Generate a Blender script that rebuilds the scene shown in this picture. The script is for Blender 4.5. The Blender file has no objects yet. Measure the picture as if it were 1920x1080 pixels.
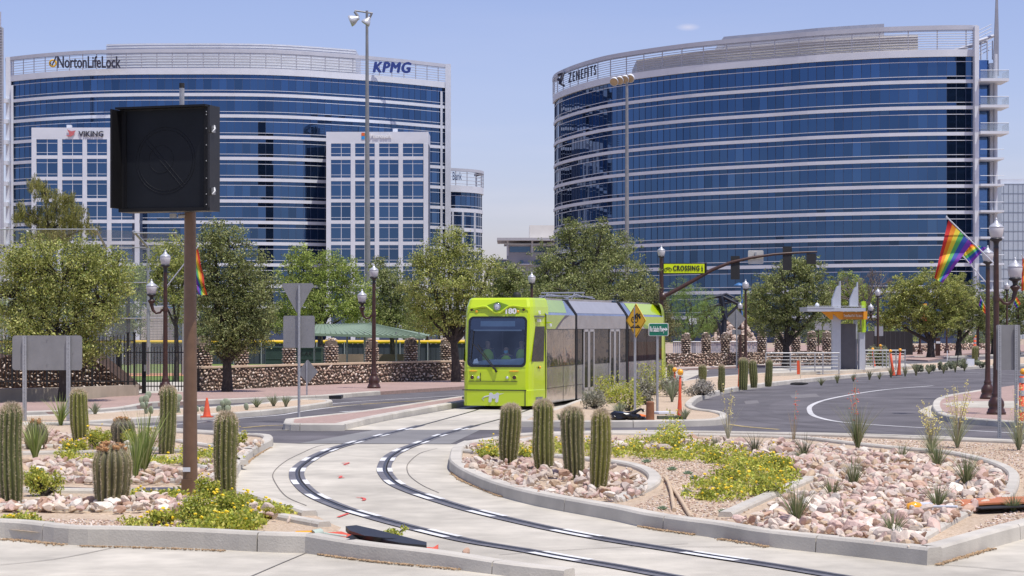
import bpy, math, random
import numpy as np
from mathutils import Vector, Matrix
from mathutils.geometry import tessellate_polygon
R=math.radians
rnd=random.Random(7); npr=np.random.RandomState(7)
F=3900.0; HY=612.0; CX=960.0; CH=2.6
C=bpy.data.collections.new("Scene_objects"); bpy.context.scene.collection.children.link(C)
# photo pixel -> world. g: point on the ground (height z); w: point at distance D
def g(px,py,z=0.0):
    D=(CH-z)*F/(py-HY); return ((px-CX)*D/F,D,z)
def w(px,py,D): return ((px-CX)*D/F,D,CH-(py-HY)*D/F)
def lin(c):
    return tuple((x/12.92 if x<=0.04045 else ((x+0.055)/1.055)**2.4) for x in c)
MATS={}
def mat(name,col,rough=.6,metal=0.,var=.1,vs=3.,bump=0.,bs=25.,spec=.5,usecol=False,coat=0.,transl=0.,emit=0.,alpha=1.,detail=4,col2=None,streak=False,stain=0.,gen=None):
    if name in MATS: return MATS[name]
    m=bpy.data.materials.new(name); m.use_nodes=True; nt=m.node_tree; N=nt.nodes; L=nt.links
    N.clear(); out=N.new('ShaderNodeOutputMaterial'); p=N.new('ShaderNodeBsdfPrincipled')
    tc=N.new('ShaderNodeTexCoord'); src=tc.outputs['Object']
    if streak:
        mp=N.new('ShaderNodeMapping'); mp.inputs['Scale'].default_value=(1,1,.12); L.new(src,mp.inputs[0]); src=mp.outputs[0]
    nz=N.new('ShaderNodeTexNoise'); nz.inputs['Scale'].default_value=vs; nz.inputs['Detail'].default_value=detail; L.new(src,nz.inputs['Vector'])
    mx=N.new('ShaderNodeMix'); mx.data_type='RGBA'
    rp=N.new('ShaderNodeMapRange'); rp.inputs[1].default_value=.3; rp.inputs[2].default_value=.7; L.new(nz.outputs[0],rp.inputs[0]); L.new(rp.outputs[0],mx.inputs[0])
    c2=col2 if col2 else tuple(min(1,x*(1+var)) for x in col)
    c1=col if col2 else tuple(x*(1-var) for x in col)
    mx.inputs[6].default_value=(*c1,1); mx.inputs[7].default_value=(*c2,1)
    o=mx.outputs[2]
    if stain>0:
        n2=N.new('ShaderNodeTexNoise'); n2.inputs['Scale'].default_value=.35; n2.inputs['Detail'].default_value=8; n2.inputs['Roughness'].default_value=.65; L.new(tc.outputs['Object'],n2.inputs['Vector'])
        r2=N.new('ShaderNodeMapRange'); r2.inputs[1].default_value=.35; r2.inputs[2].default_value=.65; r2.inputs[3].default_value=1-stain; r2.inputs[4].default_value=1.; L.new(n2.outputs[0],r2.inputs[0])
        m2=N.new('ShaderNodeMix'); m2.data_type='RGBA'; m2.blend_type='MULTIPLY'; m2.inputs[0].default_value=1; L.new(o,m2.inputs[6]); L.new(r2.outputs[0],m2.inputs[7]); o=m2.outputs[2]
    if usecol:
        a=N.new('ShaderNodeAttribute'); a.attribute_name='Col'
        m2=N.new('ShaderNodeMix'); m2.data_type='RGBA'; m2.blend_type='MULTIPLY'; m2.inputs[0].default_value=1; L.new(o,m2.inputs[6]); L.new(a.outputs[0],m2.inputs[7]); o=m2.outputs[2]
    L.new(o,p.inputs['Base Color'])
    p.inputs['Roughness'].default_value=rough; p.inputs['Metallic'].default_value=metal
    p.inputs['Specular IOR Level'].default_value=spec; p.inputs['Coat Weight'].default_value=coat; p.inputs['Coat Roughness'].default_value=.05
    if emit>0:
        L.new(o,p.inputs['Emission Color']); p.inputs['Emission Strength'].default_value=emit
    if bump>0:
        nb=N.new('ShaderNodeTexNoise'); nb.inputs['Scale'].default_value=bs; nb.inputs['Detail'].default_value=5; L.new(tc.outputs['Object'],nb.inputs['Vector'])
        b=N.new('ShaderNodeBump'); b.inputs['Strength'].default_value=bump; b.inputs['Distance'].default_value=.02; L.new(nb.outputs[0],b.inputs['Height']); L.new(b.outputs[0],p.inputs['Normal'])
    sh=p.outputs[0]
    if transl>0:
        t=N.new('ShaderNodeBsdfTranslucent'); L.new(o,t.inputs[0]); ms=N.new('ShaderNodeMixShader'); ms.inputs[0].default_value=transl; L.new(sh,ms.inputs[1]); L.new(t.outputs[0],ms.inputs[2]); sh=ms.outputs[0]
    if alpha<1:
        t=N.new('ShaderNodeBsdfTransparent'); ms=N.new('ShaderNodeMixShader'); ms.inputs[0].default_value=alpha; L.new(t.outputs[0],ms.inputs[1]); L.new(sh,ms.inputs[2]); sh=ms.outputs[0]
    L.new(sh,out.inputs[0]); MATS[name]=m; return m
def clear_glass(name,tint,refl):
    m=bpy.data.materials.new(name); m.use_nodes=True; nt=m.node_tree; N=nt.nodes; L=nt.links; N.clear()
    out=N.new('ShaderNodeOutputMaterial'); t=N.new('ShaderNodeBsdfTransparent'); t.inputs[0].default_value=(*tint,1)
    gl=N.new('ShaderNodeBsdfGlossy'); gl.inputs['Roughness'].default_value=.02; lw=N.new('ShaderNodeLayerWeight'); lw.inputs[0].default_value=refl
    nz=N.new('ShaderNodeTexNoise'); nz.inputs['Scale'].default_value=2; mr=N.new('ShaderNodeMapRange'); mr.inputs[3].default_value=.06; mr.inputs[4].default_value=.16; L.new(nz.outputs[0],mr.inputs[0])
    ad=N.new('ShaderNodeMath'); ad.operation='ADD'; L.new(lw.outputs['Fresnel'],ad.inputs[0]); L.new(mr.outputs[0],ad.inputs[1])
    ms=N.new('ShaderNodeMixShader'); L.new(ad.outputs[0],ms.inputs[0]); L.new(t.outputs[0],ms.inputs[1]); L.new(gl.outputs[0],ms.inputs[2]); L.new(ms.outputs[0],out.inputs[0]); return m

class MB:
    def __init__(s): s.V=[]; s.Fs=[]; s.n=0; s.hascol=False
    def add(s,v,f,m=0,col=None,M=None,smooth=False):
        v=np.asarray(v,dtype=np.float64).reshape(-1,3)
        if M is not None:
            A=np.array(M); v=v@A[:3,:3].T+A[:3,3]
        if col is None: c=np.ones((len(v),3))
        else:
            c=np.asarray(col,dtype=float); s.hascol=True
            if c.ndim==1: c=np.tile(c,(len(v),1))
        s.V.append((v,c))
        if isinstance(f,np.ndarray): s.Fs.append((f+s.n,m,smooth))
        else:
            by={}
            for q in f: by.setdefault(len(q),[]).append(q)
            for k,qs in by.items(): s.Fs.append((np.array(qs,dtype=np.int64)+s.n,m,smooth))
        s.n+=len(v); return s
    def box(s,c,d,m=0,rz=0,M=None,col=None):
        x,y,z=d[0]/2,d[1]/2,d[2]/2
        v=[(-x,-y,-z),(x,-y,-z),(x,y,-z),(-x,y,-z),(-x,-y,z),(x,-y,z),(x,y,z),(-x,y,z)]
        cr,sr=math.cos(rz),math.sin(rz)
        v=[(c[0]+a*cr-b*sr,c[1]+a*sr+b*cr,c[2]+e) for a,b,e in v]
        return s.add(v,[(0,3,2,1),(4,5,6,7),(0,1,5,4),(1,2,6,5),(2,3,7,6),(3,0,4,7)],m,col,M)
    def bbox(s,x0,x1,y0,y1,z0,z1,m=0,M=None): return s.box(((x0+x1)/2,(y0+y1)/2,(z0+z1)/2),(abs(x1-x0),abs(y1-y0),abs(z1-z0)),m,0,M)
    def tube(s,pts,r,m=0,n=8,M=None,cap=True,col=None,smooth=True):
        P=[Vector(p) for p in pts]; k=len(P); rs=r if hasattr(r,'__len__') else [r]*k
        v=[]; prev=None
        for i in range(k):
            d=(P[min(i+1,k-1)]-P[max(i-1,0)])
            if d.length<1e-9: d=Vector((0,0,1))
            d.normalize()
            if prev is None:
                a=Vector((0,0,1)) if abs(d.z)<.9 else Vector((1,0,0)); u=d.cross(a).normalized()
            else:
                u=(prev-d*prev.dot(d)); u=u.normalized() if u.length>1e-6 else d.orthogonal().normalized()
            prev=u; q=d.cross(u)
            for j in range(n):
                t=2*math.pi*j/n; v.append(tuple(P[i]+(u*math.cos(t)+q*math.sin(t))*rs[i]))
        f=[(i*n+j,i*n+(j+1)%n,(i+1)*n+(j+1)%n,(i+1)*n+j) for i in range(k-1) for j in range(n)]
        s.add(v,f,m,col,M,smooth)
        if cap: s.add(v[:n],[tuple(reversed(range(n)))],m,col,M); s.add(v[-n:],[tuple(range(n))],m,col,M)
        return s
    def lathe(s,prof,c=(0,0,0),m=0,n=16,M=None,smooth=True):
        v=[(c[0]+r*math.cos(2*math.pi*j/n),c[1]+r*math.sin(2*math.pi*j/n),c[2]+z) for r,z in prof for j in range(n)]
        k=len(prof); f=[(i*n+j,i*n+(j+1)%n,(i+1)*n+(j+1)%n,(i+1)*n+j) for i in range(k-1) for j in range(n)]
        return s.add(v,f,m,None,M,smooth)
    def prism(s,poly,d0,d1,m=0,M=None):  # poly in (x,z); extruded in y from d0 to d1
        n=len(poly); v=[(x,d0,z) for x,z in poly]+[(x,d1,z) for x,z in poly]
        t=tessellate_polygon([[Vector((x,z,0)) for x,z in poly]])
        f=[tuple(q) for q in t]+[tuple(i+n for i in reversed(q)) for q in t]+[(i,i+n,(i+1)%n+n,(i+1)%n) for i in range(n)]
        return s.add(v,f,m,None,M)
    def slab(s,poly,z0,z1,m=0,mside=None):  # poly world xy, vertical prism
        n=len(poly); v=[(p[0],p[1],z0) for p in poly]+[(p[0],p[1],z1) for p in poly]
        t=tessellate_polygon([[Vector((p[0],p[1],0)) for p in poly]])
        s.add(v,[tuple(i+n for i in q) for q in t],m)
        s.add(v,[(i,(i+1)%n,(i+1)%n+n,i+n) for i in range(n)],m if mside is None else mside); return s
    def flat(s,poly,z,m=0):
        t=tessellate_polygon([[Vector((p[0],p[1],0)) for p in poly]])
        out=[]
        for q in t:
            a,b,c=[poly[i] for i in q]
            out.append(q if (b[0]-a[0])*(c[1]-a[1])-(b[1]-a[1])*(c[0]-a[0])>0 else (q[0],q[2],q[1]))
        return s.add([(p[0],p[1],z) for p in poly],[tuple(q) for q in out],m)
    def build(s,name,mats,parent=None,origin=None):
        if not s.V: s.add([(0,0,0)],[])
        v=np.concatenate([a for a,_ in s.V]); 
        o=np.array(parent.location if parent is not None else (origin if origin is not None else (0,0,0)))
        par=parent
        if parent is not None and parent.parent is not None: o=np.array(parent.matrix_world.translation) if False else np.array(WL[parent.name])
        if parent is not None and parent.name in WL: o=np.array(WL[parent.name])
        me=bpy.data.meshes.new(name)
        v=v-o
        me.vertices.add(len(v)); me.vertices.foreach_set('co',v.ravel())
        nl=sum(f.size for f,_,_ in s.Fs); nf=sum(len(f) for f,_,_ in s.Fs)
        if nf:
            me.loops.add(nl); me.polygons.add(nf)
            me.loops.foreach_set('vertex_index',np.concatenate([f.ravel() for f,_,_ in s.Fs]).astype(np.int32))
            tot=np.concatenate([np.full(len(f),f.shape[1]) for f,_,_ in s.Fs]).astype(np.int32)
            st=np.concatenate([[0],np.cumsum(tot)[:-1]]).astype(np.int32)
            me.polygons.foreach_set('loop_start',st); me.polygons.foreach_set('loop_total',tot)
            me.polygons.foreach_set('material_index',np.concatenate([np.full(len(f),mi) for f,mi,_ in s.Fs]).astype(np.int32))
            me.polygons.foreach_set('use_smooth',np.concatenate([np.full(len(f),sm) for f,_,sm in s.Fs]))
        if s.hascol:
            a=me.attributes.new('Col','FLOAT_COLOR','POINT'); c=np.concatenate([c for _,c in s.V]); a.data.foreach_set('color',np.hstack([c,np.ones((len(c),1))]).ravel())
        me.update(calc_edges=True); me.validate()
        for m in (mats if isinstance(mats,(list,tuple)) else [mats]): me.materials.append(m)
        ob=bpy.data.objects.new(name,me); C.objects.link(ob)
        if parent is not None: ob.parent=parent; WL[ob.name]=tuple(o)   # child sits at the parent's origin
        else: ob.location=tuple(o); WL[ob.name]=tuple(o)
        return ob
WL={}
def tag(o,label,cat,group=None,kind=None):
    if label: o['label']=label
    if cat: o['category']=cat
    if group: o['group']=group
    if kind: o['kind']=kind
    return o
def thing(name,label,cat,loc=(0,0,0),group=None):
    o=bpy.data.objects.new(name,None); C.objects.link(o); o.location=loc; o.empty_display_size=.3; WL[o.name]=tuple(loc)
    return tag(o,label,cat,group)
def struct(o): o['kind']='structure'; return o
def dup(root,loc,label,rz=0,group=None,sc=1.0):
    r=root.copy(); C.objects.link(r); r.location=loc; r.rotation_euler=(0,0,rz); r.scale=(sc,sc,sc); r['label']=label
    if group: r['group']=group
    for ch in [c for c in root.children]:
        c=ch.copy(); C.objects.link(c); c.parent=r
        for gc in [q for q in ch.children]:
            d=gc.copy(); C.objects.link(d); d.parent=c
    return r
def text(s,size,ext,m,parent,M,name='lettering',shear=0.,bold=0.,width=None,sp=1.0):
    cu=bpy.data.curves.new(name,'FONT'); cu.body=s; cu.size=size; cu.extrude=ext; cu.shear=shear; cu.align_x='CENTER'; cu.align_y='CENTER'; cu.space_character=sp
    cu.resolution_u=3
    t=bpy.data.objects.new(name+'_c',cu); bpy.context.scene.collection.objects.link(t)
    dg=bpy.context.evaluated_depsgraph_get(); me=bpy.data.meshes.new_from_object(t.evaluated_get(dg)); bpy.data.objects.remove(t)
    xs=[v.co.x for v in me.vertices]; wd=max(xs)-min(xs); k=(width/wd) if width else 1.
    o=Vector(WL[parent.name]) if parent else Vector()
    if bold>0:
        vs=[tuple(v.co) for v in me.vertices]; fs=[tuple(p.vertices) for p in me.polygons]; V2=[];F2=[]
        for dx,dy in ((0,0),(bold,0),(-bold,0),(0,bold),(0,-bold),(bold*1.6,0),(-bold*1.6,0)):
            o_=len(V2); V2+=[(x+dx,y+dy,z+.0007*len(F2)/max(1,len(fs))) for x,y,z in vs]; F2+=[tuple(i+o_ for i in q) for q in fs]
        me=bpy.data.meshes.new(name); me.from_pydata(V2,[],F2)
    # text plane: x right, y up -> world via M (x right, z up, facing -y)
    for v in me.vertices:
        p=M@Vector((v.co.x*k,-v.co.z,v.co.y)); v.co=p-o
    me.materials.append(m); ob=bpy.data.objects.new(name,me); C.objects.link(ob)
    if parent: ob.parent=parent
    WL[ob.name]=tuple(o); return ob
def T(x,y,z,rz=0.): return Matrix.Translation((x,y,z))@Matrix.Rotation(rz,4,'Z')
def spline(pts,k=6,closed=False):
    P=[np.array(p,float) for p in pts]; n=len(P); out=[]
    rng=range(n if closed else n-1)
    for i in rng:
        p0=P[(i-1)%n] if (closed or i>0) else P[i]; p1=P[i]; p2=P[(i+1)%n]; p3=P[(i+2)%n] if (closed or i+2<n) else P[(i+1)%n]
        for j in range(k):
            t=j/k; out.append(.5*((2*p1)+(-p0+p2)*t+(2*p0-5*p1+4*p2-p3)*t*t+(-p0+3*p1-3*p2+p3)*t**3))
    if not closed: out.append(P[-1])
    return out
def gpath(pts,k=6,closed=False,z=0.): return [g(p[0],p[1],z)[:2] for p in spline(pts,k,closed)]
def resample(P,step):
    P=[np.array(p,float) for p in P]; out=[P[0]]; acc=0
    for a,b in zip(P[:-1],P[1:]):
        L=np.linalg.norm(b-a)
        if L<1e-9: continue
        t=step-acc
        while t<=L: out.append(a+(b-a)*t/L); t+=step
        acc=(acc+L)%step
    if np.linalg.norm(out[-1]-P[-1])>1e-3: out.append(P[-1])
    return out
def normals(P):
    out=[]
    for i in range(len(P)):
        d=P[min(i+1,len(P)-1)]-P[max(i-1,0)]; d=d/(np.linalg.norm(d)+1e-9); out.append(np.array([-d[1],d[0]]))
    return out
def kerb(name,path,wd,h,side,m,z0=-.02,seg=3.0,step=.25,h1=None):
    P=resample(path,step); Nn=normals(P); b=MB(); per=max(1,int(seg/step)); n=len(P)
    prof=[(-.035,z0),(-.025,h-.03),(.0,h),(wd-.03,h),(wd-.008,h-.03),(wd,z0)]
    i=0
    while i<n-1:
        j=min(i+per,n-1); v=[]; k=j-i+1
        for q in range(i,j+1):
            p=P[q].copy()
            if q==j and j<n-1:
                d=P[q]-P[q-1]; p=p-d/np.linalg.norm(d)*.018
            hh=1. if h1 is None else (h+(h1-h)*q/(n-1))/h
            for a,zz in prof: v.append((p[0]+Nn[q][0]*a*side,p[1]+Nn[q][1]*a*side,zz if zz<=z0 else zz*hh))
        L=len(prof); f=[]
        for a in range(k-1):
            for c in range(L-1):
                q=(a*L+c,a*L+c+1,(a+1)*L+c+1,(a+1)*L+c); f.append(q if side<0 else q[::-1])
        e0=tuple(range(L)); e1=tuple((k-1)*L+x for x in range(L))
        f+= [e0 if side>0 else e0[::-1], e1[::-1] if side>0 else e1]
        b.add(v,f); i=j
    return struct(b.build(name,m))
def strip(path,wd,z,b=None,m=0,step=.25,off=0.):
    b=b or MB(); P=resample(path,step); Nn=normals(P); v=[]
    for p,q in zip(P,Nn):
        for s in (-wd/2+off,wd/2+off): v.append((p[0]+q[0]*s,p[1]+q[1]*s,z))
    b.add(v,[(2*i,2*i+1,2*i+3,2*i+2)[::-1] for i in range(len(P)-1)],m); return b

# ---------- materials
concrete=mat('concrete',(.57,.53,.44),.85,var=.11,vs=2.2,bump=.2,bs=60,stain=.30,detail=9)
concrete2=mat('concrete_kerb',(.57,.535,.46),.85,var=.12,vs=1.6,bump=.25,bs=40,stain=.22,detail=8)
asphalt=mat('asphalt',(.14,.13,.135),.85,var=.22,vs=.5,bump=.3,bs=90,stain=.38,detail=8)
asphalt_new=mat('dark_asphalt',(.07,.067,.07),.85,var=.2,vs=.8,bump=.3,bs=90,stain=.2)
brick=mat('brick_paving',(.40,.28,.235),.85,var=.15,vs=9,bump=.2,stain=.15)
gravel=mat('tan_gravel',(.42,.31,.20),.95,col2=(.68,.55,.41),vs=24,bump=1.,bs=45,stain=.15,detail=6)
dirt=mat('dirt',(.42,.33,.25),.95,var=.15,vs=.4,bump=.3,bs=10,stain=.2)
paintw=mat('white_paint',(.66,.65,.63),.6,var=.2,vs=7,stain=.3)
painty=mat('faded_yellow_paint',(.5,.38,.15),.7,var=.3,vs=5)
grassm=mat('grass_field',(.13,.19,.035),.9,var=.3,vs=2)
clay=mat('infield_clay',(.50,.25,.13),.9,var=.15,vs=1)
black=mat('black_metal',(.012,.012,.013),.45,var=.2)
blackm=mat('black_matte',(.018,.018,.019),.7,var=.2,vs=8)
brownm=mat('brown_metal',(.16,.093,.055),.45,var=.15,vs=6,spec=.5)
bronze=mat('bronze_metal',(.055,.022,.014),.4,var=.25,vs=8,spec=.6)
galv=mat('galvanised_metal',(.42,.43,.44),.45,metal=.5,var=.12,vs=14,stain=.1)
galvd=mat('dull_aluminium',(.30,.30,.30),.5,metal=.45,var=.08,vs=3,stain=.15)
whitem=mat('white_panel',(.68,.71,.755),.5,var=.04,vs=.4,stain=.06)
greyp=mat('grey_panel',(.50,.52,.57),.55,var=.05,vs=.5)
beigep=mat('ribbed_beige_panel',(.74,.70,.62),.7,var=.05,vs=.4)
mullion=mat('dark_mullion',(.05,.075,.14),.5,var=.1)
glassb=mat('blue_mirror_glass',(.060,.120,.238),.02,metal=.92,var=.05,vs=.05,usecol=True)
globe=mat('frosted_globe',(.62,.60,.60),.35,var=.05,coat=.3)
capm=mat('lamp_cap',(.50,.51,.53),.35,metal=.3,var=.08)
orange=mat('safety_orange',(.68,.10,.035),.5,var=.15,vs=8)
amber=mat('amber_lens',(.95,.42,.02),.2,var=.1,coat=.6)
bark=mat('bark',(.055,.045,.038),.9,var=.35,vs=9,bump=.6,bs=20)
stonem=mat('river_stone',(1,1,1),.85,var=.12,vs=7,bump=.3,bs=30,usecol=True)
stonecore=mat('dark_mortar',(.10,.075,.055),.95,var=.3,vs=8)
rockm=mat('quartz_rock',(1,1,1),.8,var=.16,vs=9,bump=.5,bs=22,usecol=True,detail=7)
leafm=mat('foliage',(1,1,1),.55,var=.05,transl=.3,usecol=True,spec=.4)
lime=mat('lime_paint',(.50,.66,.012),.3,var=.015,vs=1,coat=.6,spec=.5)
limed=mat('darker_lime_paint',(.20,.36,.02),.35,var=.03,vs=1,coat=.4)
silver=mat('silver_panel',(.56,.57,.59),.14,metal=.85,var=.15,vs=1.2,bump=1.,bs=1.1)
silver2=mat('grey_satin_panel',(.44,.45,.48),.22,metal=.75,var=.15,vs=1.5,bump=.8,bs=1.3)
bellows=mat('bellows_rubber',(.02,.02,.022),.6,var=.2)
darkglass=mat('dark_tinted_glass',(.018,.02,.024),.03,var=.2,vs=.7,spec=.35,bump=1.,bs=1.3)
rubber=mat('rail_rubber',(.165,.16,.17),.6,var=.25,vs=5,stain=.2)
steel=mat('rail_steel',(.10,.09,.085),.35,metal=.7,var=.2)
flap=mat('lettering_white',(.85,.85,.85),.5,var=.03)
# ---------- camera, sky and sun
sc=bpy.context.scene
cam=bpy.data.cameras.new('camera'); co=bpy.data.objects.new('camera',cam); sc.collection.objects.link(co); sc.camera=co
co.location=(0,0,CH); co.rotation_euler=(R(90),0,0); cam.sensor_width=36; cam.lens=F/1920*36; cam.shift_y=(HY-540)/1920; cam.clip_end=12000; cam.clip_start=.5
SUN_EL=70; SUN_AZ=138  # azimuth measured from +Y clockwise: the sun stands behind the camera, to its right
se,sa=R(SUN_EL),R(SUN_AZ)
sd=Vector((math.sin(sa)*math.cos(se),math.cos(sa)*math.cos(se),math.sin(se)))
sl=bpy.data.lights.new('sun','SUN'); so=bpy.data.objects.new('sun',sl); sc.collection.objects.link(so)
so.rotation_euler=sd.to_track_quat('Z','Y').to_euler(); sl.energy=4.4; sl.angle=R(.5); sl.color=(1,.955,.89)
wd=bpy.data.worlds.new("World"); sc.world=wd; wd.use_nodes=True; N=wd.node_tree.nodes; L=wd.node_tree.links
bg=N['Background']; bg.inputs[1].default_value=.13
sky=N.new('ShaderNodeTexSky'); sky.sky_type='NISHITA'; sky.sun_disc=False; sky.sun_elevation=se; sky.sun_rotation=sa; sky.altitude=350; sky.air_density=1.0; sky.dust_density=1.3; sky.ozone_density=1.6
tc=N.new('ShaderNodeTexCoord')
tint=N.new('ShaderNodeMix'); tint.data_type='RGBA'; tint.blend_type='MULTIPLY'; tint.inputs[0].default_value=1; tint.inputs[7].default_value=(1.07,.95,1.16,1)
L.new(sky.outputs[0],tint.inputs[6])
# thin clouds low over the horizon plus one small wisp
mp=N.new('ShaderNodeMapping'); mp.inputs['Scale'].default_value=(3,3,22); L.new(tc.outputs['Generated'],mp.inputs[0])
nz=N.new('ShaderNodeTexNoise'); nz.inputs['Scale'].default_value=1.6; nz.inputs['Detail'].default_value=5; L.new(mp.outputs[0],nz.inputs['Vector'])
mr=N.new('ShaderNodeMapRange'); mr.inputs[1].default_value=.5; mr.inputs[2].default_value=.8; mr.inputs[4].default_value=.5; L.new(nz.outputs[0],mr.inputs[0])
sx=N.new('ShaderNodeSeparateXYZ'); L.new(tc.outputs['Generated'],sx.inputs[0])
m3=N.new('ShaderNodeMapRange'); m3.inputs[1].default_value=.04; m3.inputs[2].default_value=.10; m3.inputs[3].default_value=1; m3.inputs[4].default_value=.12; L.new(sx.outputs[2],m3.inputs[0])
ml=N.new('ShaderNodeMath'); ml.operation='MULTIPLY'; L.new(mr.outputs[0],ml.inputs[0]); L.new(m3.outputs[0],ml.inputs[1])
wv=N.new('ShaderNodeVectorMath'); wv.operation='SUBTRACT'; wv.inputs[1].default_value=Vector(((1290-960)/F,1,(612-51)/F)).normalized(); L.new(tc.outputs['Generated'],wv.inputs[0])
wm=N.new('ShaderNodeVectorMath'); wm.operation='MULTIPLY'; wm.inputs[1].default_value=(1,1,3.2); L.new(wv.outputs[0],wm.inputs[0])
wl=N.new('ShaderNodeVectorMath'); wl.operation='LENGTH'; L.new(wm.outputs[0],wl.inputs[0])
m4=N.new('ShaderNodeMapRange'); m4.inputs[1].default_value=0; m4.inputs[2].default_value=.0065; m4.inputs[3].default_value=.45; m4.inputs[4].default_value=0; L.new(wl.outputs['Value'],m4.inputs[0])
mm=N.new('ShaderNodeMath'); mm.operation='MAXIMUM'; L.new(ml.outputs[0],mm.inputs[0]); L.new(m4.outputs[0],mm.inputs[1])
cm=N.new('ShaderNodeMix'); cm.data_type='RGBA'; L.new(mm.outputs[0],cm.inputs[0]); L.new(tint.outputs[2],cm.inputs[6]); cm.inputs[7].default_value=(7.2,6.6,7.0,1); L.new(cm.outputs[2],bg.inputs[0])
sc.view_settings.view_transform='Standard'; sc.view_settings.look='None'; sc.view_settings.gamma=1; sc.view_settings.exposure=0
# ================= ground and roads =================
b=MB(); b.flat([(-3500,2),(3500,2),(3500,7000),(-3500,7000)],-.03); struct(b.build('ground',dirt))
b=MB(); b.flat([(-60,3),(60,3),(60,60),(-60,60)],-.012); struct(b.build('concrete_pavement',concrete))
# asphalt of both carriageways and the crossing (one sheet)
road_far=[(-400,800),(50,781),(160,777),(230,772),(290,762),(400,757),(540,751),(610,748),(712,740),(865,730),(1000,722),(1260,692),(1450,686),(1600,679),(1720,671),(1830,662),(2000,655),(2300,652)]
road_near=[(2600,880),(1920,842),(1700,832),(1500,825),(1320,821),(1152,821),(990,826),(884,832),(562,831),(506,829),(370,818),(200,806),(55,803),(-400,812)]
b=MB(); b.flat([g(*p)[:2] for p in road_far+road_near],-.008); struct(b.build('road',asphalt))
# far brick sidewalk with its kerb
P=gpath([p for p in road_far[:11]],4)
b=MB(); far=[(1000,716),(865,717),(712,722),(600,727),(400,738),(250,745),(150,757),(-100,766),(-400,772)]
b.slab([g(*p)[:2] for p in road_far[:11]]+[g(*p)[:2] for p in far],-.02,.12); struct(b.build('brick_sidewalk',brick))
kerb('kerb',P[:4*8+1],.2,.15,1,concrete2); kerb('kerb',P[4*8+6:],.2,.15,1,concrete2)
b=MB(); q=g(560,748); 
b.box((q[0]+.2,q[1]+.7,.06),(2.6,1.0,.10)); struct(b.build('storm_drain_opening',black))
P2=gpath([(1240,696),(1450,686),(1600,679),(1720,671),(1760,672),(1850,668),(2000,664)],4)
b=MB(); b.slab([g(*p)[:2] for p in [(1220,697),(1450,687),(1600,680),(1700,676),(1740,678),(1800,667),(2000,655),(2000,648),(1500,648),(1300,670),(1220,690)]],-.02,.10); struct(b.build('brick_plaza',brick))
kerb('kerb',P2,.25,.14,1,concrete2,step=.6,seg=6)
# field behind the wall
b=MB(); b.flat([(-60,92),(2,92),(2,146),(-80,146)],-.01); struct(b.build('grass_field',grassm))
b=MB(); b.flat([g(*p)[:2] for p in [(0,707),(420,704),(420,699),(0,701)]],.0); struct(b.build('infield_dirt',clay))
b=MB(); b.flat([g(*p)[:2] for p in [(0,742),(500,733),(500,714),(0,720)]],.0); struct(b.build('field_path',concrete))
# trackway: light concrete between the splitter island and the planted median
trk=[(536,806),(646,806),(725,789),(865,764),(935,750),(1000,735),(1060,722),(1120,712),(1180,703),(1260,694),(1330,694),(1262,722),(1150,738),(1085,757),(1045,773),(1000,786),(965,800),(900,806),(725,806)]
b=MB(); b.flat([g(*p)[:2] for p in [(612,806)]+trk[1:-2]+[(940,806)]],.0); struct(b.build('trackway',concrete))
# lighter asphalt strip between the rails on the crossing is left as concrete pads
b=MB(); b.flat([g(*p)[:2] for p in [(560,831),(700,806),(900,806),(845,832)]],-.003); struct(b.build('crossing_pad',mat('grey_crossing_concrete',(.23,.225,.22),.9,var=.1,vs=.6,bump=.2,bs=60,stain=.2)))
# joints and cracks in the concrete
jm=mat('joint_line',(.20,.18,.155),.9)
for k,pts in enumerate([[(575,1035),(520,1058),(469,1080),(440,1092)],[(650,829),(600,835),(565,849),(534,865),(513,885),(515,902),(537,930),(575,947)],[(820,840),(788,849),(768,865),(763,877),(769,892),(792,909),(823,923)],[(935,1039),(1060,1030),(1180,1024),(1290,1018)],[(1757,1057),(1850,1064),(1960,1075)],[(0,1058),(110,1046),(225,1023)],[(1180,1024),(1330,1024),(1434,1024)]]):
    struct(strip(gpath(pts,5),.017,-.004).build('pavement_joint',jm))
# red paint marks
redp=mat('red_marking_paint',(.62,.10,.08),.8,var=.2)
for pts in ([(641,868),(655,867),(645,871),(653,871)],[(633,892),(640,892),(637,896),(645,895)],[(668,932),(680,933),(684,936),(680,938)],[(634,969),(645,965),(653,962)]):
    struct(strip(gpath(pts,3),.05,.0,step=.1).build('red_paint_mark',redp))
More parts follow.
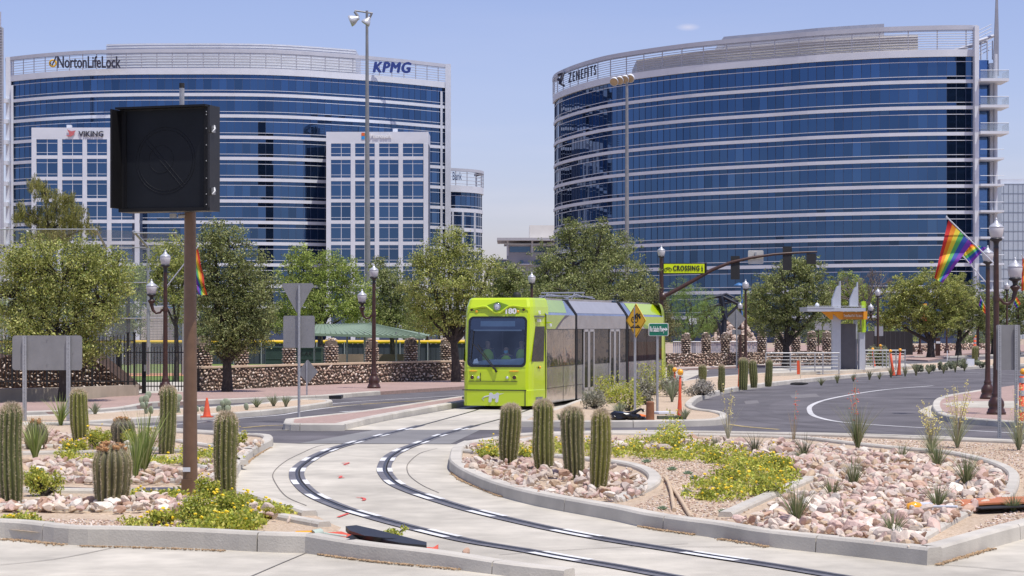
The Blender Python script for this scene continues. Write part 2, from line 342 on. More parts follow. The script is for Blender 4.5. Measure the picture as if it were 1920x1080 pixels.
# ---------- rails
rail1=[(1330,672),(1180,706),(1040,735),(930,758),(875,774),(787,798),(750,807),(700,820),(662,830),(625,841),(590,856),(562,875),(556,890),(565,908),(592,930),(647,953),(696,968),(778,990),(881,1014),(984,1031),(1053,1044),(1160,1062),(1300,1088)]
rail2=[(1370,674),(1240,706),(1110,735),(1010,762),(950,782),(875,802),(825,816),(790,829),(755,842),(730,857),(720,877),(726,892),(742,907),(778,923),(830,940),(888,957),(967,976),(1059,996),(1152,1013),(1246,1028),(1340,1043),(1440,1058),(1620,1088)]
for k,rp in enumerate((rail1,rail2)):
    P=gpath(rp,6); P=resample(P,.2)
    i0=min(range(len(P)),key=lambda i:abs(P[i][1]-g(0,806)[1])) if True else 0
    struct(strip(P[i0-12:],.27,.001).build('rail_rubber_band',rubber))
    struct(strip(P,.045,.004).build('tram_rail',steel))
    struct(strip(P,.03,.0045,off=.045).build('rail_groove',mat('groove_dark',(.01,.01,.01),.9)))
    b=MB(); s=6+k*3; step=15
    i=i0-4
    while i<len(P)-6:
        seg=P[i:i+6]
        strip(seg,.105,.0062,b,0,.2,-.08); strip(seg,.085,.0062,b,0,.2,.105); i+=step
    struct(b.build('white_track_marks',mat('track_white',(.80,.80,.78),.5,var=.1,vs=5,stain=.12)))
# ---------- lane markings
def mark(pts,wd,m=paintw,z=0.,k=6): struct(strip(gpath(pts,k),wd,z).build('lane_marking',m))
mark([(1750,723),(1647,732),(1559,747),(1523,759),(1518,770),(1530,781),(1576,791),(1665,798),(1800,806),(1960,815)],.16)
mark([(1364,795),(1400,800),(1460,805)],.14,painty)
mark([(1240,811),(1500,811),(1750,818),(1960,828)],.35,concrete)
mark([(440,785),(525,778),(562,772),(620,764),(680,758)],.14); mark([(80,809),(240,802),(440,786)],.14)
mark([(622,757),(700,751),(800,745),(865,741)],.13); mark([(620,763),(720,755),(865,748)],.13,painty); mark([(640,772),(710,769),(760,769)],.3)
mark([(455,802),(500,798),(536,797)],.12,painty); mark([(452,807),(560,806),(690,806)],.15,concrete)
mark([(1810,698),(1900,702),(1990,705)],.12); mark([(615,778),(650,776),(680,776)],.25)
dk_=mat('worn_asphalt',(.118,.11,.114),.85,var=.2,vs=1,bump=.3,bs=90,stain=.2)
for pts in ([(1990,701),(1800,712),(1640,726),(1480,746),(1430,760),(1450,778),(1540,794),(1720,812)],[(1990,697),(1780,706),(1560,724),(1420,743),(1372,758),(1385,777),(1450,792),(1600,806)],[(440,792),(560,781),(700,766),(865,748)],[(300,812),(500,815),(725,814)],[(1200,806),(1500,806),(1800,820)]):
    struct(strip(gpath(pts,6),.45,-.005).build('tyre_track',dk_))
pm=mat('road_patch',(.17,.16,.16),.9,var=.15,vs=2,bump=.2,bs=70)
for pts in ([(1480,740),(1530,738),(1538,744),(1486,747)],[(1395,752),(1420,750),(1424,756),(1398,758)],[(870,771),(930,768),(925,774),(868,776)]):
    b=MB(); b.flat([g(*p)[:2] for p in pts],-.003); struct(b.build('road_patch',pm))
DIRTP=[]
for pts,wd_ in (([(-60,1010),(30,1012),(90,1018),(120,1021)],.14),([(150,1024),(300,1028),(420,1033)],.03),([(1200,987),(1240,994),(1300,1002)],.07),([(1345,1010),(1385,1015),(1436,1024)],.16),([(848,880),(858,896),(885,909),(940,931)],.07),([(505,839),(478,855),(456,873)],.08),([(1757,1059),(1800,1046),(1860,1029)],.05),([(600,1040),(700,1053),(860,1068)],.03)):
    DIRTP.append((gpath(pts,5),wd_))
# ---------- splitter island with brick top
o=[(536,805),(646,806),(725,788),(865,762),(960,744),(958,737),(865,751),(700,777),(540,796)]
b=MB(); b.flat([g(*p)[:2] for p in o],.145); struct(b.build('traffic_island',brick))
kerb('kerb',gpath([(646,806),(725,788),(865,762),(960,744)],4),.26,.17,1,concrete2); kerb('kerb',gpath([(536,797),(534,802),(538,806),(590,807),(646,807)],4),.24,.17,1,concrete2)
kerb('kerb',gpath([(538,796),(620,787),(700,777),(865,751),(958,737)],4),.2,.16,-1,concrete2)
# ---------- left narrow gravel median
o=[(-300,822),(55,805),(120,802),(175,799),(295,791),(440,783),(525,775),(605,764),(622,760),(615,757),(560,756),(480,765),(370,773),(250,777),(120,786),(-300,800)]
b=MB(); b.flat([g(*p)[:2] for p in o],.12); struct(b.build('gravel_median',gravel))
kerb('kerb',gpath(o[:9],5),.18,.15,1,concrete2); kerb('kerb',gpath(o[8:],5),.18,.15,1,concrete2)
# ---------- planted median right of the tram
med=[(1240,800),(1343,797),(1362,788),(1345,781),(1310,776),(1296,768),(1300,760),(1318,749),(1382,733),(1488,719),(1622,706),(1771,695),(1913,687),(2050,678),(2300,668)]
medb=[(2300,660),(2050,666),(1913,673),(1771,683),(1600,691),(1440,703),(1330,712),(1262,722),(1150,738),(1085,757),(1045,773),(1000,786),(972,799)]
b=MB(); b.flat([g(*p)[:2] for p in spline(med,3)+medb],.12); struct(b.build('planted_median',gravel))
kerb('kerb',gpath([(972,800),(1100,801),(1240,800)]+med[1:],5),.2,.17,1,concrete2); kerb('kerb',gpath(medb,4),.15,.14,1,concrete2)
# ---------- right brick corner island
o=[(1752,765),(1753,777),(1766,787),(1806,794),(1920,803),(2100,815),(2300,820),(2300,705),(1920,726),(1842,738),(1782,748),(1760,756)]
b=MB(); b.flat([g(*p)[:2] for p in spline(o[:6],3)+o[6:]],.145); struct(b.build('brick_corner_island',brick))
kerb('kerb',gpath([(1842,738),(1782,748),(1757,756),(1750,766),(1753,777),(1766,787),(1806,794),(1920,803),(2100,815)],5),.22,.165,1,concrete2)
b=MB(); b.flat([g(*p)[:2] for p in [(1722,770),(1740,762),(1752,758),(1751,778),(1765,787),(1745,784)]],.0); b.flat([g(*p,.15)[:2] for p in [(1765,757),(1800,752),(1960,752),(1960,765),(1800,764)]],.15); struct(b.build('concrete_ramp',concrete))
# ---------- big planted island (right foreground)
out_=[(871,842),(852,852),(846,866),(848,883),(881,905),(934,927),(996,944),(1059,957),(1152,974),(1215,988),(1287,999),(1340,1006),(1434,1022),(1601,1041),(1742,1058)]
far_=[(1757,1055),(1920,1007),(2150,950),(2400,900)]
top_=[(2400,872),(2100,852),(1920,841),(1700,832),(1500,825),(1320,821),(1152,820),(990,825),(934,832),(871,842)]
b=MB(); b.flat([g(*p)[:2] for p in spline(out_,4)+far_+top_[:-1]],.10); struct(b.build('gravel_bed',gravel))
KB=gpath(out_,6)
kerb('kerb',KB,.22,.18,1,concrete2); kerb('kerb',gpath(far_,4),.22,.18,1,concrete2); kerb('kerb',gpath(top_,5),.18,.17,1,concrete2)
H1=.17
ik1=[(869,857),(920,862),(971,867),(1040,867),(1099,873),(1168,881),(1215,893),(1237,911),(1222,930),(1165,955)]
kerb('kerb',gpath(ik1,6),.2,H1,-1,concrete2,z0=.08)
ik2=[(868,850),(934,845),(1040,826),(1140,823),(1320,826),(1492,831),(1601,843),(1695,853),(1789,862),(1867,881),(1904,900),(1908,918),(1900,940),(1880,955),(1832,971),(1729,1032)]
kerb('kerb',gpath(ik2,6),.17,H1,-1,concrete2,z0=.08)
kerb('kerb',gpath([(1370,984),(1461,941),(1520,915),(1560,890)],6),.17,H1,1,concrete2,z0=.08)
# ---------- left planted bed
lo=[(-300,1000),(0,1006),(125,1019),(225,1021),(375,1026),(480,1032),(575,1035)]
lo2=[(575,1035),(675,1048),(812,1060),(950,1077),(1060,1086)]
li=[(640,1004),(613,993),(592,981),(530,961),(486,946),(445,935),(435,915),(440,895),(455,872),(480,852),(507,837),(506,829),(480,826)]
lt=[(480,826),(370,818),(200,806),(55,803),(-400,812)]
b=MB(); b.flat([g(*p)[:2] for p in lo+[(620,1030)]+spline(li,4)+lt[1:]],.10); struct(b.build('gravel_bed',gravel))
kerb('kerb',gpath(lo,5),.2,.21,1,concrete2); kerb('kerb',gpath(lo2,5),.2,.21,1,concrete2,h1=.10)
kerb('kerb',gpath(li[2:],5),.2,.17,1,concrete2); kerb('kerb',gpath(lt,5),.18,.16,1,concrete2)
for pts in ([(-60,968),(0,968),(120,972),(290,972),(380,975),(470,980),(600,1004)],[(-60,932),(42,936),(200,938),(342,936),(420,946)],[(-40,914),(85,913),(200,914),(330,918),(400,935)],[(-60,866),(80,862),(180,862),(300,875),(342,882),(430,905)],[(-60,846),(90,849),(190,849),(330,858),(402,868),(450,880)],[(327,838),(405,851),(470,858)],[(330,820),(400,824),(440,833),(400,842)]):
    kerb('kerb',gpath(pts,5),.16,H1,1,concrete2,z0=.08)
# ================= rocks =================
def rock_proto(seed,sub=2):
    import bmesh
    bm=bmesh.new(); bmesh.ops.create_icosphere(bm,subdivisions=sub,radius=1.)
    r=np.random.RandomState(seed); v=np.array([x.co[:] for x in bm.verts]); f=np.array([[x.index for x in q.verts] for q in bm.faces]); bm.free()
    for _ in range(9):   # random planar cuts give angular, quarried faces
        d=r.normal(size=3); d/=np.linalg.norm(d); c=r.uniform(.45,.85); t=v@d; v=v-np.outer(np.maximum(t-c,0),d)
    v*=np.array([1.,r.uniform(.65,.95),r.uniform(.5,.75)]); return v,f
RP=[rock_proto(i) for i in range(10)]; SP=[rock_proto(50+i,1) for i in range(8)]
RC=[(.59,.43,.36),(.51,.36,.30),(.64,.54,.43),(.56,.42,.28),(.45,.29,.20),(.60,.50,.41),(.36,.22,.15),(.68,.61,.52),(.46,.38,.32)]
def inside(p,poly):
    x,y=p; c=False; n=len(poly); j=n-1
    for i in range(n):
        xi,yi=poly[i]; xj,yj=poly[j]
        if (yi>y)!=(yj>y) and x<(xj-xi)*(y-yi)/(yj-yi)+xi: c=not c
        j=i
    return c
def rotm(r):
    q=r.normal(size=4); q/=np.linalg.norm(q); a,b_,c,d=q
    return np.array([[1-2*(c*c+d*d),2*(b_*c-a*d),2*(b_*d+a*c)],[2*(b_*c+a*d),1-2*(b_*b_+d*d),2*(c*d-a*b_)],[2*(b_*d-a*c),2*(c*d+a*b_),1-2*(b_*b_+c*c)]])
beds=[]
bedA=[(876,862),(940,868),(1040,872),(1110,880),(1180,888),(1222,905),(1212,928),(1160,946),(1060,942),(990,928),(930,910),(880,890),(862,874)]
bedB=[(1000,836),(1140,829),(1320,831),(1480,835),(1590,847),(1690,858),(1780,868),(1850,885),(1888,905),(1885,935),(1870,950),(1820,965),(1725,1015),(1740,1040),(1700,1036),(1600,1022),(1440,1003),(1385,988),(1470,946),(1540,915),(1480,880),(1400,860),(1250,850),(1140,845)]
bedC=[(880,846),(960,838),(1000,832),(960,846),(885,852)]
bedD=[(-40,940),(120,944),(300,944),(420,950),(500,965),(570,985),(470,974),(330,966),(-40,962)]
bedE=[(-40,872),(100,869),(290,880),(345,890),(420,910),(430,925),(330,912),(90,908),(-40,908)]
bedF=[(330,862),(400,872),(440,888),(420,900),(345,878)]; bedG=[(430,850),(470,838),(500,832),(480,845),(450,862)]; bedH=[(-40,815),(60,812),(200,817),(330,828),(330,836),(190,845),(-40,842)]
specs=[(bedA,.088,700,'cactus bed of the island'),(bedB,.098,5200,'wide bed of the island'),(bedC,.085,110,'narrow far tip of the island'),(bedD,.098,520,'front strip of the left bed'),(bedE,.098,760,'middle strip of the left bed'),(bedF,.085,120,'strip behind the brown pole'),(bedG,.085,70,'strip beside the left bed corner'),(bedH,.10,330,'far strip of the left bed')]
allr=[]
for poly,sz,n,where in specs:
    W=[g(*p,.1)[:2] for p in poly]; xs=[p[0] for p in W]; ys=[p[1] for p in W]; c=0; tries=0
    while c<n and tries<n*40:
        tries+=1; x=rnd.uniform(min(xs),max(xs)); y=rnd.uniform(min(ys),max(ys))
        if inside((x,y),W):
            s=sz*rnd.choice([.45,.6,.75,.9,1,1.15,1.6])*rnd.uniform(.85,1.15); allr.append((s/y,x,y,s,where)); c+=1
allr.sort(key=lambda t:-t[0]); rest=MB(); cache={}
rk=[mat('quartz_rock_%d'%i,c,.8,var=.16,vs=6,bump=.5,bs=20,detail=7,col2=tuple(min(.85,x*1.25+.04) for x in c)) for i,c in enumerate(RC)]
tot=0
for i,(k,x,y,s,where) in enumerate(allr):
    ci=rnd.choices(range(9),[5,4,5,3,2,5,1,4,3])[0]; A=rotm(npr)*.35+np.eye(3)*.65; v,f=RP[rnd.randrange(10)]
    a=rnd.uniform(0,6.28); Z=np.array([[math.cos(a),-math.sin(a),0],[math.sin(a),math.cos(a),0],[0,0,1]])
    vv=(v@A.T@Z.T)*s; z=.10+s*.38+(.035*math.sin(x*2.1)*math.cos(y*1.3)+.03)
    if i<290:
        if (ci,i%24) not in cache:
            b=MB(); b.add(vv,f); o=b.build('quartz_rock',rk[ci]); cache[(ci,i%24)]=(o,s)
        else:
            o0,s0=cache[(ci,i%24)]; o=o0.copy(); C.objects.link(o); o.scale=(s/s0,)*3; o.rotation_euler=(0,0,a)
        o.location=(x,y,z); tag(o,'angular pinkish quartz rock lying among others in the '+where,'rock','rocks in the '+where)
    else: rest.add(vv+np.array([x,y,z]),f,0,RC[ci])
tag(rest.build('quartz_rocks',rockm),'angular pink, tan and white quartz rocks covering the planting beds','rocks',None,'stuff')
# pebbles scattered on the gravel
peb=MB()
def scatter_poly(poly,n,fn,z=.1):
    W=[g(*p,z)[:2] for p in poly]; xs=[p[0] for p in W]; ys=[p[1] for p in W]; c=0;t=0
    while c<n and t<n*60:
        t+=1; x=rnd.uniform(min(xs),max(xs)); y=rnd.uniform(min(ys),max(ys))
        if inside((x,y),W): fn(x,y); c+=1
def pebf(x,y):
    v,f=SP[rnd.randrange(8)]; s=rnd.uniform(.012,.03); a=rnd.uniform(0,6.28); c,s2=math.cos(a),math.sin(a); k=rnd.uniform(.55,1.05)
    peb.add(v@np.array([[c,s2,0],[-s2,c,0],[0,0,1]])*s+np.array([x,y,.105]),f,0,tuple(q*k for q in rnd.choice([(.8,.62,.48),(.6,.42,.30),(.85,.75,.66),(.45,.30,.22)])))
scatter_poly([(1180,860),(1330,852),(1500,905),(1370,975),(1290,976),(1180,952),(1240,925),(1245,900)],3200,pebf)
scatter_poly([(1240,815),(1500,818),(1920,835),(2000,900),(1925,960),(1915,900),(1780,855),(1500,824)],2500,pebf)
scatter_poly([(-20,972),(280,976),(470,988),(480,1000),(225,994),(-20,980)],1300,pebf)
scatter_poly([(860,858),(1000,850),(960,864),(868,866)],250,pebf)
scatter_poly([(1757,1040),(1900,985),(2000,950),(1930,945),(1840,980)],500,pebf)
for P_,wd_ in DIRTP:
    for q in resample(P_,.012):
        for _ in range(2):
            v,f=SP[rnd.randrange(8)]; s=rnd.uniform(.009,.024); k=rnd.uniform(.5,1.1); o=abs(rnd.gauss(0,wd_*.55)); peb.add(v*s+np.array([q[0]+rnd.gauss(0,.02),q[1]-o+.02,.004]),f,0,(.48*k,.33*k,.19*k))
tag(peb.build('gravel_pebbles',stonem),'loose tan pebbles strewn over the gravel','gravel',None,'stuff')

# ================= plants =================
cact=mat('cactus_skin',(1,1,1),.55,var=.18,vs=12,bump=.2,bs=40,usecol=True); spinem=mat('cactus_spines',(.62,.52,.36),.7,var=.2,vs=5); spinet=mat('cactus_top_wool',(.58,.48,.34),.8,var=.15,vs=5)
cflow=mat('cactus_flower_cones',(.30,.12,.04),.8,col2=(.60,.38,.18),vs=25)
def cactus(name,label,loc,h,r,ribs,seed,nspine,bulge=.0,flowers=0,green=(.13,.17,.045),group=None,lean=0,dense=1.):
    rr=np.random.RandomState(seed); t=thing(name,label,'cactus',loc,group); lean=lean+rr.uniform(-.035,.035); ly=rr.uniform(-.03,.03); wob=rr.uniform(0,6)
    rows=26; n=ribs*6; v=[];col=[]
    DM=.68 if flowers else .86
    def prof(u):
        base=.82+.18*min(1,u*3.5); top=1. if u<DM else math.sqrt(max(0,1-((u-DM)/(1-DM))**2))*.97+.03
        return r*base*top*(1+bulge*math.sin(u*3.0))*(1+.05*math.sin(u*6+seed*2.3))
    def pos(u,a,k=1.):
        rad=prof(u)*k; return (loc[0]+rad*math.cos(a)+lean*u*u*h+.012*math.sin(u*5+wob),loc[1]+rad*math.sin(a)+ly*u*h,loc[2]+u*h)
    us=[i/(rows-1) for i in range(rows)]; us=[u if u<DM else DM+(1-DM)*math.sin((u-DM)/(1-DM)*math.pi/2) for u in us]
    for u in us:
        for j in range(n):
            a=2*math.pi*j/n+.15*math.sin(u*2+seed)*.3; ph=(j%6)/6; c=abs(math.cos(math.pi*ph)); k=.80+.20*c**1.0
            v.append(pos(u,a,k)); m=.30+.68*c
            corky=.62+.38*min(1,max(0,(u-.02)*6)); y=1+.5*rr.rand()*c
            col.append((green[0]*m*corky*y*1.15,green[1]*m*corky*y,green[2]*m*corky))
    f=[(i*n+j,i*n+(j+1)%n,(i+1)*n+(j+1)%n,(i+1)*n+j) for i in range(rows-1) for j in range(n)]
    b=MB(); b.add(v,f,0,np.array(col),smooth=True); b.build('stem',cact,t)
    # spines: clusters along the ribs, a tuft at the top
    sp=MB(); V=[];Fq=[]; MI=[]
    per=int(nspine*2.0*dense)
    for j in range(ribs):
        a0=2*math.pi*j/ribs
        for q in range(per):
            u=(q+rr.rand()*.4)/per; a=a0+.15*math.sin(u*2+seed)*.3; p=np.array(pos(min(u,.99),a,1.0))
            for s in range(5):
                d=np.array([math.cos(a),math.sin(a),.25])+rr.normal(size=3)*.75; d/=np.linalg.norm(d); L=rr.uniform(.022,.045)*(1.6 if u>.88 else 1)
                sd_=np.cross(d,rr.normal(size=3)); sd_/=np.linalg.norm(sd_)+1e-9; k=len(V); V+= [p-sd_*.0022,p+sd_*.0022,p+d*L]; Fq.append((k,k+1,k+2))
    sp.add(V,Fq); sp.build('spines',spinem,t)
    tp=MB(); V=[];Fq=[]
    for q in range(520 if not flowers else 200):
        a=rr.uniform(0,6.28); u=1-abs(rr.normal())*.05; p=np.array(pos(min(.999,max(.85,u)),a,1.)); d=np.array([math.cos(a)*.5,math.sin(a)*.5,1])+rr.normal(size=3)*.5; d/=np.linalg.norm(d)
        L=rr.uniform(.03,.075); sd_=np.cross(d,rr.normal(size=3)); sd_/=np.linalg.norm(sd_); k=len(V); V+=[p-sd_*.004,p+sd_*.004,p+d*L]; Fq.append((k,k+1,k+2))
    tp.add(V,Fq); tp.build('woolly_top',spinet,t)
    if flowers:
        fb=MB()
        for q in range(flowers):
            a=rr.uniform(0,6.28); p=pos(rr.uniform(.87,.985),a,.97)
            hh=rr.uniform(.035,.07)
            fb.lathe([(.012,0),(.022,hh*.3),(.026,hh*.6),(.034,hh),(.012,hh*.85)],p,0,7)
            for e in range(5):
                aa=rr.uniform(0,6.28); fb.tube([(p[0],p[1],p[2]+hh*.8),(p[0]+.04*math.cos(aa),p[1]+.04*math.sin(aa),p[2]+hh*1.2)],[.012,.002],0,4)
        fb.build('flower_cones',cflow,t)
    return t
def pxc(px,ytop,ybase,wpx,z=.1):
    D=(CH-z)*F/(ybase-HY); s=F/D; return ((px-CX)/s,D,z),(ybase-ytop)/s,wpx/2/s
CT=[('column_cactus','tall column cactus cut by the left edge of the photo',20,757,947,44,13,38,0,0),
 ('barrel_cactus','stout barrel cactus topped with orange flower cones, left of the brown pole',208,834,954,63,16,34,.12,34),
 ('column_cactus','slim column cactus between the two perforated posts and the flowering barrel cactus',149,730,830,33,12,26,0,0),
 ('column_cactus','column cactus just left of the brown pole',313,724,851,32,12,30,0,0),
 ('column_cactus','column cactus just right of the brown pole, leaning slightly',424,773,941,42,13,36,0,0),
 ('barrel_cactus','small barrel cactus with orange cones behind the grass tuft by the first post',67,790,842,38,13,12,.1,12),
 ('barrel_cactus','small grey barrel cactus with orange cones, behind the large flowering one',231,786,836,42,14,12,.1,12),
 ('column_cactus','leftmost of the four column cacti on the rock island',955,758,871,38,14,28,0,0),
 ('column_cactus','tallest of the four island cacti, second from the left',1020,750,883,39,13,30,0,0),
 ('column_cactus','third island cactus from the left with a pinkish woolly top',1076,764,899,42,14,34,0,0),
 ('column_cactus','rightmost of the four island cacti, yellowish green with a twist',1124,768,921,37,12,32,0,0)]
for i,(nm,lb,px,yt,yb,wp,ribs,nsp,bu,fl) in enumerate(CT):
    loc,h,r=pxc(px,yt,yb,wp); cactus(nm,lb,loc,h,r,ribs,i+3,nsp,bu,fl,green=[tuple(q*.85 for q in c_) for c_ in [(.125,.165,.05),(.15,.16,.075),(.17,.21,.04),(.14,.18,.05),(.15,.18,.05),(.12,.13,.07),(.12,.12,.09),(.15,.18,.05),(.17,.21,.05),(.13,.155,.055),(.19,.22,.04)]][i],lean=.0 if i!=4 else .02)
for i,(px,yt,yb,wp,lb) in enumerate([(1317,684,722,15,'short distant column cactus at the left end of the median row'),(1353,684,735,13,'distant column cactus standing second from the left in the median row'),(1394,671,731,18,'tallest distant cactus in the median row, beside the red stake'),(1413,675,727,15,'distant column cactus right of the red stake'),(1441,674,725,14,'distant column cactus by the left end of the stop railing'),(1828,649,685,12,'lone column cactus on the far median beside the striped drum'),(1257,683,712,12,'dark column cactus at the rear end of the streetcar')]):
    loc,h,r=pxc(px,yt,yb,wp); cactus('column_cactus',lb,loc,h,r,12,40+i,10,green=(.12,.15,.05))
# blades: yucca / grass / ocotillo-like tufts
def blades(b,x,y,z,n,h,spread,wd,cols,rr,droop=.5,seg=5):
    for q in range(n):
        a=rr.uniform(0,6.28); lean=rr.uniform(.05,1)*spread; L=h*rr.uniform(.6,1.05); c=rr.randint(len(cols)); pts=[]
        for s in range(seg+1):
            t=s/seg; rad=lean*(t**(1+droop))*L; pts.append((x+rad*math.cos(a)+.02*math.cos(a),y+rad*math.sin(a)+.02*math.sin(a),z+L*t*math.sqrt(max(.05,1-(lean*t*.6)**2))))
        nx,ny=-math.sin(a+rr.normal()*.6),math.cos(a+rr.normal()*.6); v=[];
        for s,p in enumerate(pts):
            k=wd*(1-(s/seg)**1.6)*.5+.0006; v+=[(p[0]-nx*k,p[1]-ny*k,p[2]),(p[0]+nx*k,p[1]+ny*k,p[2])]
        cc=np.array(cols[c])*rr.uniform(.75,1.2); b.add(v,[(2*i,2*i+1,2*i+3,2*i+2) for i in range(seg)],0,cc)
GR=[(.20,.25,.10),(.15,.20,.08),(.28,.30,.15),(.35,.33,.2)]
GL=[(.30,.38,.10),(.22,.30,.07),(.40,.44,.18)]
def tuft(label,px,py,hpx,wpx,n=60,cols=GR,name='red_yucca',cat='plant',wd=.012,flower=None,stalks=0,group=None,z=.1,seed=0,droop=.6):
    rr=np.random.RandomState(seed+int(px*3+py)); D=(CH-z)*F/(py-HY); s=F/D; x=(px-CX)/s; t=thing(name,label,cat,(x,D,z),group); hpx*=1.25; n=int(n*1.7)
    b=MB(); blades(b,x,D,z,n,hpx/s,min(1.25,wpx/hpx*.85),max(wd,.7/s),cols,rr,droop); b.build('leaves',leafm,t)
    if stalks:
        b=MB(); fb=MB()
        for q in range(stalks):
            a=rr.uniform(0,6.28); L=hpx/s*rr.uniform(1.1,1.7); le=rr.uniform(.05,.35)*L; top=(x+le*math.cos(a),D+le*math.sin(a),z+L)
            b.tube([(x,D,z),(x+le*.3*math.cos(a),D+le*.3*math.sin(a),z+L*.5),top],[.006,.005,.003],0,4)
            for e in range(14):
                k=rr.uniform(.5,1); p=(x+le*k*math.cos(a)+rr.normal()*.03,D+le*k*math.sin(a)+rr.normal()*.03,z+L*k)
                V,Q=SP[e%8]; fb.add(V*rr.uniform(.012,.024)+np.array(p),Q)
        b.build('flower_stalk',mat('stalk',(.45,.38,.22),.8),t); fb.build('blossoms',flower,t)
    return t
yel=mat('yellow_blossom',(.85,.60,.02),.6,var=.1,vs=5); redb=mat('red_blossom',(.62,.14,.10),.6,var=.2,vs=5); pale=mat('pale_yellow_blossom',(.75,.68,.25),.6,var=.1)
tuft('green grassy tuft at the front of the rock bed beside the flowering ground cover',1494,986,66,90,70,flower=pale,stalks=0)
tuft('low tuft nearest the front corner of the rock bed',1676,1012,48,90,60)
tuft('tuft in the rock bed centre with a long pale seed stalk beside it',1560,940,42,50,45)
tuft('tuft in the middle of the rock bed below the tall flowering clump',1600,920,55,55,60)
tuft('thick tuft at the right of the rock bed behind the orange cone',1758,883,52,70,60)
tuft('wide tuft in the right half of the rock bed above the orange cone',1812,915,58,84,75)
tuft('tuft growing beside the amber lamp of the fallen cone',1758,960,50,62,50)
tuft('tall clump with yellow and red blossoms on thin stalks in front of the curved road',1608,845,75,80,80,flower=redb,stalks=4)
tuft('small tuft at the far side of the rock bed near the inner kerb',1691,866,32,40,35)
tuft('dark tuft left of the tall flowering clump',1508,862,42,62,45,cols=[(.12,.13,.08),(.2,.2,.12)])
tuft('grey tuft just in front of the dark tuft, on the rocks',1500,865,20,40,30)
tuft('spiky dark tuft behind the flowering ground cover',1416,856,38,48,40,cols=[(.12,.13,.08),(.2,.2,.12)])
tuft('small tuft at the left of the rock island flowers',1342,842,24,24,24)
tuft('wispy pale clump with yellow blossoms between the corner island and the rock bed',1795,840,62,90,60,cols=[(.4,.42,.25),(.3,.34,.2)],flower=pale,stalks=16)
tuft('wispy clump with yellow blossoms left of the perforated posts',1746,850,48,90,50,cols=[(.4,.42,.25),(.3,.34,.2)],flower=pale,stalks=14)
tuft('pale wispy clump at the right photo edge near the posts',1910,845,60,80,60,cols=[(.4,.42,.25),(.3,.34,.2)],flower=pale,stalks=8)
tuft('faint wispy sprig left of the tall flowering clump',1365,826,50,40,16,cols=[(.5,.5,.35)],flower=pale,stalks=4)
tuft('dry upright weed with pink tips in front of the road curve',1488,832,55,20,10,cols=[(.45,.36,.25)],flower=redb,stalks=2)
tuft('tuft at the right edge growing against the orange cone',1900,960,30,70,60)
tuft('bright green strappy clump with a long arching dry leaf, right of the large barrel cactus',270,895,105,85,60,cols=GL,name='soap_tree_yucca',wd=.03)
tuft('second strappy green clump growing against the large barrel cactus',254,905,90,50,30,cols=GL,name='soap_tree_yucca',wd=.03)
tuft('strappy green clump beside the cactus at the left edge',66,868,72,60,50,cols=GL,name='soap_tree_yucca',wd=.03)
tuft('spiky yellow green clump right of the first perforated post',114,798,50,62,26,cols=GL,name='soap_tree_yucca',wd=.04)
for i,(px,py,h,wd_,lb) in enumerate([(481,765,18,30,'grey green agave tuft on the left median, leftmost of three together'),(513,763,22,30,'grey green agave tuft in the middle of the three on the left median'),(536,764,20,22,'grey green agave tuft nearest the yield sign post'),(178,778,20,26,'agave tuft behind the slim cactus on the left median'),(1160,784,28,42,'pale agave on the median, left of the black rubbish bag'),(1284,788,20,24,'agave tuft right of the nearer red delineator post'),(1260,755,40,40,'pale green yucca behind the green street sign post'),(1110,765,34,50,'straw coloured grass clump beside the streetcar skirt'),(1052,792,16,26,'small grass tuft at the track side of the median')]):
    tuft(lb,px,py,h,wd_,50,cols=[(.30,.34,.22),(.38,.40,.28),(.22,.27,.15)],name='agave',wd=.03)
for i in range(12):
    px=1560+i*23+rnd.uniform(-5,5); py=719-i*2.1
    if i<4: px=1540+i*30; py=722-i*3.2
    tuft('small desert tuft in the row along the kerb below the stop railing',px,py+rnd.uniform(-1,1),rnd.uniform(12,22),16,22,cols=[(.25,.28,.13),(.33,.30,.18)],name='desert_tuft',wd=.04,group='row of small tufts by the stop')
# leafy bushes made of leaf quads
def leaves(b,cx,cy,cz,rx,ry,rz,n,ls,cols,rr,asp=.55,up=.3):
    d=rr.normal(size=(n,3)); d/=np.linalg.norm(d,axis=1)[:,None]; rad=rr.rand(n,1)**.4
    P=np.array([cx,cy,cz])+d*rad*np.array([rx,ry,rz])
    ax=rr.normal(size=(n,3)); ax[:,2]+=up; ax/=np.linalg.norm(ax,axis=1)[:,None]; o=rr.normal(size=(n,3)); u=np.cross(ax,o); u/=np.linalg.norm(u,axis=1)[:,None]+1e-9
    L=ls*rr.uniform(.6,1.2,size=(n,1)); v=np.stack([P-ax*L*.5,P+u*L*asp*.5,P+ax*L*.5,P-u*L*asp*.5],1).reshape(-1,3)
    c=np.array(cols)[rr.randint(len(cols),size=n)]*rr.uniform(.85,1.15,size=(n,1)); b.add(v,np.arange(4*n).reshape(n,4),0,np.repeat(c,4,0))
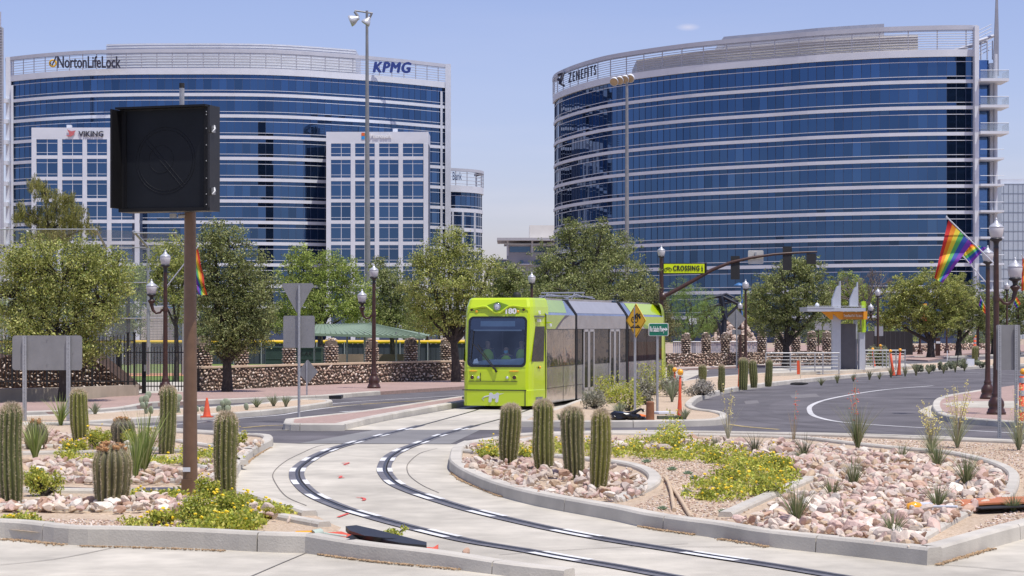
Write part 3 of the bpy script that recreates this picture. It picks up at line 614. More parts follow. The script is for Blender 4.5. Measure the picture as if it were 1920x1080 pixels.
def bush(label,px,py,wpx,hpx,n,cols,ls=.05,name='bush',z=.1,flowers=0,fm=None,seed=1,cat='bush',asp=.5,group=None,D=None):
    rr=np.random.RandomState(seed+int(px+py)); D=D or (CH-z)*F/(py-HY); s=F/D; x=(px-CX)/s; W=wpx/2/s; H=hpx/s; t=thing(name,label,cat,(x,D,z),group); b=MB(); st=MB(); n=int(n*1.6*(1 if D<45 else 1.5)); ls=ls*(1. if D<45 else 1.5)
    k=max(5,int(n/70))
    for i in range(k):
        a=rr.uniform(0,6.28); q=math.sqrt(rr.rand())*.8; hx=x+W*q*math.cos(a); hy=D+W*q*math.sin(a)*.9; hz=z+H*rr.uniform(.25,.85)*(1-.35*q)
        leaves(b,hx,hy,hz,W*.36,W*.36,H*.24,n//k,ls,cols,rr,asp); st.tube([(x,D,z),((x+hx)/2,(D+hy)/2,z+(hz-z)*.4),(hx,hy,hz)],[.018,.012,.005],0,4)
    b.build('leaves',leafm,t); st.build('twigs',bark,t)
    if flowers:
        fb=MB()
        for i in range(flowers):
            a=rr.uniform(0,6.28); q=math.sqrt(rr.rand()); V,Q=SP[i%8]; fb.add(V*rr.uniform(.018,.035)+np.array([x+W*q*math.cos(a),D+W*q*math.sin(a),z+H*rr.uniform(.5,1.)]),Q)
        fb.build('blossoms',fm,t)
    return t
YG=[(.50,.51,.07),(.36,.42,.06),(.60,.57,.13),(.24,.30,.05)]; GG=[(.30,.30,.22),(.4,.38,.30),(.22,.22,.15)]; OL=[(.16,.18,.06),(.22,.22,.08),(.28,.24,.12)]
bush('tall bright green bush in front of the streetcar doors',1150,757,96,66,520,YG)
bush('yellow green bush between the streetcar and the diamond sign post',1178,772,86,66,620,YG)
bush('bright green bush behind the green street sign post',1225,742,84,74,620,YG)
bush('sparse green sapling in front of the streetcar bellows',1100,742,50,60,350,YG)
bush('brownish dry bush beside the streetcar skirt',1120,768,60,48,700,GG)
bush('grey leafed bush between the two sign posts',1212,760,50,55,700,GG)
bush('grey bush behind the red delineator posts',1262,745,55,48,800,GG)
bush('pale grey brittle bush at the left end of the road kerb',1312,744,60,38,900,[(.5,.47,.42),(.4,.38,.33),(.3,.28,.22)])
bush('grey olive bush right of the stop pylon',1646,692,50,50,900,[(.25,.27,.14),(.32,.33,.2)],ls=.1)
for i,(px,py) in enumerate([(1722,697),(1745,697),(1766,694),(1785,692),(1798,687),(1808,691),(1872,688),(1838,690)]):
    bush('low sage green shrub in the row on the far right median',px,py,24,18,240,[(.26,.29,.18),(.33,.35,.24)],ls=.09,name='sage_shrub',group='sage shrubs on the far median',z=.1)
bush('young leafy weed behind the fallen black board on the kerb',735,1007,56,28,140,YG,ls=.045,z=.0)
bush('clipped round yellow bush at the tip of the left bed',507,972,54,24,1600,[(.42,.38,.03),(.34,.34,.05)],ls=.02)
bush('leafy green plant at the foot of the strappy clump, left bed',64,908,50,36,600,YG)
bush('yellow green shrub right of the cactus at the left edge',82,930,76,56,1300,YG,flowers=6,fm=yel)
bush('low bush with yellow blossoms around the slim cactus',140,850,60,30,900,YG,flowers=30,fm=yel)
bush('yellow green bush right of the slim cactus',182,842,50,48,900,YG,flowers=10,fm=yel)
bush('yellow green bush behind the clump and left of the brown pole',262,838,70,45,900,YG,flowers=6,fm=yel)
bush('bright bush right of the leaning cactus with upright twigs',446,838,40,38,500,YG,flowers=4,fm=yel)
bush('leafy bush at the foot of the brown pole with yellow blossoms',372,984,90,66,1500,YG,flowers=10,fm=yel,ls=.045)
bush('leafy bush at the foot of the leaning cactus',432,978,80,62,1800,YG,flowers=8,fm=yel,ls=.045)
bush('green shoots climbing behind the brown pole',385,950,60,62,900,YG,flowers=5,fm=yel)
# flowering ground cover as uncountable growth
gc=MB(); gf=MB(); RR=np.random.RandomState(5)
def rndc(): return RR.uniform(.8,1.35)
def gcf(x,y,h=.16):
    cb=rndc()
    nn=math.sin(x*3.1+y*.7)+math.sin(y*1.9-x*1.3)+RR.normal()*.5
    if nn<-.9: return
    h*=1.25 if nn>.5 else .8
    hh=h*(.5+.5*abs(math.sin(x*1.7+y*.9)))*RR.uniform(.5,1.2); leaves(gc,x,y,.10+hh*.55,.13,.13,hh*.5,20,.06,np.array(YG)*cb,RR,.55)
    if RR.rand()<.16: V,Q=SP[RR.randint(8)]; gf.add(V*RR.uniform(.022,.042)+np.array([x,y,.12+hh*1.1]),Q)
scatter_poly([(1140,843),(1250,828),(1300,838),(1420,858),(1480,880),(1505,915),(1440,935),(1350,945),(1285,940),(1290,915),(1330,905),(1370,880),(1290,868),(1200,860),(1140,858)],1000,lambda x,y:gcf(x,y,.24))
scatter_poly([(895,850),(940,842),(1060,838),(1140,843),(1140,858),(1050,856),(960,860),(900,858)],260,lambda x,y:gcf(x,y,.24))
scatter_poly([(1225,838),(1240,815),(1280,822),(1290,838)],90,lambda x,y:gcf(x,y,.5))
scatter_poly([(235,985),(300,974),(440,972),(490,984),(480,1000),(330,998),(240,993)],420,lambda x,y:gcf(x,y,.2))
scatter_poly([(250,925),(345,925),(345,946),(300,952),(250,940)],110,lambda x,y:gcf(x,y,.14))
scatter_poly([(-10,975),(60,978),(70,985),(-10,985)],60,lambda x,y:gcf(x,y,.14))
scatter_poly([(110,860),(300,866),(400,880),(300,872),(110,866)],120,lambda x,y:gcf(x,y,.18))
scatter_poly([(330,845),(420,850),(470,862),(440,868),(340,855)],90,lambda x,y:gcf(x,y,.2))
scatter_poly([(385,935),(500,950),(560,972),(450,965)],90,lambda x,y:gcf(x,y,.15))
G=thing('ground_cover','low yellow flowering ground cover spreading over the gravel beds','ground cover',(0,30,.1)); G['kind']='stuff'
tag(gc.build('foliage',leafm,G),None,None,None,'stuff'); tag(gf.build('yellow_flowers',yel,G),None,None,None,'stuff')
for i,(px,py,w_,h_,lb) in enumerate([(1262,846,60,40,'loose yellow green shrub at the far left of the flowering patch'),(1385,905,84,46,'loose flowering shrub in the middle of the island patch'),(1440,930,86,46,'flowering shrub at the right of the island patch, by the strip kerb'),(1335,936,76,36,'low flowering shrub at the front left of the island patch'),(1330,868,70,34,'flowering shrub behind the succulents on the island'),(1455,888,76,44,'flowering shrub at the back right of the island patch'),(1195,852,60,30,'flowering shrub right of the four island cacti'),(912,858,46,22,'yellow flowered shrub left of the island cacti'),(985,858,40,24,'yellow flowered shrub between the first two island cacti'),(300,985,60,34,'leafy shrub at the left end of the front flowering clump'),(215,918,60,26,'low flowering weeds behind the large barrel cactus')]):
    bush(lb,px,py,w_,h_*.85,330,YG,ls=.06,flowers=9,fm=yel)
# small succulents (rosettes) on the gravel
for px,py,lb in [(1260,882,'small succulent rosette, farthest back on the gravel wedge'),(1290,890,'succulent rosette beside the flowers, second from the back'),(1302,898,'succulent rosette half under the ground cover'),(1288,925,'succulent rosette hidden at the left edge of the ground cover'),(1242,956,'succulent rosette left of the dry sticks'),(1356,962,'round succulent near the front kerb joint'),(1212,868,'tiny succulent rosette right behind the rightmost island cactus'),(1052,858,'tiny succulent between the second and third island cacti'),(95,985,'pale succulent on the front gravel strip of the left bed'),(395,838,'small pale agave behind the leaning cactus')]:
    q=g(px,py,.1); s=F/q[1]; r=11/s; rr=np.random.RandomState(px); b=MB()
    for ring,(k,tl) in enumerate([(10,.35),(9,.8),(7,1.3)]):
        for i in range(k):
            a=6.283*i/k+ring*.3; L=r*(1-ring*.2); d=(math.cos(a)*math.cos(tl),math.sin(a)*math.cos(tl),math.sin(tl)); m=(q[0]+d[0]*L*.5,q[1]+d[1]*L*.5,q[2]+d[2]*L*.5)
            b.tube([(q[0],q[1],q[2]),m,(q[0]+d[0]*L,q[1]+d[1]*L,q[2]+d[2]*L+.01)],[.008,L*.2,.002],0,5)
    tag(b.build('succulent',mat('succulent_green',(.20,.27,.17),.6,var=.2,vs=10),None,q),lb,'succulent')
# prickly pears
pear=mat('prickly_pear_pad',(.28,.33,.22),.6,var=.15,vs=6)
for px,py,lb,n in [(275,776,'prickly pear clump behind the cactus left of the brown pole',9),(338,774,'prickly pear clump peeking out left of the brown pole',6),(372,772,'prickly pear pads just right of the brown pole',4),(418,772,'prickly pear clump behind the leaning cactus',7),(464,769,'single round prickly pear pad right of the leaning cactus',1)]:
    q=g(px,py,.12); s=F/q[1]; rr=np.random.RandomState(px); b=MB()
    pts=[(q[0],q[1],q[2])]
    for i in range(n):
        base=pts[rr.randint(len(pts))] if n>1 else pts[0]; r=6.0/s*rr.uniform(.8,1.2); a=rr.uniform(0,3.14); tl=rr.normal()*.5; c=(base[0]+math.sin(tl)*r,base[1]+rr.normal()*.05,base[2]+math.cos(tl)*r*1.05)
        pts.append((c[0]+math.sin(tl)*r*.8,c[1],c[2]+math.cos(tl)*r*.85)); M=T(*c,rr.uniform(-.7,.7))@Matrix.Rotation(tl,4,'Y')
        b.lathe([(0,-1.15),(.45,-1.),(.8,-.5),(.95,.1),(.8,.7),(.4,1.05),(0,1.12)],(0,0,0),0,12,M@Matrix.Diagonal((r,r*.22,r,1)))
        if i==0: pts.append((q[0]+.15,q[1],q[2])); pts.append((q[0]-.15,q[1],q[2]))
    tag(b.build('prickly_pear',pear,None,q),lb,'cactus')
# ================= trees =================
def tree(label,px,D,lobes,nl,ls,cols,seed,name='tree',trunk=.16,crown_y=None,clump=.42,lean=0,asp=.55,thin=1.,group=None,base_z=0.,limb=True,top=None):
    rr=np.random.RandomState(seed); s=F/D; X=(px-CX)/s; t=thing(name,label,'tree',(X,D,base_z),group)
    L=[]
    for (lx,ly,rx,ry) in lobes:
        c=w(lx,ly,D); L.append((c[0],D+rr.uniform(-.35,.35)*rx/s,c[2],rx/s,max(rx,ry)/s*.9,ry/s))
    zc=min(l[2]-l[5]*.5 for l in L) if crown_y is None else CH-(crown_y-HY)/s
    zc=max(zc,base_z+.6)
    tb=MB(); tx=X+lean*(zc-base_z)
    tb.tube([(X,D,base_z-.05),(X+lean*(zc-base_z)*.4+.03,D,base_z+(zc-base_z)*.45),(tx,D,zc)],[trunk*1.25,trunk*.95,trunk*.8],0,9)
    b=MB(); area=[l[3]*l[5] for l in L]; A=sum(area); nl=nl*1.75; ls=ls*1.15; cols=np.array(cols)*1.22; n0=nl/ (A)
    for l,a in zip(L,area):
        nL=int(n0*a); k=max(4,int(nL/26)); cx,cy,cz,rx,ry,rz=l
        if limb: tb.tube([(tx,D,zc-.1),((tx+cx)/2+rr.normal()*.1,(D+cy)/2,zc+(cz-zc)*.45),(cx,cy,cz)],[trunk*.6,trunk*.38,trunk*.18],0,6)
        for i in range(k):
            d=rr.normal(size=3); d/=np.linalg.norm(d); rad=rr.uniform(.35,1.03)**.6
            n=math.sin(d[0]*4+seed+cx)*math.cos(d[2]*5+cx*2)
            if n>.25: rad*=.55
            p=np.array([cx,cy,cz])+d*rad*np.array([rx,ry,rz]); out=rr.rand()<.26
            if out: p+=d*np.array([rx,ry,rz])*rr.uniform(.05,.3)
            cr=clump*rr.uniform(.55,1.1)*(.55 if out else .9); kk=rr.uniform(.5,1.25)
            leaves(b,p[0],p[1],p[2],cr,cr,cr*.7,26 if not out else 18,ls,np.array(cols)*kk,rr,asp,.2)
            if rr.rand()<.07: 
                tb.tube([(cx+(p[0]-cx)*.15,cy+(p[1]-cy)*.15,cz+(p[2]-cz)*.15-.1),tuple((p+np.array([cx,cy,cz]))/2+rr.normal(size=3)*.08),tuple(p)],[.035,.022,.008],0,4,cap=False)
    tb.build('trunk',bark,t); b.build('crown',leafm,t); return t
DG=[(.20,.235,.075),(.13,.165,.05),(.27,.30,.10),(.38,.39,.17)]
MG=[(.28,.31,.07),(.18,.23,.05),(.36,.38,.10),(.46,.46,.16)]
BG=[(.30,.36,.08),(.20,.27,.055),(.40,.45,.12)]
FG=[(.20,.25,.10),(.14,.19,.075),(.26,.30,.12)]
tree('large dense live oak over the left sign back, filling the left edge',118,69,[(120,520,95,72),(30,550,80,85),(190,560,58,75),(110,615,105,62),(60,480,50,40),(165,480,50,42),(55,640,55,36),(150,655,78,34),(215,520,34,50)],26000,.085,MG,1,trunk=.2,crown_y=690,lean=.02)
tree('dark green street tree right of the brown pole',425,79,[(430,462,45,48),(400,440,26,28),(460,520,56,56),(400,550,58,58),(448,600,68,55),(420,645,45,32),(485,560,40,50),(392,490,30,36),(475,630,38,30)],20000,.085,DG,2,trunk=.2,crown_y=675)
tree('lighter tree behind the double street lamp',330,98,[(318,478,40,42),(335,545,45,60),(350,490,36,46),(300,530,26,40)],8000,.09,MG,3,trunk=.12,crown_y=610)
tree('bright green tree behind the yield sign back',600,112,[(600,500,52,36),(548,525,40,44),(645,525,50,52),(600,570,88,48),(545,590,42,32),(670,575,40,42),(560,480,28,24)],17000,.10,BG,4,trunk=.17,crown_y=620)
tree('darker tree behind the tall grey light pole',735,115,[(725,535,38,50),(748,560,40,50),(735,595,56,38),(712,500,20,24)],9000,.10,DG,5,trunk=.15,crown_y=620)
tree('olive green tree left of the streetcar with a dark leaning trunk',855,93,[(842,462,44,42),(800,495,36,36),(862,505,50,48),(815,545,62,46),(880,548,52,42),(835,595,70,36),(920,500,26,22),(785,570,30,30),(900,590,44,26)],19000,.085,MG,6,trunk=.2,crown_y=640,lean=-.05)
tree('dark tree behind the streetcar roof by the single lamp globe',955,135,[(945,520,34,30),(975,535,34,28),(930,550,40,24)],6000,.13,DG,7,trunk=.15)
tree('big broad live oak behind the streetcar roof',1100,110,[(1095,448,46,36),(1150,470,52,40),(1075,495,85,52),(1025,515,52,40),(1150,525,70,50),(1090,555,110,40),(1195,545,36,46),(1010,555,50,34),(1130,425,20,18),(1065,430,18,22)],30000,.095,DG,8,trunk=.28,crown_y=600)
tree('feathery bright green palo verde behind the signal mast pole',1300,152,[(1295,570,44,36),(1260,590,36,40),(1325,585,32,36),(1290,620,50,28),(1280,540,26,20)],12000,.10,[(.20,.30,.06),(.26,.36,.09),(.15,.23,.05)],9,asp=.25,trunk=.12,clump=.4)
tree('olive brown tree right behind the streetcar rear',1235,140,[(1225,575,30,36),(1240,610,34,36),(1222,545,20,24)],6000,.11,[(.17,.18,.07),(.24,.22,.10),(.12,.13,.05)],10,trunk=.12)
tree('dark green street tree left of the stop pylon',1474,132,[(1470,530,55,40),(1428,565,42,40),(1520,520,38,34),(1500,585,60,42),(1450,605,46,32),(1540,570,30,40),(1490,500,34,22)],19000,.115,DG,11,trunk=.26,crown_y=648)
tree('light green tree behind the bare branches',1600,168,[(1585,540,34,32),(1620,560,36,36),(1595,590,46,34),(1560,555,22,30)],8000,.13,BG,12,trunk=.15)
tree('wide olive green tree behind the large rainbow flag',1745,168,[(1700,545,52,32),(1758,535,60,34),(1720,585,66,36),(1790,570,44,38),(1672,595,34,26),(1760,605,52,24)],22000,.135,MG,13,trunk=.32,crown_y=640)
tree('round green tree right of the wide olive one, half behind the lamp poles',1797,176,[(1815,555,34,36),(1800,600,48,30),(1840,590,30,32)],9000,.14,DG,14,trunk=.26,crown_y=640)
tree('dark tree between the right lamp poles',1862,190,[(1860,580,34,30),(1895,575,36,32),(1875,610,50,24)],9000,.15,DG,15,trunk=.2)
tree('tree at the right edge behind the small flag',1935,185,[(1925,560,30,40),(1940,600,40,30)],5000,.15,DG,16,trunk=.2)
for i,(px,py,rx,ry,D,lb) in enumerate([(30,600,70,50,150,'hazy tree low behind the backstop at the left edge'),(215,600,60,52,150,'pale green tree seen through the chain link backstop'),(240,530,36,46,140,'thin tree behind the backstop post'),(490,600,50,30,150,'low tree behind the right side of the dark street tree'),(690,590,40,40,150,'background tree between bright tree and light pole'),(1350,600,46,26,185,'low green tree behind the black sculpture'),(1405,585,40,40,190,'dark tree behind the single lamp right of the sculpture'),(1560,620,60,24,210,'low dark tree behind the stop pylon'),(1660,625,60,18,230,'far low tree behind the black screen wall'),(1850,630,60,18,240,'far low tree at the road end'),(960,590,60,30,170,'low background tree hidden by the streetcar'),(1180,590,60,34,170,'background tree behind the broad live oak'),(800,600,60,30,160,'background tree behind the olive tree'),(380,600,60,40,150,'background tree behind the brown pole'),(90,560,90,60,135,'background tree behind the large live oak')]):
    tree(lb,px,D,[(px,py,rx,ry),(px-rx*.5,py+8,rx*.6,ry*.8),(px+rx*.5,py+6,rx*.6,ry*.75)],4500,.14,FG if i%2 else BG,30+i,trunk=.15,limb=False,clump=.6)
# pine
def pine():
    D=150; s=F/D; rr=np.random.RandomState(77); t=thing('pine_tree','shaggy yellow green pine rising behind the backstop, left of the black signal box','tree',((95-CX)/s,D,0)); b=MB(); tb=MB(); X=(95-CX)/s
    tb.tube([(X,D,0),(X,D,6),(X-.4,D,CH+(HY-360)/s)],[.3,.22,.06],0,8)
    for (lx,ly,rx,ry) in [(75,358,20,20),(62,400,24,14),(110,385,26,26),(140,405,28,22),(100,420,50,24),(45,410,30,10),(165,428,26,12),(95,450,60,22),(130,378,12,16),(40,395,10,16),(62,345,14,12)]:
        c=w(lx,ly,D); cy=D+rr.normal()*.8; tb.tube([(X,D,c[2]-1.),(c[0],cy,c[2])],[.08,.03],0,5)
        for i in range(int(rx*ry*.11)):
            d=rr.normal(size=3); d/=np.linalg.norm(d); p=np.array([c[0],cy,c[2]])+d*rr.uniform(.4,1.05)*np.array([rx/s,rx/s,ry/s]); kk=rr.uniform(.6,1.3)
            leaves(b,p[0],p[1],p[2],.16,.16,.42,36,.26,np.array([(.30,.29,.07),(.42,.38,.12),(.18,.19,.05)])*kk,rr,.14,2.2)
    tb.build('trunk',bark,t); b.build('crown',leafm,t)
pine()
# bare tree
def bare(px,D,ytop,label,seed):
    s=F/D; rr=np.random.RandomState(seed); X=(px-CX)/s; t=thing('bare_tree',label,'tree',(X,D,0)); b=MB(); H=CH+(HY-ytop)/s
    def br(p,d,L,r,k):
        q=p+d*L; m=(p+q)/2+rr.normal(size=3)*L*.06; b.tube([tuple(p),tuple(m),tuple(q)],[r,r*.8,r*.6],0,5 if k>2 else 4,cap=False)
        if k==0: return
        for _ in range(3 if k>1 else 4):
            e=d+rr.normal(size=3)*.42; e[2]+=.12; e/=np.linalg.norm(e); br(q,e,L*rr.uniform(.62,.82),r*.6,k-1)
    br(np.array([X,D,0.]),np.array([0.03,0,1.]),H*.30,.16,5); b.build('branches',mat('grey_bare_bark',(.16,.13,.11),.9,var=.2),t)
bare(1615,150,478,'bare grey tree with fine twigs behind the stop pylon',5)
# ================= stone walls =================
SC=[(.62,.47,.35),(.50,.37,.28),(.72,.58,.46),(.42,.30,.23),(.78,.68,.58),(.34,.25,.2)]
def stones_on(b,p0,p1,zf,size,rr,depth=.06,dens=1.,top=False,flatk=.75,cols=SC):
    # stones over a vertical strip between ground points p0->p1, z in [z0,z1(t)], facing -y side
    L=math.hypot(p1[0]-p0[0],p1[1]-p0[1]); ux,uy=(p1[0]-p0[0])/L,(p1[1]-p0[1])/L; nx,ny=uy,-ux
    rows_=0; z=size*.4
    zmax=max(zf(0),zf(.5),zf(1))
    while z<zmax:
        x=(rows_%2)*size*.5
        while x<L:
            if z<zf(x/L):
                s=size*rr.uniform(.36,.78); v,f=SP[rr.randint(8)]; a=rr.normal()*.5; c,s_=math.cos(a),math.sin(a)
                q=v*np.array([s,s*.6,s*flatk]); q=q@np.array([[c,0,s_],[0,1,0],[-s_,0,c]])
                jx=x+rr.normal()*size*.24; jz=z+rr.normal()*size*.18; o=rr.uniform(0,.03)
                P=np.stack([p0[0]+ux*(jx+q[:,0])+nx*(q[:,1]*-1+o)*1.,p0[1]+uy*(jx+q[:,0])+ny*(-q[:,1]+o),jz+q[:,2]],1)
                b.add(P,f,0,np.array(cols[rr.randint(len(cols))])*rr.uniform(.8,1.2),smooth=True)
            x+=size*1.0
        z+=size*.78; rows_+=1
def pillar_geo(b,x,y,r,h,size,rr,z0=0.,core=None,cols=SC):
    z=z0+size*.3; n=max(6,int(2*math.pi*r/size))
    while z<z0+h:
        t=(z-z0)/h; rad=r*(1 if t<.85 else .8)
        for j in range(n):
            a=6.283*j/n+z*3; s=size*rr.uniform(.45,.62); v,f=SP[rr.randint(8)]; q=v*np.array([s,s*.8,s*.6]); c,s_=math.cos(a),math.sin(a)
            P=np.stack([x+c*(rad+q[:,1])-s_*q[:,0],y+s_*(rad+q[:,1])+c*q[:,0],z+q[:,2]+rr.normal()*size*.06],1); b.add(P,f,0,np.array(cols[rr.randint(len(cols))])*rr.uniform(.8,1.2),smooth=True)
        z+=size*.66
    for j in range(5): v,f=SP[j]; b.add(v*np.array([r*.6,r*.6,size*.5])+np.array([x+rr.normal()*r*.2,y+rr.normal()*r*.2,z0+h]),f,0,cols[j%len(cols)],smooth=True)
def wall_run(path,h,size,label,seed,cap=None,thick=.35,zb=.1):
    rr=np.random.RandomState(seed); P=[g(*p)[:2] for p in path]; t=thing('stone_wall',label,'wall',(P[0][0],P[0][1],0)); b=MB(); cb=MB(); kb=MB()
    for i,(p,q) in enumerate(zip(P[:-1],P[1:])):
        stones_on(b,p,q,lambda u:h,size,rr)
        dx,dy=q[0]-p[0],q[1]-p[1]; L=math.hypot(dx,dy); nx,ny=-dy/L,dx/L; 
        cb.slab([p,q,(q[0]+nx*thick,q[1]+ny*thick),(p[0]+nx*thick,p[1]+ny*thick)],0,h-.02+.001*i)
        if cap: kb.slab([(p[0]-nx*.05,p[1]-ny*.05),(q[0]-nx*.05,q[1]-ny*.05),(q[0]+nx*(thick+.25),q[1]+ny*(thick+.25)),(p[0]+nx*(thick+.25),p[1]+ny*(thick+.25))],h,h+.07+.001*i)
    b.build('stone_facing',stonem,t); cb.build('core',stonecore,t)
    if cap: kb.build('coping',mat('tan_coping',(.58,.44,.30),.8,var=.08),t)
    return t
wall_run([(375,737),(500,731),(620,726),(710,722),(790,719),(880,717),(960,712)],.95,.17,'long cobblestone wall with a tan coping along the left sidewalk',3,True)
for i,(px,wp,yt) in enumerate([(380,34,632),(452,25,640),(542,24,642),(621,24,636),(697,24,637),(770,24,635),(836,20,635)]):
    rr=np.random.RandomState(200+i); yb=735-(px-380)*.040; D=CH*F/(yb-HY)+.35; s=F/D; b=MB(); X=(px-CX)/s; H=(yb-yt)/s; r=wp/2/s
    t=thing('stone_pillar',['wide dark stone pillar right behind the brown pole','stone pillar between the dark street tree and the utility boxes','stone pillar left of the yield sign post, behind its square plate','stone pillar left of the brown street lamp','stone pillar behind the brown street lamp','stone pillar midway between the street lamp and the leaning tree','stone pillar at the leaning tree beside the streetcar'][i],'pillar',(X,D,0),'stone pillars on the left wall')
    pillar_geo(b,X,D,r,H,.15,rr); b.build('stone_facing',stonem,t); cb=MB(); cb.lathe([(r,0),(r*.97,H-.1),(0,H-.02)],(X,D,0),0,10); cb.build('core',stonecore,t)
wall_run([(1250,691),(1340,689),(1440,686),(1560,683)],.95,.2,'low stacked stone wall behind the distant cacti on the right',4)
for i,(px,yt,lb) in enumerate([(1286,626,'stone pillar nearest the streetcar rear'),(1324,625,'second stone pillar behind the streetcar, left of the sculpture'),(1360,625,'stone pillar in front of the black sculpture'),(1392,628,'stone pillar beside the grey diamond sign back'),(1428,622,'shaded dark stone pillar right of the lamp'),(1461,624,'stone pillar just left of the dark street tree'),(1492,622,'stone pillar just right of the dark street tree'),(1522,622,'stone pillar left of the stop pylon'),(1550,622,'stone pillar touching the stop pylon')]):
    rr=np.random.RandomState(230+i); yb=690-(px-1250)*.026; D=CH*F/(yb-HY)+.3; s=F/D; b=MB(); X=(px-CX)/s; H=(yb-yt)/s; r=8.5/s
    t=thing('stone_pillar',lb,'pillar',(X,D,0),'stone pillars on the right wall'); pillar_geo(b,X,D,r,H,.2,rr); b.build('stone_facing',stonem,t); cb=MB(); cb.lathe([(r,0),(r*.97,H-.1),(0,H-.02)],(X,D,0),0,10); cb.build('core',stonecore,t)
# retaining wall at the left with the stone slope above
P=[g(*p)[:2] for p in [(-120,759),(0,757),(130,754),(256,748)]]
b=MB()
for p,q in zip(P[:-1],P[1:]): b.slab([p,q,(q[0],q[1]+.5),(p[0],p[1]+.5)],0,.50)
tag(b.build('retaining_wall',mat('stained_tan_concrete',(.50,.43,.33),.85,var=.12,vs=2,stain=.3,streak=True),None,(P[1][0],P[1][1],0)),'low stained tan concrete retaining wall at the left behind the sign posts','wall')
t=thing('stone_embankment','dark embankment faced with pale stones behind the iron fence, sloping down to the gate','embankment',(w(100,0,76)[0],76,0)); b=MB(); cb=MB(); rr=np.random.RandomState(9)
zf=[(-120,640),(0,672),(30,662),(154,654),(219,706),(244,729)]; D=77.; s=F/D
def hz(px):
    for (a,ya),(c,yc) in zip(zf[:-1],zf[1:]):
        if a<=px<=c: return CH-((ya+(yc-ya)*(px-a)/(c-a))-HY)/s
    return .3
stones_on(b,((-120-CX)/s,D),((244-CX)/s,D),lambda u:hz(-120+364*u),.15,rr,cols=[(.62,.50,.38),(.5,.38,.27),(.7,.62,.52),(.2,.13,.09),(.15,.1,.07)],flatk=.6)
poly=[((p-CX)/s,CH-(y-HY)/s) for p,y in zf]+[((244-CX)/s,.2),((-120-CX)/s,.2)]
cb.prism(poly,D+.02,D+2.5); b.build('stone_facing',stonem,t); cb.build('core',mat('dark_soil',(.06,.035,.022),.95,var=.3,vs=5),t)

# pale slatted fence between the right pillars
D=(CH)*F/(684-HY)+4; s=F/D; t=thing('slat_fence','pale grey slatted fence behind the low right stone wall and its pillars','fence',((1340-CX)/s,D,0)); b=MB(); x=(1262-CX)/s
while x<(1436-CX)/s: b.bbox(x,x+.10,D,D+.03,.3,CH-(641-HY)/s); x+=.14
b.build('slats',mat('pale_slat',(.40,.41,.45),.6,var=.1),t); b=MB(); b.tube([((1262-CX)/s,D-.03,CH-(641-HY)/s),((1436-CX)/s,D-.03,CH-(641-HY)/s)],.05,0,5); b.build('top_rail',galv,t)
# ================= left fences, backstop, field =================
def fence_bay(b,x0,x1,y0,y1,z0,z1,sp,pw):
    n=max(1,int(math.hypot(x1-x0,y1-y0)/sp)); 
    for i in range(n+1):
        u=i/n; x=x0+(x1-x0)*u; y=y0+(y1-y0)*u; b.box((x,y,(z0+z1)/2),(pw,pw,z1-z0)); b.add([(x-pw/2,y-pw/2,z1),(x+pw/2,y-pw/2,z1),(x+pw/2,y+pw/2,z1),(x-pw/2,y+pw/2,z1),(x,y,z1+.06)],[(0,1,4),(1,2,4),(2,3,4),(3,0,4)])
    for z in (z0+.18,z1-.18): b.tube([(x0,y0-.0,z),(x1,y1,z)],.022,0,4)
D=74.5; s=F/D
t=thing('iron_fence','black iron picket fence standing on the retaining wall left of the gate','fence',((60-CX)/s,D,.4))
xs=[-60,23,88,173,240,252]
for a,c in zip(xs[:-1],xs[1:]):
    b=MB(); fence_bay(b,(a-CX)/s,(c-CX)/s,D,D,.45,2.26,.118,.028); b.build('panel',black,t)
for a in xs: b=MB(); b.box(((a-CX)/s,D,1.4),(.07,.07,1.9)); b.box(((a-CX)/s,D,2.37),(.1,.1,.04)); b.build('post',black,t)
D=80; s=F/D
t=thing('iron_gate','closed black iron picket gate beside the retaining wall end','gate',((300-CX)/s,D,0))
for a,c in ((222,268),(272,346),(346,372)):
    b=MB(); fence_bay(b,(a-CX)/s,(c-CX)/s,D,D,.12,1.78,.112,.028); b.build('panel',black,t)
for a in (222,270): b=MB(); b.box(((a-CX)/s,D,1.0),(.15,.15,2.0)); b.build('post',black,t)
b=MB(); b.box(((273-CX)/s,D-.1,1.0),(.08,.08,.25)); b.build('latch',galvd,t)
chain=mat('chain_link',(.45,.46,.47),.5,metal=.4,var=.1,alpha=.24)
D=112; s=F/D
t=thing('backstop','tall chain link backstop with bent grey top posts at the left','fence',((150-CX)/s,D,0))
def ln(b,pts,r): b.tube([w(px,py,D+dy) for px,py,dy in pts],r,0,6)
for i,(a,top) in enumerate(((52,432),(180,430),(250,433),(328,437))):
    b=MB(); a2={52:52,180:199,250:278,328:343}[a]; q=w(a2,464,D); ln(b,[(a,top,-1.2),(a2,464,0)],.07); b.tube([(q[0],D,0),(q[0],D,q[2])],.09 if a2==278 else .05,0,8); b.build('post',galv,t)
for y_,a,c,dy in ((430,-60,180,-1.2),(464,-60,320,0),(530,-60,330,0),(597,-60,345,0),(437,250,332,-1.2)):
    b=MB(); ln(b,[(a,y_,dy),(c,y_,dy)],.035); b.build('rail',galv,t)
b=MB(); 
def quadpx(b,pts): b.add([w(px,py,D+dy) for px,py,dy in pts],[(0,1,2,3)])
quadpx(b,[(-60,464,.03),(345,464,.03),(345,703,.03),(-60,703,.03)]); quadpx(b,[(-60,430,-1.2),(180,430,-1.2),(199,463,.0),(-60,463,.0)]); quadpx(b,[(182,430,-1.2),(328,437,-1.2),(343,463,.0),(201,463,.0)]); b.build('mesh',chain,t)
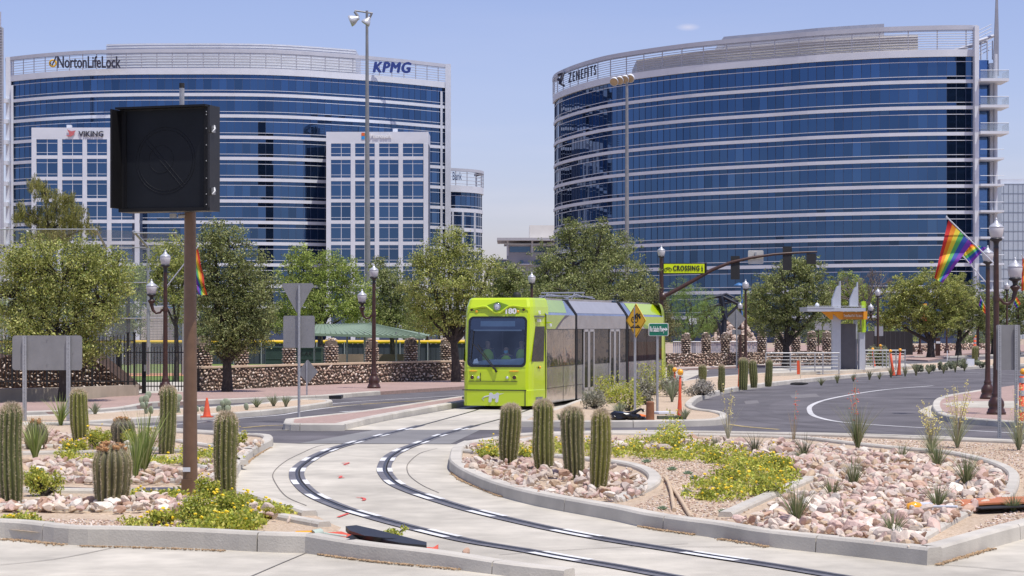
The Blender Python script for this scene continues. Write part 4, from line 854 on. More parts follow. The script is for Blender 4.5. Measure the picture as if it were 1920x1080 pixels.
# outfield fence with dark windscreen and yellow rail
D=144; s=F/D
t=thing('outfield_fence','long dark windscreen fence with a bright yellow top rail behind the stone wall','fence',((450-CX)/s,D,0))
wsm=mat('windscreen',(.05,.06,.075),.8,var=.35,vs=.8,streak=True); 
b=MB(); i=0; x=(-40-CX)/s
while x<(880-CX)/s: b.bbox(x,x+.32,D,D+.03,.0,CH-(644-HY)/s); x+=.36
b.build('slats',wsm,t)
b=MB(); b.bbox((-40-CX)/s,(880-CX)/s,D+.05,D+.07,0,CH-(645-HY)/s); b.build('screen',mat('screen_backing',(.13,.14,.16),.9,var=.2,vs=.5),t)
b=MB(); b.tube([((-40-CX)/s,D,CH-(641-HY)/s),((880-CX)/s,D,CH-(641-HY)/s)],.11,0,8); b.build('yellow_rail',mat('yellow_rail_paint',(.80,.52,.01),.5,var=.12,vs=1.5),t)
b=MB()
for px in range(-30,880,52): b.tube([((px-CX)/s,D-.06,0),((px-CX)/s,D-.06,CH-(642-HY)/s)],.05,0,6)
b.build('posts',galv,t)
# utility boxes
gb=mat('dark_green_box',(.03,.055,.045),.5,var=.15,vs=3)
for (x0,x1,y0,lb) in ((500,536,652,'plain dark green utility box between two stone pillars'),(552,604,653,'dark green utility box with black scribble behind the yield sign post')):
    D=108; s=F/D; X=(x0+x1)/2; t=thing('utility_box',lb,'utility box',((X-CX)/s,D,0)); W=(x1-x0)/s; b=MB(); H=CH-(y0-HY)/s; b.box(((X-CX)/s,D,H/2),(W,1.,H)); b.build('cabinet',gb,t)
    b=MB(); b.box(((X-CX)/s,D,H+.03),(W+.08,1.1,.06)); b.box(((X-CX)/s,D-.51,H*.62),(W,.02,.03)); b.build('lid',mat('box_lid',(.05,.08,.065),.5),t)
    if x0>540: text('RE-ART',.32,.004,blackm,t,T((X-CX)/s-.1,D-.515,H-.28),'lettering',.2)
# dugout with a green roof
D=103; s=F/D; t=thing('dugout','low green metal roof on posts over the dugout behind the stone wall','shelter',((700-CX)/s,D,0)); rf=mat('sage_green_roof',(.21,.28,.19),.5,var=.05,vs=1,streak=False)
def q(px,py,dy=0): a=w(px,py,D+dy); return a
b=MB(); zr=CH-(612-HY)/s; ze=CH-(632-HY)/s*.9; zl=CH-(628-HY)/s
X0,X1=(590-CX)/s,(815-CX)/s
v=[(X0,D-3,ze+.15),(X1-.3,D-3,ze),(X1-3.2,D+1,zr+.15),(X0,D+1,zr+.1)]; b.add(v,[(0,1,2,3)]); b.add([(X1-.3,D-3,ze),(X1,D+3,ze),(X1-3.2,D+1,zr+.15)],[(0,1,2)]); b.add([(a,c,e-.1) for a,c,e in v],[(3,2,1,0)]); b.add([v[0],v[1],(v[1][0],v[1][1],v[1][2]-.12),(v[0][0],v[0][1],v[0][2]-.12)],[(0,3,2,1)])
for i in range(22):
    u=i/21; a=np.array(v[0])*(1-u)+np.array(v[1])*u; c=np.array(v[3])*(1-u)+np.array(v[2])*u; b.tube([tuple(a+[0,0,.02]),tuple(c+[0,0,.02])],.02,0,4)
b.build('roof',rf,t)
for px in (598,633,658,690,748,790): b=MB(); b.tube([((px-CX)/s,D-2.4,0),((px-CX)/s,D-2.4,ze+.2)],.05,0,6); b.build('post',galvd,t)
b=MB(); b.bbox(X0+.5,X1-1,D+1.9,D+2,0,1.2); b.build('back_wall',mat('dugout_wall',(.34,.26,.20),.9,var=.2,vs=1),t)
# block building
D=158; s=F/D; t=thing('block_building','pale concrete block building with a slanted top and blue door behind the double lamp','building',((305-CX)/s,D,0)); b=MB()
blk=mat('pale_block',(.55,.50,.44),.85,var=.07,vs=1)
poly=[((264-CX)/s,0),((348-CX)/s,0),((348-CX)/s,CH-(572-HY)/s),((318-CX)/s,CH-(572-HY)/s),((264-CX)/s,CH-(581-HY)/s)]; b.prism(poly,D,D+7); 
b.build('wall',blk,t); b=MB()
for k in range(1,18): b.bbox((264-CX)/s,(328-CX)/s,D-.01,D,k*.2,k*.2+.02)
for k in range(9): b.bbox((264+k*7.6-CX)/s,(264+k*7.6-CX)/s+.02,D-.01,D,0,3.6)
b.build('mortar_lines',mat('mortar',(.30,.28,.25),.9),t)
blue=mat('blue_paint',(.05,.17,.38),.5,var=.1)
b=MB(); b.bbox((328-CX)/s,(347-CX)/s,D-.05,D,0,CH-(594-HY)/s); b.build('door',blue,t)
b=MB(); b.add([w(243,602,D-.5),w(265,594,D-.5),w(265,590,D+2),w(248,597,D+2)],[(0,1,2,3)]); b.add([w(243,604,D-.5),w(265,600,D-.5),w(265,594,D-.5),w(243,602,D-.5)],[(0,1,2,3)]); b.bbox((318-CX)/s,(372-CX)/s,D-1,D,CH-(578-HY)/s,CH-(574-HY)/s); b.build('awning',blue,t)

# ================= street lamps =================
def head(b_g,b_c,b_n,x,y,zt,k):
    # acorn head: zt is the finial tip, k the head height
    P=lambda pr: [(r*k,-z*k) for r,z in pr]
    b_c.lathe(P([(.0,0),(.035,.02),(.05,.07),(.045,.11),(.075,.14),(.095,.20),(.17,.26),(.265,.33),(.305,.38),(.305,.41),(.29,.42)]),(x,y,zt),0,16)
    b_g.lathe(P([(.29,.41),(.30,.46),(.285,.60),(.235,.78),(.20,.85),(0,.85)]),(x,y,zt),0,16)
    b_n.lathe(P([(0,.84),(.25,.84),(.26,.88),(.24,.93),(.13,.98),(.10,1.06),(.10,1.2),(.12,1.25)]),(x,y,zt),0,14)
def lamp(label,px,yb,yt,arm=0,D=None,group='acorn globe street lamps',drop=.2,z=.12):
    D=D or (CH-z)*F/(yb-HY); s=F/D; X=(px-CX)/s; H=CH+(HY-yt)/s; k=.68*H/5.6
    t=thing('street_lamp',label,'street lamp',(X,D,z),group); G_,K,N_=MB(),MB(),MB(); head(G_,K,N_,X,D,H,k); G_.build('globe',globe,t); K.build('cap',capm,t); N_.build('neck',mat('dark_collar',(.03,.028,.03),.4,var=.2),t)
    b=MB(); h=H-k*1.2
    b.lathe([(.0,0),(.27,0),(.27,.07),(.24,.09),(.24,.14),(.20,.18),(.225,.26),(.215,.36),(.15,.46),(.12,.52),(.135,.56),(.12,.60),(.10,.66),(.088,1.1),(.08,h*.6),(.068,h-z)],(X,D,z),0,16)
    b.build('pole',bronze,t)
    if arm:
        zt=H-1.1*H/5.6; G_,K,N_=MB(),MB(),MB(); ax=X+arm*.52*H/5.6; head(G_,K,N_,ax,D,zt,k); G_.build('globe',globe,t); K.build('cap',capm,t); N_.build('neck',MATS['dark_collar'],t)
        a=MB(); zb=zt-k*1.22; q=H/5.6
        a.tube([(X,D,zb-.32*q),(X+arm*.12*q,D,zb-.34*q),(X+arm*.2*q,D,zb-.44*q),(X+arm*.34*q,D,zb-.46*q),(X+arm*.46*q,D,zb-.36*q),(ax,D,zb-.15*q),(ax,D,zb+.05)],[.05,.045,.04,.045,.055,.07,.075],0,10)
        a.lathe([(.075,-.1),(.14*q,-.02),(.14*q,.02),(.08,.06)],(ax,D,zb),0,12); a.lathe([(.09,-.08),(.10,0),(.09,.08)],(X,D,zb-.32*q),0,10); a.build('arm',bronze,t)
    return t
lamp('double acorn street lamp with a rainbow flag, left of the brown signal pole',310,741,468,-1)
lamp('double acorn street lamp in front of the stone wall, beside the tall light pole',701,728,495,-1)
lamp('street lamp with only its globe showing above the streetcar cab',997,705,510,0)
lamp('lone acorn lamp left of the dark street tree, beside the diamond sign back',1398,690,524,-1 if False else 0)
lamp('double acorn lamp carrying a red and yellow banner at the far corner',1725,664,545,-1)
lamp('tallest acorn lamp at the right with a curled side arm and the large rainbow flag',1868,777,408,1,z=.145)
lamp('single acorn lamp with the second rainbow flag, left of the tallest lamp',1852,748,460,0,z=.145)
lamp('far lamp just right of the stop pylon wrapped in bare twigs',1646,680,540,-1)
lamp('small far lamp right of the corner banner lamp',1775,662,563,0,group='far small street lamps')
lamp('tiny far lamp at the right edge behind the corner poles',1909,664,562,0,group='far small street lamps')
lamp('small far lamp glimpsed low behind the tall lamps',1888,668,528,0,group='far small street lamps')
lamp('small lamp globe in front of the black sculpture',1388,690,566,0,group='far small street lamps')
# banner
q=w(1733,587,178); t=thing('street_banner','small red and yellow street banner hanging on the far corner lamp','banner',q); b=MB(); s=F/178
b.bbox(q[0]-5/s,q[0]+5/s,178,178.03,CH-(602-HY)/s,CH-(569-HY)/s); b.build('cloth',mat('banner_cloth',(.80,.52,.05),.7,col2=(.70,.20,.08),vs=2.2),t); b=MB(); b.bbox(q[0]-5/s,q[0]+5/s,177.98,178.0,CH-(604-HY)/s,CH-(597-HY)/s); b.build('red_hem',mat('banner_red',(.60,.04,.06),.7),t); b=MB(); b.bbox(q[0]-8/s,q[0]+5/s,178,178.05,CH-(569-HY)/s,CH-(568-HY)/s); b.build('bracket',black,t)
# ================= rainbow flags =================
RB=[('red',(.62,.03,.03)),('orange',(.85,.28,.02)),('yellow',(.85,.68,.05)),('green',(.12,.48,.12)),('blue',(.04,.10,.42)),('violet',(.22,.05,.42))]
def flag(label,staff,quad,D,amp=.06,rev=False,waves=2.2):
    a=w(*staff[0],D); c=w(*staff[1],D-.5); t=thing('rainbow_flag',label,'flag',a); b=MB(); b.tube([a,c],.022,0,8); b.lathe([(0,.05),(.035,0),(0,-.05)],c,0,8); b.build('staff',whitem,t)
    Q=[np.array(w(px,py,D-.3)) for px,py in quad]; A,B,Cc,Dd=Q
    for k,(nm,col) in enumerate(RB if not rev else RB[::-1]):
        b=MB(); V=[]; n=18
        for j in range(5):
            u=(k+j/4)/6
            for i in range(n+1):
                tt=i/n; p=(A*(1-u)+B*u)*(1-tt)+(Dd*(1-u)+Cc*u)*tt
                off=amp*math.sin(u*5+tt*waves*6.28)*(.3+tt); V.append((p[0]+off*.3,p[1]+off*1.6,p[2]))
        f=[(j*(n+1)+i,j*(n+1)+i+1,(j+1)*(n+1)+i+1,(j+1)*(n+1)+i) for j in range(4) for i in range(n)]
        b.add(V,f,smooth=True); b.build('stripe_'+nm,mat('flag_'+nm,col,.7,var=.06,vs=3,transl=.35),t)
flag('large rainbow flag on the tallest right lamp, streaming down to the left',[(1868,498),(1775,407)],[(1778,413),(1822,456),(1767,531),(1752,521)],61.5,.07)
flag('second rainbow flag, half hidden behind the large one',[(1850,531),(1797,470)],[(1793,470),(1819,496),(1849,464),(1822,458)],74,.06)
flag('rainbow flag hanging behind the brown signal pole',[(312,538),(371,462)],[(371,466),(356,482),(373,553),(388,553)],78,.03)
flag('small far rainbow flag left of the second lamp pole',[(1851,582),(1838,556)],[(1839,558),(1847,574),(1848,590),(1835,572)],120,.06,True)
flag('small far rainbow flag right of the tallest lamp pole',[(1897,580),(1906,553)],[(1906,556),(1901,569),(1906,578),(1914,570)],120,.06)
flag('rainbow flag cut off by the right edge of the photo',[(1930,500),(1915,478)],[(1917,482),(1928,500),(1930,545),(1915,545)],90,.06)
# ================= sign backs =================
def rrect(x0,x1,z0,z1,r,n=5):
    P=[]
    for cx,cz,a0 in ((x1-r,z1-r,0),(x0+r,z1-r,90),(x0+r,z0+r,180),(x1-r,z0+r,270)):
        for i in range(n+1): a=R(a0+90*i/n); P.append((cx+r*math.cos(a),cz+r*math.sin(a)))
    return P
holem=mat('hole_dark',(.05,.05,.055),.8)
def perfpost(px,yb,yt,D,t,wd=.06,z=.1):
    s=F/D; X=(px-CX)/s; zt=CH-(yt-HY)/s; b=MB(); b.box((X,D-.05,(zt+z)/2),(wd,wd*.6,zt-z)); o=b.build('post',galv,t); h=MB(); zz=z+.05
    while zz<zt-.02: h.box((X,D-.05-wd*.3-.001,zz),(.014,.002,.014)); zz+=.04
    h.build('post_holes',holem,o)
def rivets(b,pts,D,r=.012):
    for px,py in pts: q=w(px,py,D-.012); b.lathe([(0,-.006),(r,-.003),(r,.006)],(0,0,0),0,8,Matrix.Translation(q)@Matrix.Rotation(R(90),4,'X'))
D=54.5; s=F/D; t=thing('sign_back','wide blank grey back of a road sign on two perforated posts at the left','sign',((88-CX)/s,D,.1)); b=MB(); b.prism(rrect((23-CX)/s,(154-CX)/s,CH-(694-HY)/s,CH-(629-HY)/s,.08),D,D+.01); b.build('panel',galvd,t)
b=MB(); rivets(b,[(47,644),(129,644),(88,638),(88,684),(40,661),(137,661),(47,680),(129,680)],D); b.build('bolts',galv,t); perfpost(47,797,630,D,t,.10); perfpost(129,797,630,D,t,.10)
D=56.; s=F/D; t=thing('yield_sign_back','blank triangular sign back above a square plate, on the brick island tip','sign',((561-CX)/s,D,.14)); 
P=[(526,531),(590,531),(558,590)]; b=MB()
cx_,cy_=558,551; poly=[]
for i,(a,c) in enumerate(P):
    for (e,f_) in (P[i-1],P[(i+1)%3]): poly.append(((a+(e-a)*.07-CX)/s,CH-(c+(f_-c)*.07-HY)/s))
poly=[poly[0],poly[1],poly[2],poly[3],poly[4],poly[5]]; b.prism(poly,D,D+.012); b.build('triangle_plate',galvd,t,None)
b=MB(); b.prism(rrect((531-CX)/s,(590-CX)/s,CH-(652-HY)/s,CH-(592-HY)/s,.05),D+.02,D+.03); b.build('square_plate',galvd,t)
b=MB(); b.tube([((561-CX)/s,D-.05,.14),((561-CX)/s,D-.05,CH-(534-HY)/s)],.038,0,10); b.build('pole',galv,t)
b=MB(); rivets(b,[(557,545),(557,577),(580,600),(540,643),(561,600),(561,645)],D-.04,.012); b.build('bolts',galv,t)
D=75.; s=F/D; t=thing('diamond_sign_back','small diamond shaped sign back on a short post in front of the stone wall','sign',((576-CX)/s,D,.1)); b=MB(); X=(577-CX)/s; b.prism([(X-.37,CH-(697-HY)/s),(X,CH-(674-HY)/s),(X+.37,CH-(697-HY)/s),(X,CH-(720-HY)/s)],D,D+.01); b.build('plate',galvd,t); b=MB(); b.box((X-.03,D-.03,(CH-(676-HY)/s)/2+.05),(.055,.03,CH-(676-HY)/s-.1)); b.build('post',galv,t)
D=118.; s=F/D; t=thing('diamond_sign_back','tilted grey diamond sign back with a small plate, beside the lamp right of the sculpture','sign',((1380-CX)/s,D,.1)); X=(1381-CX)/s; b=MB(); b.prism([(X-.55,CH-(598-HY)/s),(X,CH-(579-HY)/s),(X+.52,CH-(598-HY)/s),(X,CH-(617-HY)/s)],D,D+.01); b.build('plate',galvd,t); b=MB(); b.prism(rrect(X-.25,X+.25,CH-(627-HY)/s,CH-(618-HY)/s,.03),D,D+.01); b.build('small_plate',galvd,t); b=MB(); b.tube([(X,D-.04,.1),(X,D-.04,CH-(582-HY)/s)],.035,0,8); b.build('post',galv,t)
D=46.5; s=F/D; t=thing('sign_back','narrow grey sign back on two perforated posts at the right, seen at an angle','sign',((1890-CX)/s,D,.1)); b=MB(); b.prism(rrect((1868-CX)/s,(1913-CX)/s,CH-(694-HY)/s,CH-(609-HY)/s,.03),D,D+.012); b.build('panel',galvd,t); perfpost(1873,830,609,D,t,.075); perfpost(1904,830,609,D,t,.065)
D=160.; s=F/D
for (x0,x1,y0,y1,lb) in ((1528,1541,602,619,'left one of two small square sign backs behind the stop roof'),(1543,1558,602,619,'right one of two small square sign backs behind the stop roof'),(1640,1656,612,630,'grey square sign back right of the stop pylon'),(1290,1306,597,608,'small bright white sign above the stone pillars right of the streetcar')):
    X=((x0+x1)/2-CX)/s; t=thing('small_sign',lb,'sign',(X,D,0)); b=MB(); b.prism(rrect((x0-CX)/s,(x1-CX)/s,CH-(y1-HY)/s,CH-(y0-HY)/s,.03),D,D+.02); b.build('plate',whitem if x0==1290 else galv,t); b=MB(); b.tube([(X,D+.06,0),(X,D+.06,CH-(y0-HY)/s)],.05,0,6); b.build('post',bronze,t)
# ================= yellow diamond & green street sign =================
D=58.2; s=F/D; X=(1192-CX)/s; t=thing('warning_sign','yellow diamond warning sign with a falling cyclist over rails, turned sideways','sign',(X,D,.12)); ym=mat('sign_yellow',(.93,.52,.01),.4,var=.03); kx=15.5/31.5
M=Matrix.Translation((X,D-.05,CH-(601-HY)/s))@Matrix.Rotation(R(-58),4,'Z'); h=32/s
b=MB(); b.prism([(-h,0),(0,h),(h,0),(0,-h)],0,.012,0,M); b.build('plate',ym,t)
b=MB(); e=h*.94;i_=h*.90
for a,c in (((-e,0),(0,e)),((0,e),(e,0)),((e,0),(0,-e)),((0,-e),(-e,0))):
    b.tube([(a[0],-.004,a[1]),(c[0],-.004,c[1])],.007,0,4,M)
def ring(b,cx,cz,r,th,M,y=-.006,n=14):
    b.tube([(cx+r*math.cos(6.283*i/n),y,cz+r*math.sin(6.283*i/n)) for i in range(n+1)],th,0,4,M)
k=h/.5
ring(b,-.13*k,.02*k,.08*k,.014,M); ring(b,.02*k,.02*k,.08*k,.014,M)
for pts,r in (([(-.13,.02),(-.05,.13),(.02,.02)],.012),([(-.05,.13),(.04,.10)],.012),([(-.02,.14),(.08,.20),(.17,.12),(.22,.05)],.026),([(.08,.20),(.10,.10),(.06,.05)],.02),([(.17,.12),(.25,.10)],.016),([(-.22,-.2),(.22,-.2)],.022),([(-.15,-.17),(-.1,-.14),(-.05,-.17)],.014),([(.05,-.17),(.1,-.14),(.15,-.17)],.014)):
    b.tube([(a*k,-.006,c*k) for a,c in pts],r*k,0,5,M)
b.lathe([(0,-.03),(.03,0),(0,.03)],(0,0,0),0,8,M@Matrix.Translation((.20*k,-.006,.17*k))); b.build('symbol',blackm,t)
b=MB(); b.box((X-.02,D,(CH-(575-HY)/s)/2+.06),(.065,.05,CH-(575-HY)/s-.12)); b.build('post',galv,t)
D=60.5; s=F/D; X=(1234.5-CX)/s; t=thing('street_name_sign','green street name sign with white lettering and an arrow','sign',(X,D,.12)); gs=mat('sign_green',(.005,.16,.095),.4,var=.04)
b=MB(); b.prism(rrect((1216-CX)/s,(1253-CX)/s,CH-(630-HY)/s,CH-(606-HY)/s,.04),D-.06,D-.045); b.build('border',flap,t); b=MB(); b.prism(rrect((1217-CX)/s,(1252-CX)/s,CH-(629-HY)/s,CH-(607-HY)/s,.03),D-.066,D-.06); b.build('plate',gs,t)
text('Rio Salado Pkwy',.15,.002,flap,t,T((1231.5-CX)/s,D-.069,CH-(617.5-HY)/s)@Matrix.Diagonal((1,1,1.5,1)),'lettering',width=.42,bold=.002)
b=MB(); ax=(1245.5-CX)/s; az=CH-(617.5-HY)/s; b.bbox(ax-.02,ax+.04,D-.072,D-.068,az-.02,az+.02); b.prism([(ax+.03,az-.06),(ax+.09,az),(ax+.03,az+.06)],D-.072,D-.068); b.build('arrow',flap,t)
b=MB(); b.tube([((1232.5-CX)/s,D,.1),((1232.5-CX)/s,D,CH-(608-HY)/s)],.038,0,10); b.build('pole',galv,t)
# ================= brown signal pole with blank-out sign =================
D=30.8; s=F/D; X=(356.5-CX)/s; t=thing('signal_pole','thick brown steel pole standing in the planting in front of the camera','pole',(X,D,.1)); b=MB(); zt=CH-(395-HY)/s
b.tube([(X,D,.08),(X,D,zt+.1)],[.112,.085],0,20); b.build('shaft',brownm,t); b=MB(); b.tube([((341-CX)/s,D+.0,zt+.05),((341-CX)/s,D,CH-(162-HY)/s)],.037,0,12); b.build('grey_mast',galv,t)
b=MB(); b.tube([((341-CX)/s,D,CH-(165-HY)/s),((341-CX)/s,D,CH-(156-HY)/s)],.04,0,12); b.build('mast_cap',blackm,t)
b=MB(); b.box(((352-CX)/s,D-.105,CH-(914-HY)/s),(.15,.05,.26)); b.build('hand_hole_cover',brownm,t); b=MB(); b.box(((352-CX)/s,D-.112,CH-(879.5-HY)/s),(.11,.004,.065)); b.build('sticker',whitem,t)
b=MB(); b.tube([((335-CX)/s,D-.02,CH-(405-HY)/s),((352-CX)/s,D-.02,CH-(404-HY)/s)],.035,0,8); b.bbox((320-CX)/s,(332-CX)/s,D-.1,D-.0,CH-(409-HY)/s,CH-(401-HY)/s); b.build('bracket',galv,t)
bx=thing('signal_box','big black unlit square signal box mounted on the brown pole','signal',((315-CX)/s,D-.35,CH-(301-HY)/s))
M=Matrix.Translation(((319-CX)/s,D-.45,CH-(303-HY)/s))@Matrix.Rotation(R(-19),4,'Z'); W=.735; H=.765
b=MB(); b.bbox(-W,W,-.02,.30,-H,H,0,M); b.build('housing',black,bx)
b=MB(); b.bbox(-W,W,-.16,-.02,H-.03,H,0,M); b.bbox(-W,-W+.03,-.30,-.02,-H+.05,H-.04,0,M); b.bbox(W-.06,W,-.08,-.02,-H,H,0,M); b.bbox(-W,W,-.06,-.02,-H,-H+.05,0,M); b.bbox(-W+.1,-W+.12,-.04,-.02,-H+.06,H-.06,0,M); b.build('visor',mat('satin_black',(.008,.008,.009),.5,var=.15,spec=.25),bx)
b=MB(); b.bbox(-W+.12,W-.09,-.024,-.019,-H+.06,H-.05,0,M); b.build('face',mat('dark_display_face',(.010,.012,.016),.5,var=.15,spec=.2),bx)
b=MB(); fm=mat('faint_display_lines',(.014,.016,.020),.5,spec=.2); 
for r_ in (.48,.44): ring(b,0.02,-.02,r_,.004,M,-.026,40)
b.tube([(-.30,-.026,.32),(.34,-.026,-.38)],.004,0,4,M); b.tube([(-.34,-.026,.28),(.30,-.026,-.42)],.004,0,4,M); ring(b,-.05,.0,.2,.003,M,-.026,20)
b.build('unlit_symbol_outline',fm,bx)
b=MB()
for z in (.66,.62,.42,.18,-.05,-.30,-.53,-.68): b.lathe([(0,-.01),(.012,0),(0,.01)],(0,0,0),0,6,M@Matrix.Translation((W-.02,-.085,z)))
b.build('screws',galv,bx)
for z in (.42,-.48):
    b=MB(); b.bbox(W-.01,W+.03,.04,.10,z-.05,z+.05,0,M); b.tube([(W+.02,.02,z-.05),(W+.05,.05,z),(W+.02,.09,z+.05)],.016,0,6,M); b.build('latch',galv,bx)
# ================= signal mast arm =================
D=126.; s=F/D; X=(1240-CX)/s; t=thing('signal_mast','brown curved traffic signal mast arm rising behind the streetcar','traffic signal mast',(X,D,0)); b=MB(); b.tube([(X,D,0),(X,D,CH-(480-HY)/s)],[.17,.11],0,12); b.build('pole',bronze,t)
am=[(1242,557),(1262,547),(1300,526),(1335,506),(1370,492),(1410,483),(1450,477),(1490,474),(1532,472)]; b=MB(); b.tube([w(a,c,D) for a,c in am],[.13,.125,.12,.11,.1,.09,.08,.07,.05],0,10); b.lathe([(0,-.2),(.2,-.2),(.2,.2),(0,.2)],w(1243,556,D),0,10); b.build('arm',bronze,t)
G_,K,N_=MB(),MB(),MB(); head(G_,K,N_,X,D,CH-(460-HY)/s,.78); G_.build('globe',globe,t); K.build('cap',capm,t); N_.build('neck',MATS['dark_collar'],t)
def signal(px,yt,yb,wpx,n,lb):
    q=w(px,(yt+yb)/2,D); t=thing('traffic_signal',lb,'traffic signal',q,'black traffic signals on the mast arm'); H=(yb-yt)/s; W=wpx/s; b=MB(); b.prism(rrect(q[0]-W/2,q[0]+W/2,q[2]-H/2,q[2]+H/2,.04),D-.02,D+.0); b.build('backplate',blackm,t); b=MB(); b.box((q[0],D+.13,q[2]),(W*.6,.24,H*.9)); b.build('housing',blackm,t)
    for i in range(n): 
        z=q[2]+H*.9*(.5-(i+.5)/n); v=MB(); v.tube([(q[0],D+.2,z),(q[0],D+.45,z-.03)],W*.24,0,10,cap=False); v.build('visor',blackm,t)
signal(1378.5,480,524,17,3,'left black traffic signal hanging on the mast arm, seen from behind')
signal(1476,462,507,17,3,'middle black traffic signal on the mast arm, seen from behind')
signal(1521,475,495,18,1,'short black signal at the tip of the mast arm')
q=w(1417,482,D); t=thing('small_sign','pale square sign back on the mast arm between two signals','sign',q); b=MB(); b.prism(rrect((1403-CX)/s,(1432-CX)/s,CH-(495-HY)/s,CH-(469-HY)/s,.08),D+.12,D+.14); b.build('plate',mat('pale_sign_back',(.55,.54,.50),.5,var=.1),t); b=MB(); b.bbox(q[0]-.05,q[0]+.05,D,D+.12,q[2]-.1,q[2]+.3); b.build('bracket',galv,t)
q=w(1282,503,D-.1); t=thing('crossing_sign','fluorescent yellow green sign reading CROSSING on the mast pole','sign',q); b=MB(); b.bbox((1242.5-CX)/s,(1322.5-CX)/s,D-.1,D+.05,CH-(513.5-HY)/s,CH-(493.5-HY)/s); b.bbox((1321-CX)/s,(1325-CX)/s,D-.1,D+.1,CH-(514-HY)/s,CH-(493-HY)/s); b.build('frame',blackm,t); b=MB(); b.bbox((1244.5-CX)/s,(1320.5-CX)/s,D-.11,D-.1,CH-(512-HY)/s,CH-(495-HY)/s); b.build('face',mat('fluorescent_yellow_green',(.68,.83,.0),.4,var=.02),t)
text('CROSSING',.42,.01,blackm,t,T((1286.5-CX)/s,D-.125,CH-(503.4-HY)/s),'lettering',width=49/s,bold=.012,sp=1.15)
b=MB(); 
cx=(1252-CX)/s; cz=CH-(504.5-HY)/s; ring(b,cx-.13,cz-.03,.09,.014,T(0,D-.115,0)); ring(b,cx+.14,cz-.03,.09,.014,T(0,D-.115,0)); b.tube([(cx-.13,D-.12,cz-.03),(cx-.06,D-.12,cz+.1),(cx+.1,D-.12,cz+.1),(cx+.14,D-.12,cz-.03)],.012,0,4); b.tube([(cx-.06,D-.12,cz+.1),(cx,D-.12,cz-.03),(cx+.1,D-.12,cz+.1)],.012,0,4)
px_=(1316-CX)/s; b.tube([(px_-.05,D-.12,cz-.15),(px_,D-.12,cz),(px_,D-.12,cz+.12)],.02,0,5); b.tube([(px_,D-.12,cz),(px_+.05,D-.12,cz-.15)],.02,0,5); b.tube([(px_-.06,D-.12,cz+.03),(px_,D-.12,cz+.1),(px_+.06,D-.12,cz+.02)],.014,0,5); b.lathe([(0,-.035),(.035,0),(0,.035)],(px_,D-.12,cz+.18),0,8); b.build('symbols',blackm,t)
# ================= stadium lights =================
D=120.; s=F/D; X=(688-CX)/s; t=thing('floodlight_pole','very tall grey light pole with two dome floodlights, rising above the blue building','light pole',(X,D,0)); b=MB(); b.tube([(X+.06,D,0),(X+.03,D,9),(X,D,CH+(HY-20)/s)],[.20,.15,.075],0,14); b.build('pole',galvd,t)
b=MB(); b.tube([w(665,20,D),w(699,25,D)],.05,0,6); b.build('crossarm',galvd,t); 
hm=mat('pale_floodlight',(.55,.56,.57),.4,metal=.3,var=.08)
def flood(t,px,py,dx,sz,D,s):
    q=w(px,py,D); M=Matrix.Translation(q)@Matrix.Rotation(R(dx),4,'Y'); b=MB(); b.lathe([(0,.55),(.16,.55),(.2,.45),(.24,.3),(.36,.15),(.5,-.1),(.55,-.35),(.52,-.38),(.44,-.2),(.3,-.05),(0,0)],(0,0,0),0,16,M@Matrix.Scale(sz,4)); b.build('floodlight',hm,t)
flood(t,663,37,68,.62,D,s); flood(t,688,40,35,.5,D-.5,s)
b=MB(); b.tube([w(665,22,D),w(672,32,D)],.09,0,6); b.tube([w(697,25,D),w(693,34,D)],.07,0,6); b.build('yoke',galvd,t)
b=MB(); b.prism(rrect((672-CX)/s,(688-CX)/s,CH-(606-HY)/s,CH-(565-HY)/s,.05),D-.35,D-.3); b.build('white_plate',mat('pale_plate',(.50,.51,.53),.5),t)
D=185.; s=F/D; X=(1175.5-CX)/s; t=thing('floodlight_pole','tall slim light pole with four white floodlights before the right glass building','light pole',(X,D,0)); b=MB(); b.tube([(X,D,0),(X,D,CH+(HY-152)/s)],[.24,.12],0,12); b.build('pole',galvd,t)
b=MB(); b.tube([w(1150,156,D),w(1187,149,D)],.06,0,6); b.build('crossarm',galvd,t)
for px,py in ((1152,152),(1162,150),(1172,148),(1182,146)):
    q=w(px,py,D); M=Matrix.Translation(q)@Matrix.Rotation(R(-60),4,'X')@Matrix.Rotation(R(15),4,'Y'); b=MB(); b.lathe([(0,.34),(.2,.30),(.36,.1),(.40,-.2),(.36,-.21)],(0,0,0),0,14,M); o=b.build('floodlight',whitem,t); b=MB(); b.lathe([(0,-.16),(.36,-.19)],(0,0,0),0,14,M); b.build('lens',mat('tan_lens',(.45,.33,.2),.3,spec=.5),o)
# ================= traffic control bits =================
def delineator(lb,px,yb,yt,wpx,z=.1,tilt=0,light=True,group='red delineator posts'):
    D=(CH-z)*F/(yb-HY); s=F/D; X=(px-CX)/s; H=(yb-yt)/s; r=wpx/2/s; t=thing('delineator_post',lb,'delineator',(X,D,z),group); Hc=H*(.86 if light else 1)
    b=MB(); b.lathe([(r*1.1,0),(r*.62,Hc*.5),(r*.5,Hc-.02),(0,Hc)],(X,D,z),0,12,Matrix.Translation((X,D,z))@Matrix.Rotation(tilt,4,'Y')@Matrix.Translation((-X,-D,-z))); b.build('cone',orange,t)
    b=MB(); b.lathe([(r*1.9,0),(r*1.9,.03),(0,.04)],(X,D,z),0,8); b.build('base',blackm,t)
    if light:
        lx=X+math.tan(tilt)*H*.9; b=MB(); b.lathe([(0,-.09),(.07,-.06),(.09,0),(.07,.07),(0,.1)],(lx,D,z+H*.93),0,12); b.build('amber_light',amber,t)
delineator('leaning red delineator post with amber light, nearer of the two right of the street sign',1274,781,692,9,tilt=.02); delineator('farther red delineator post with amber light behind the grey bush',1265,741,690,7)
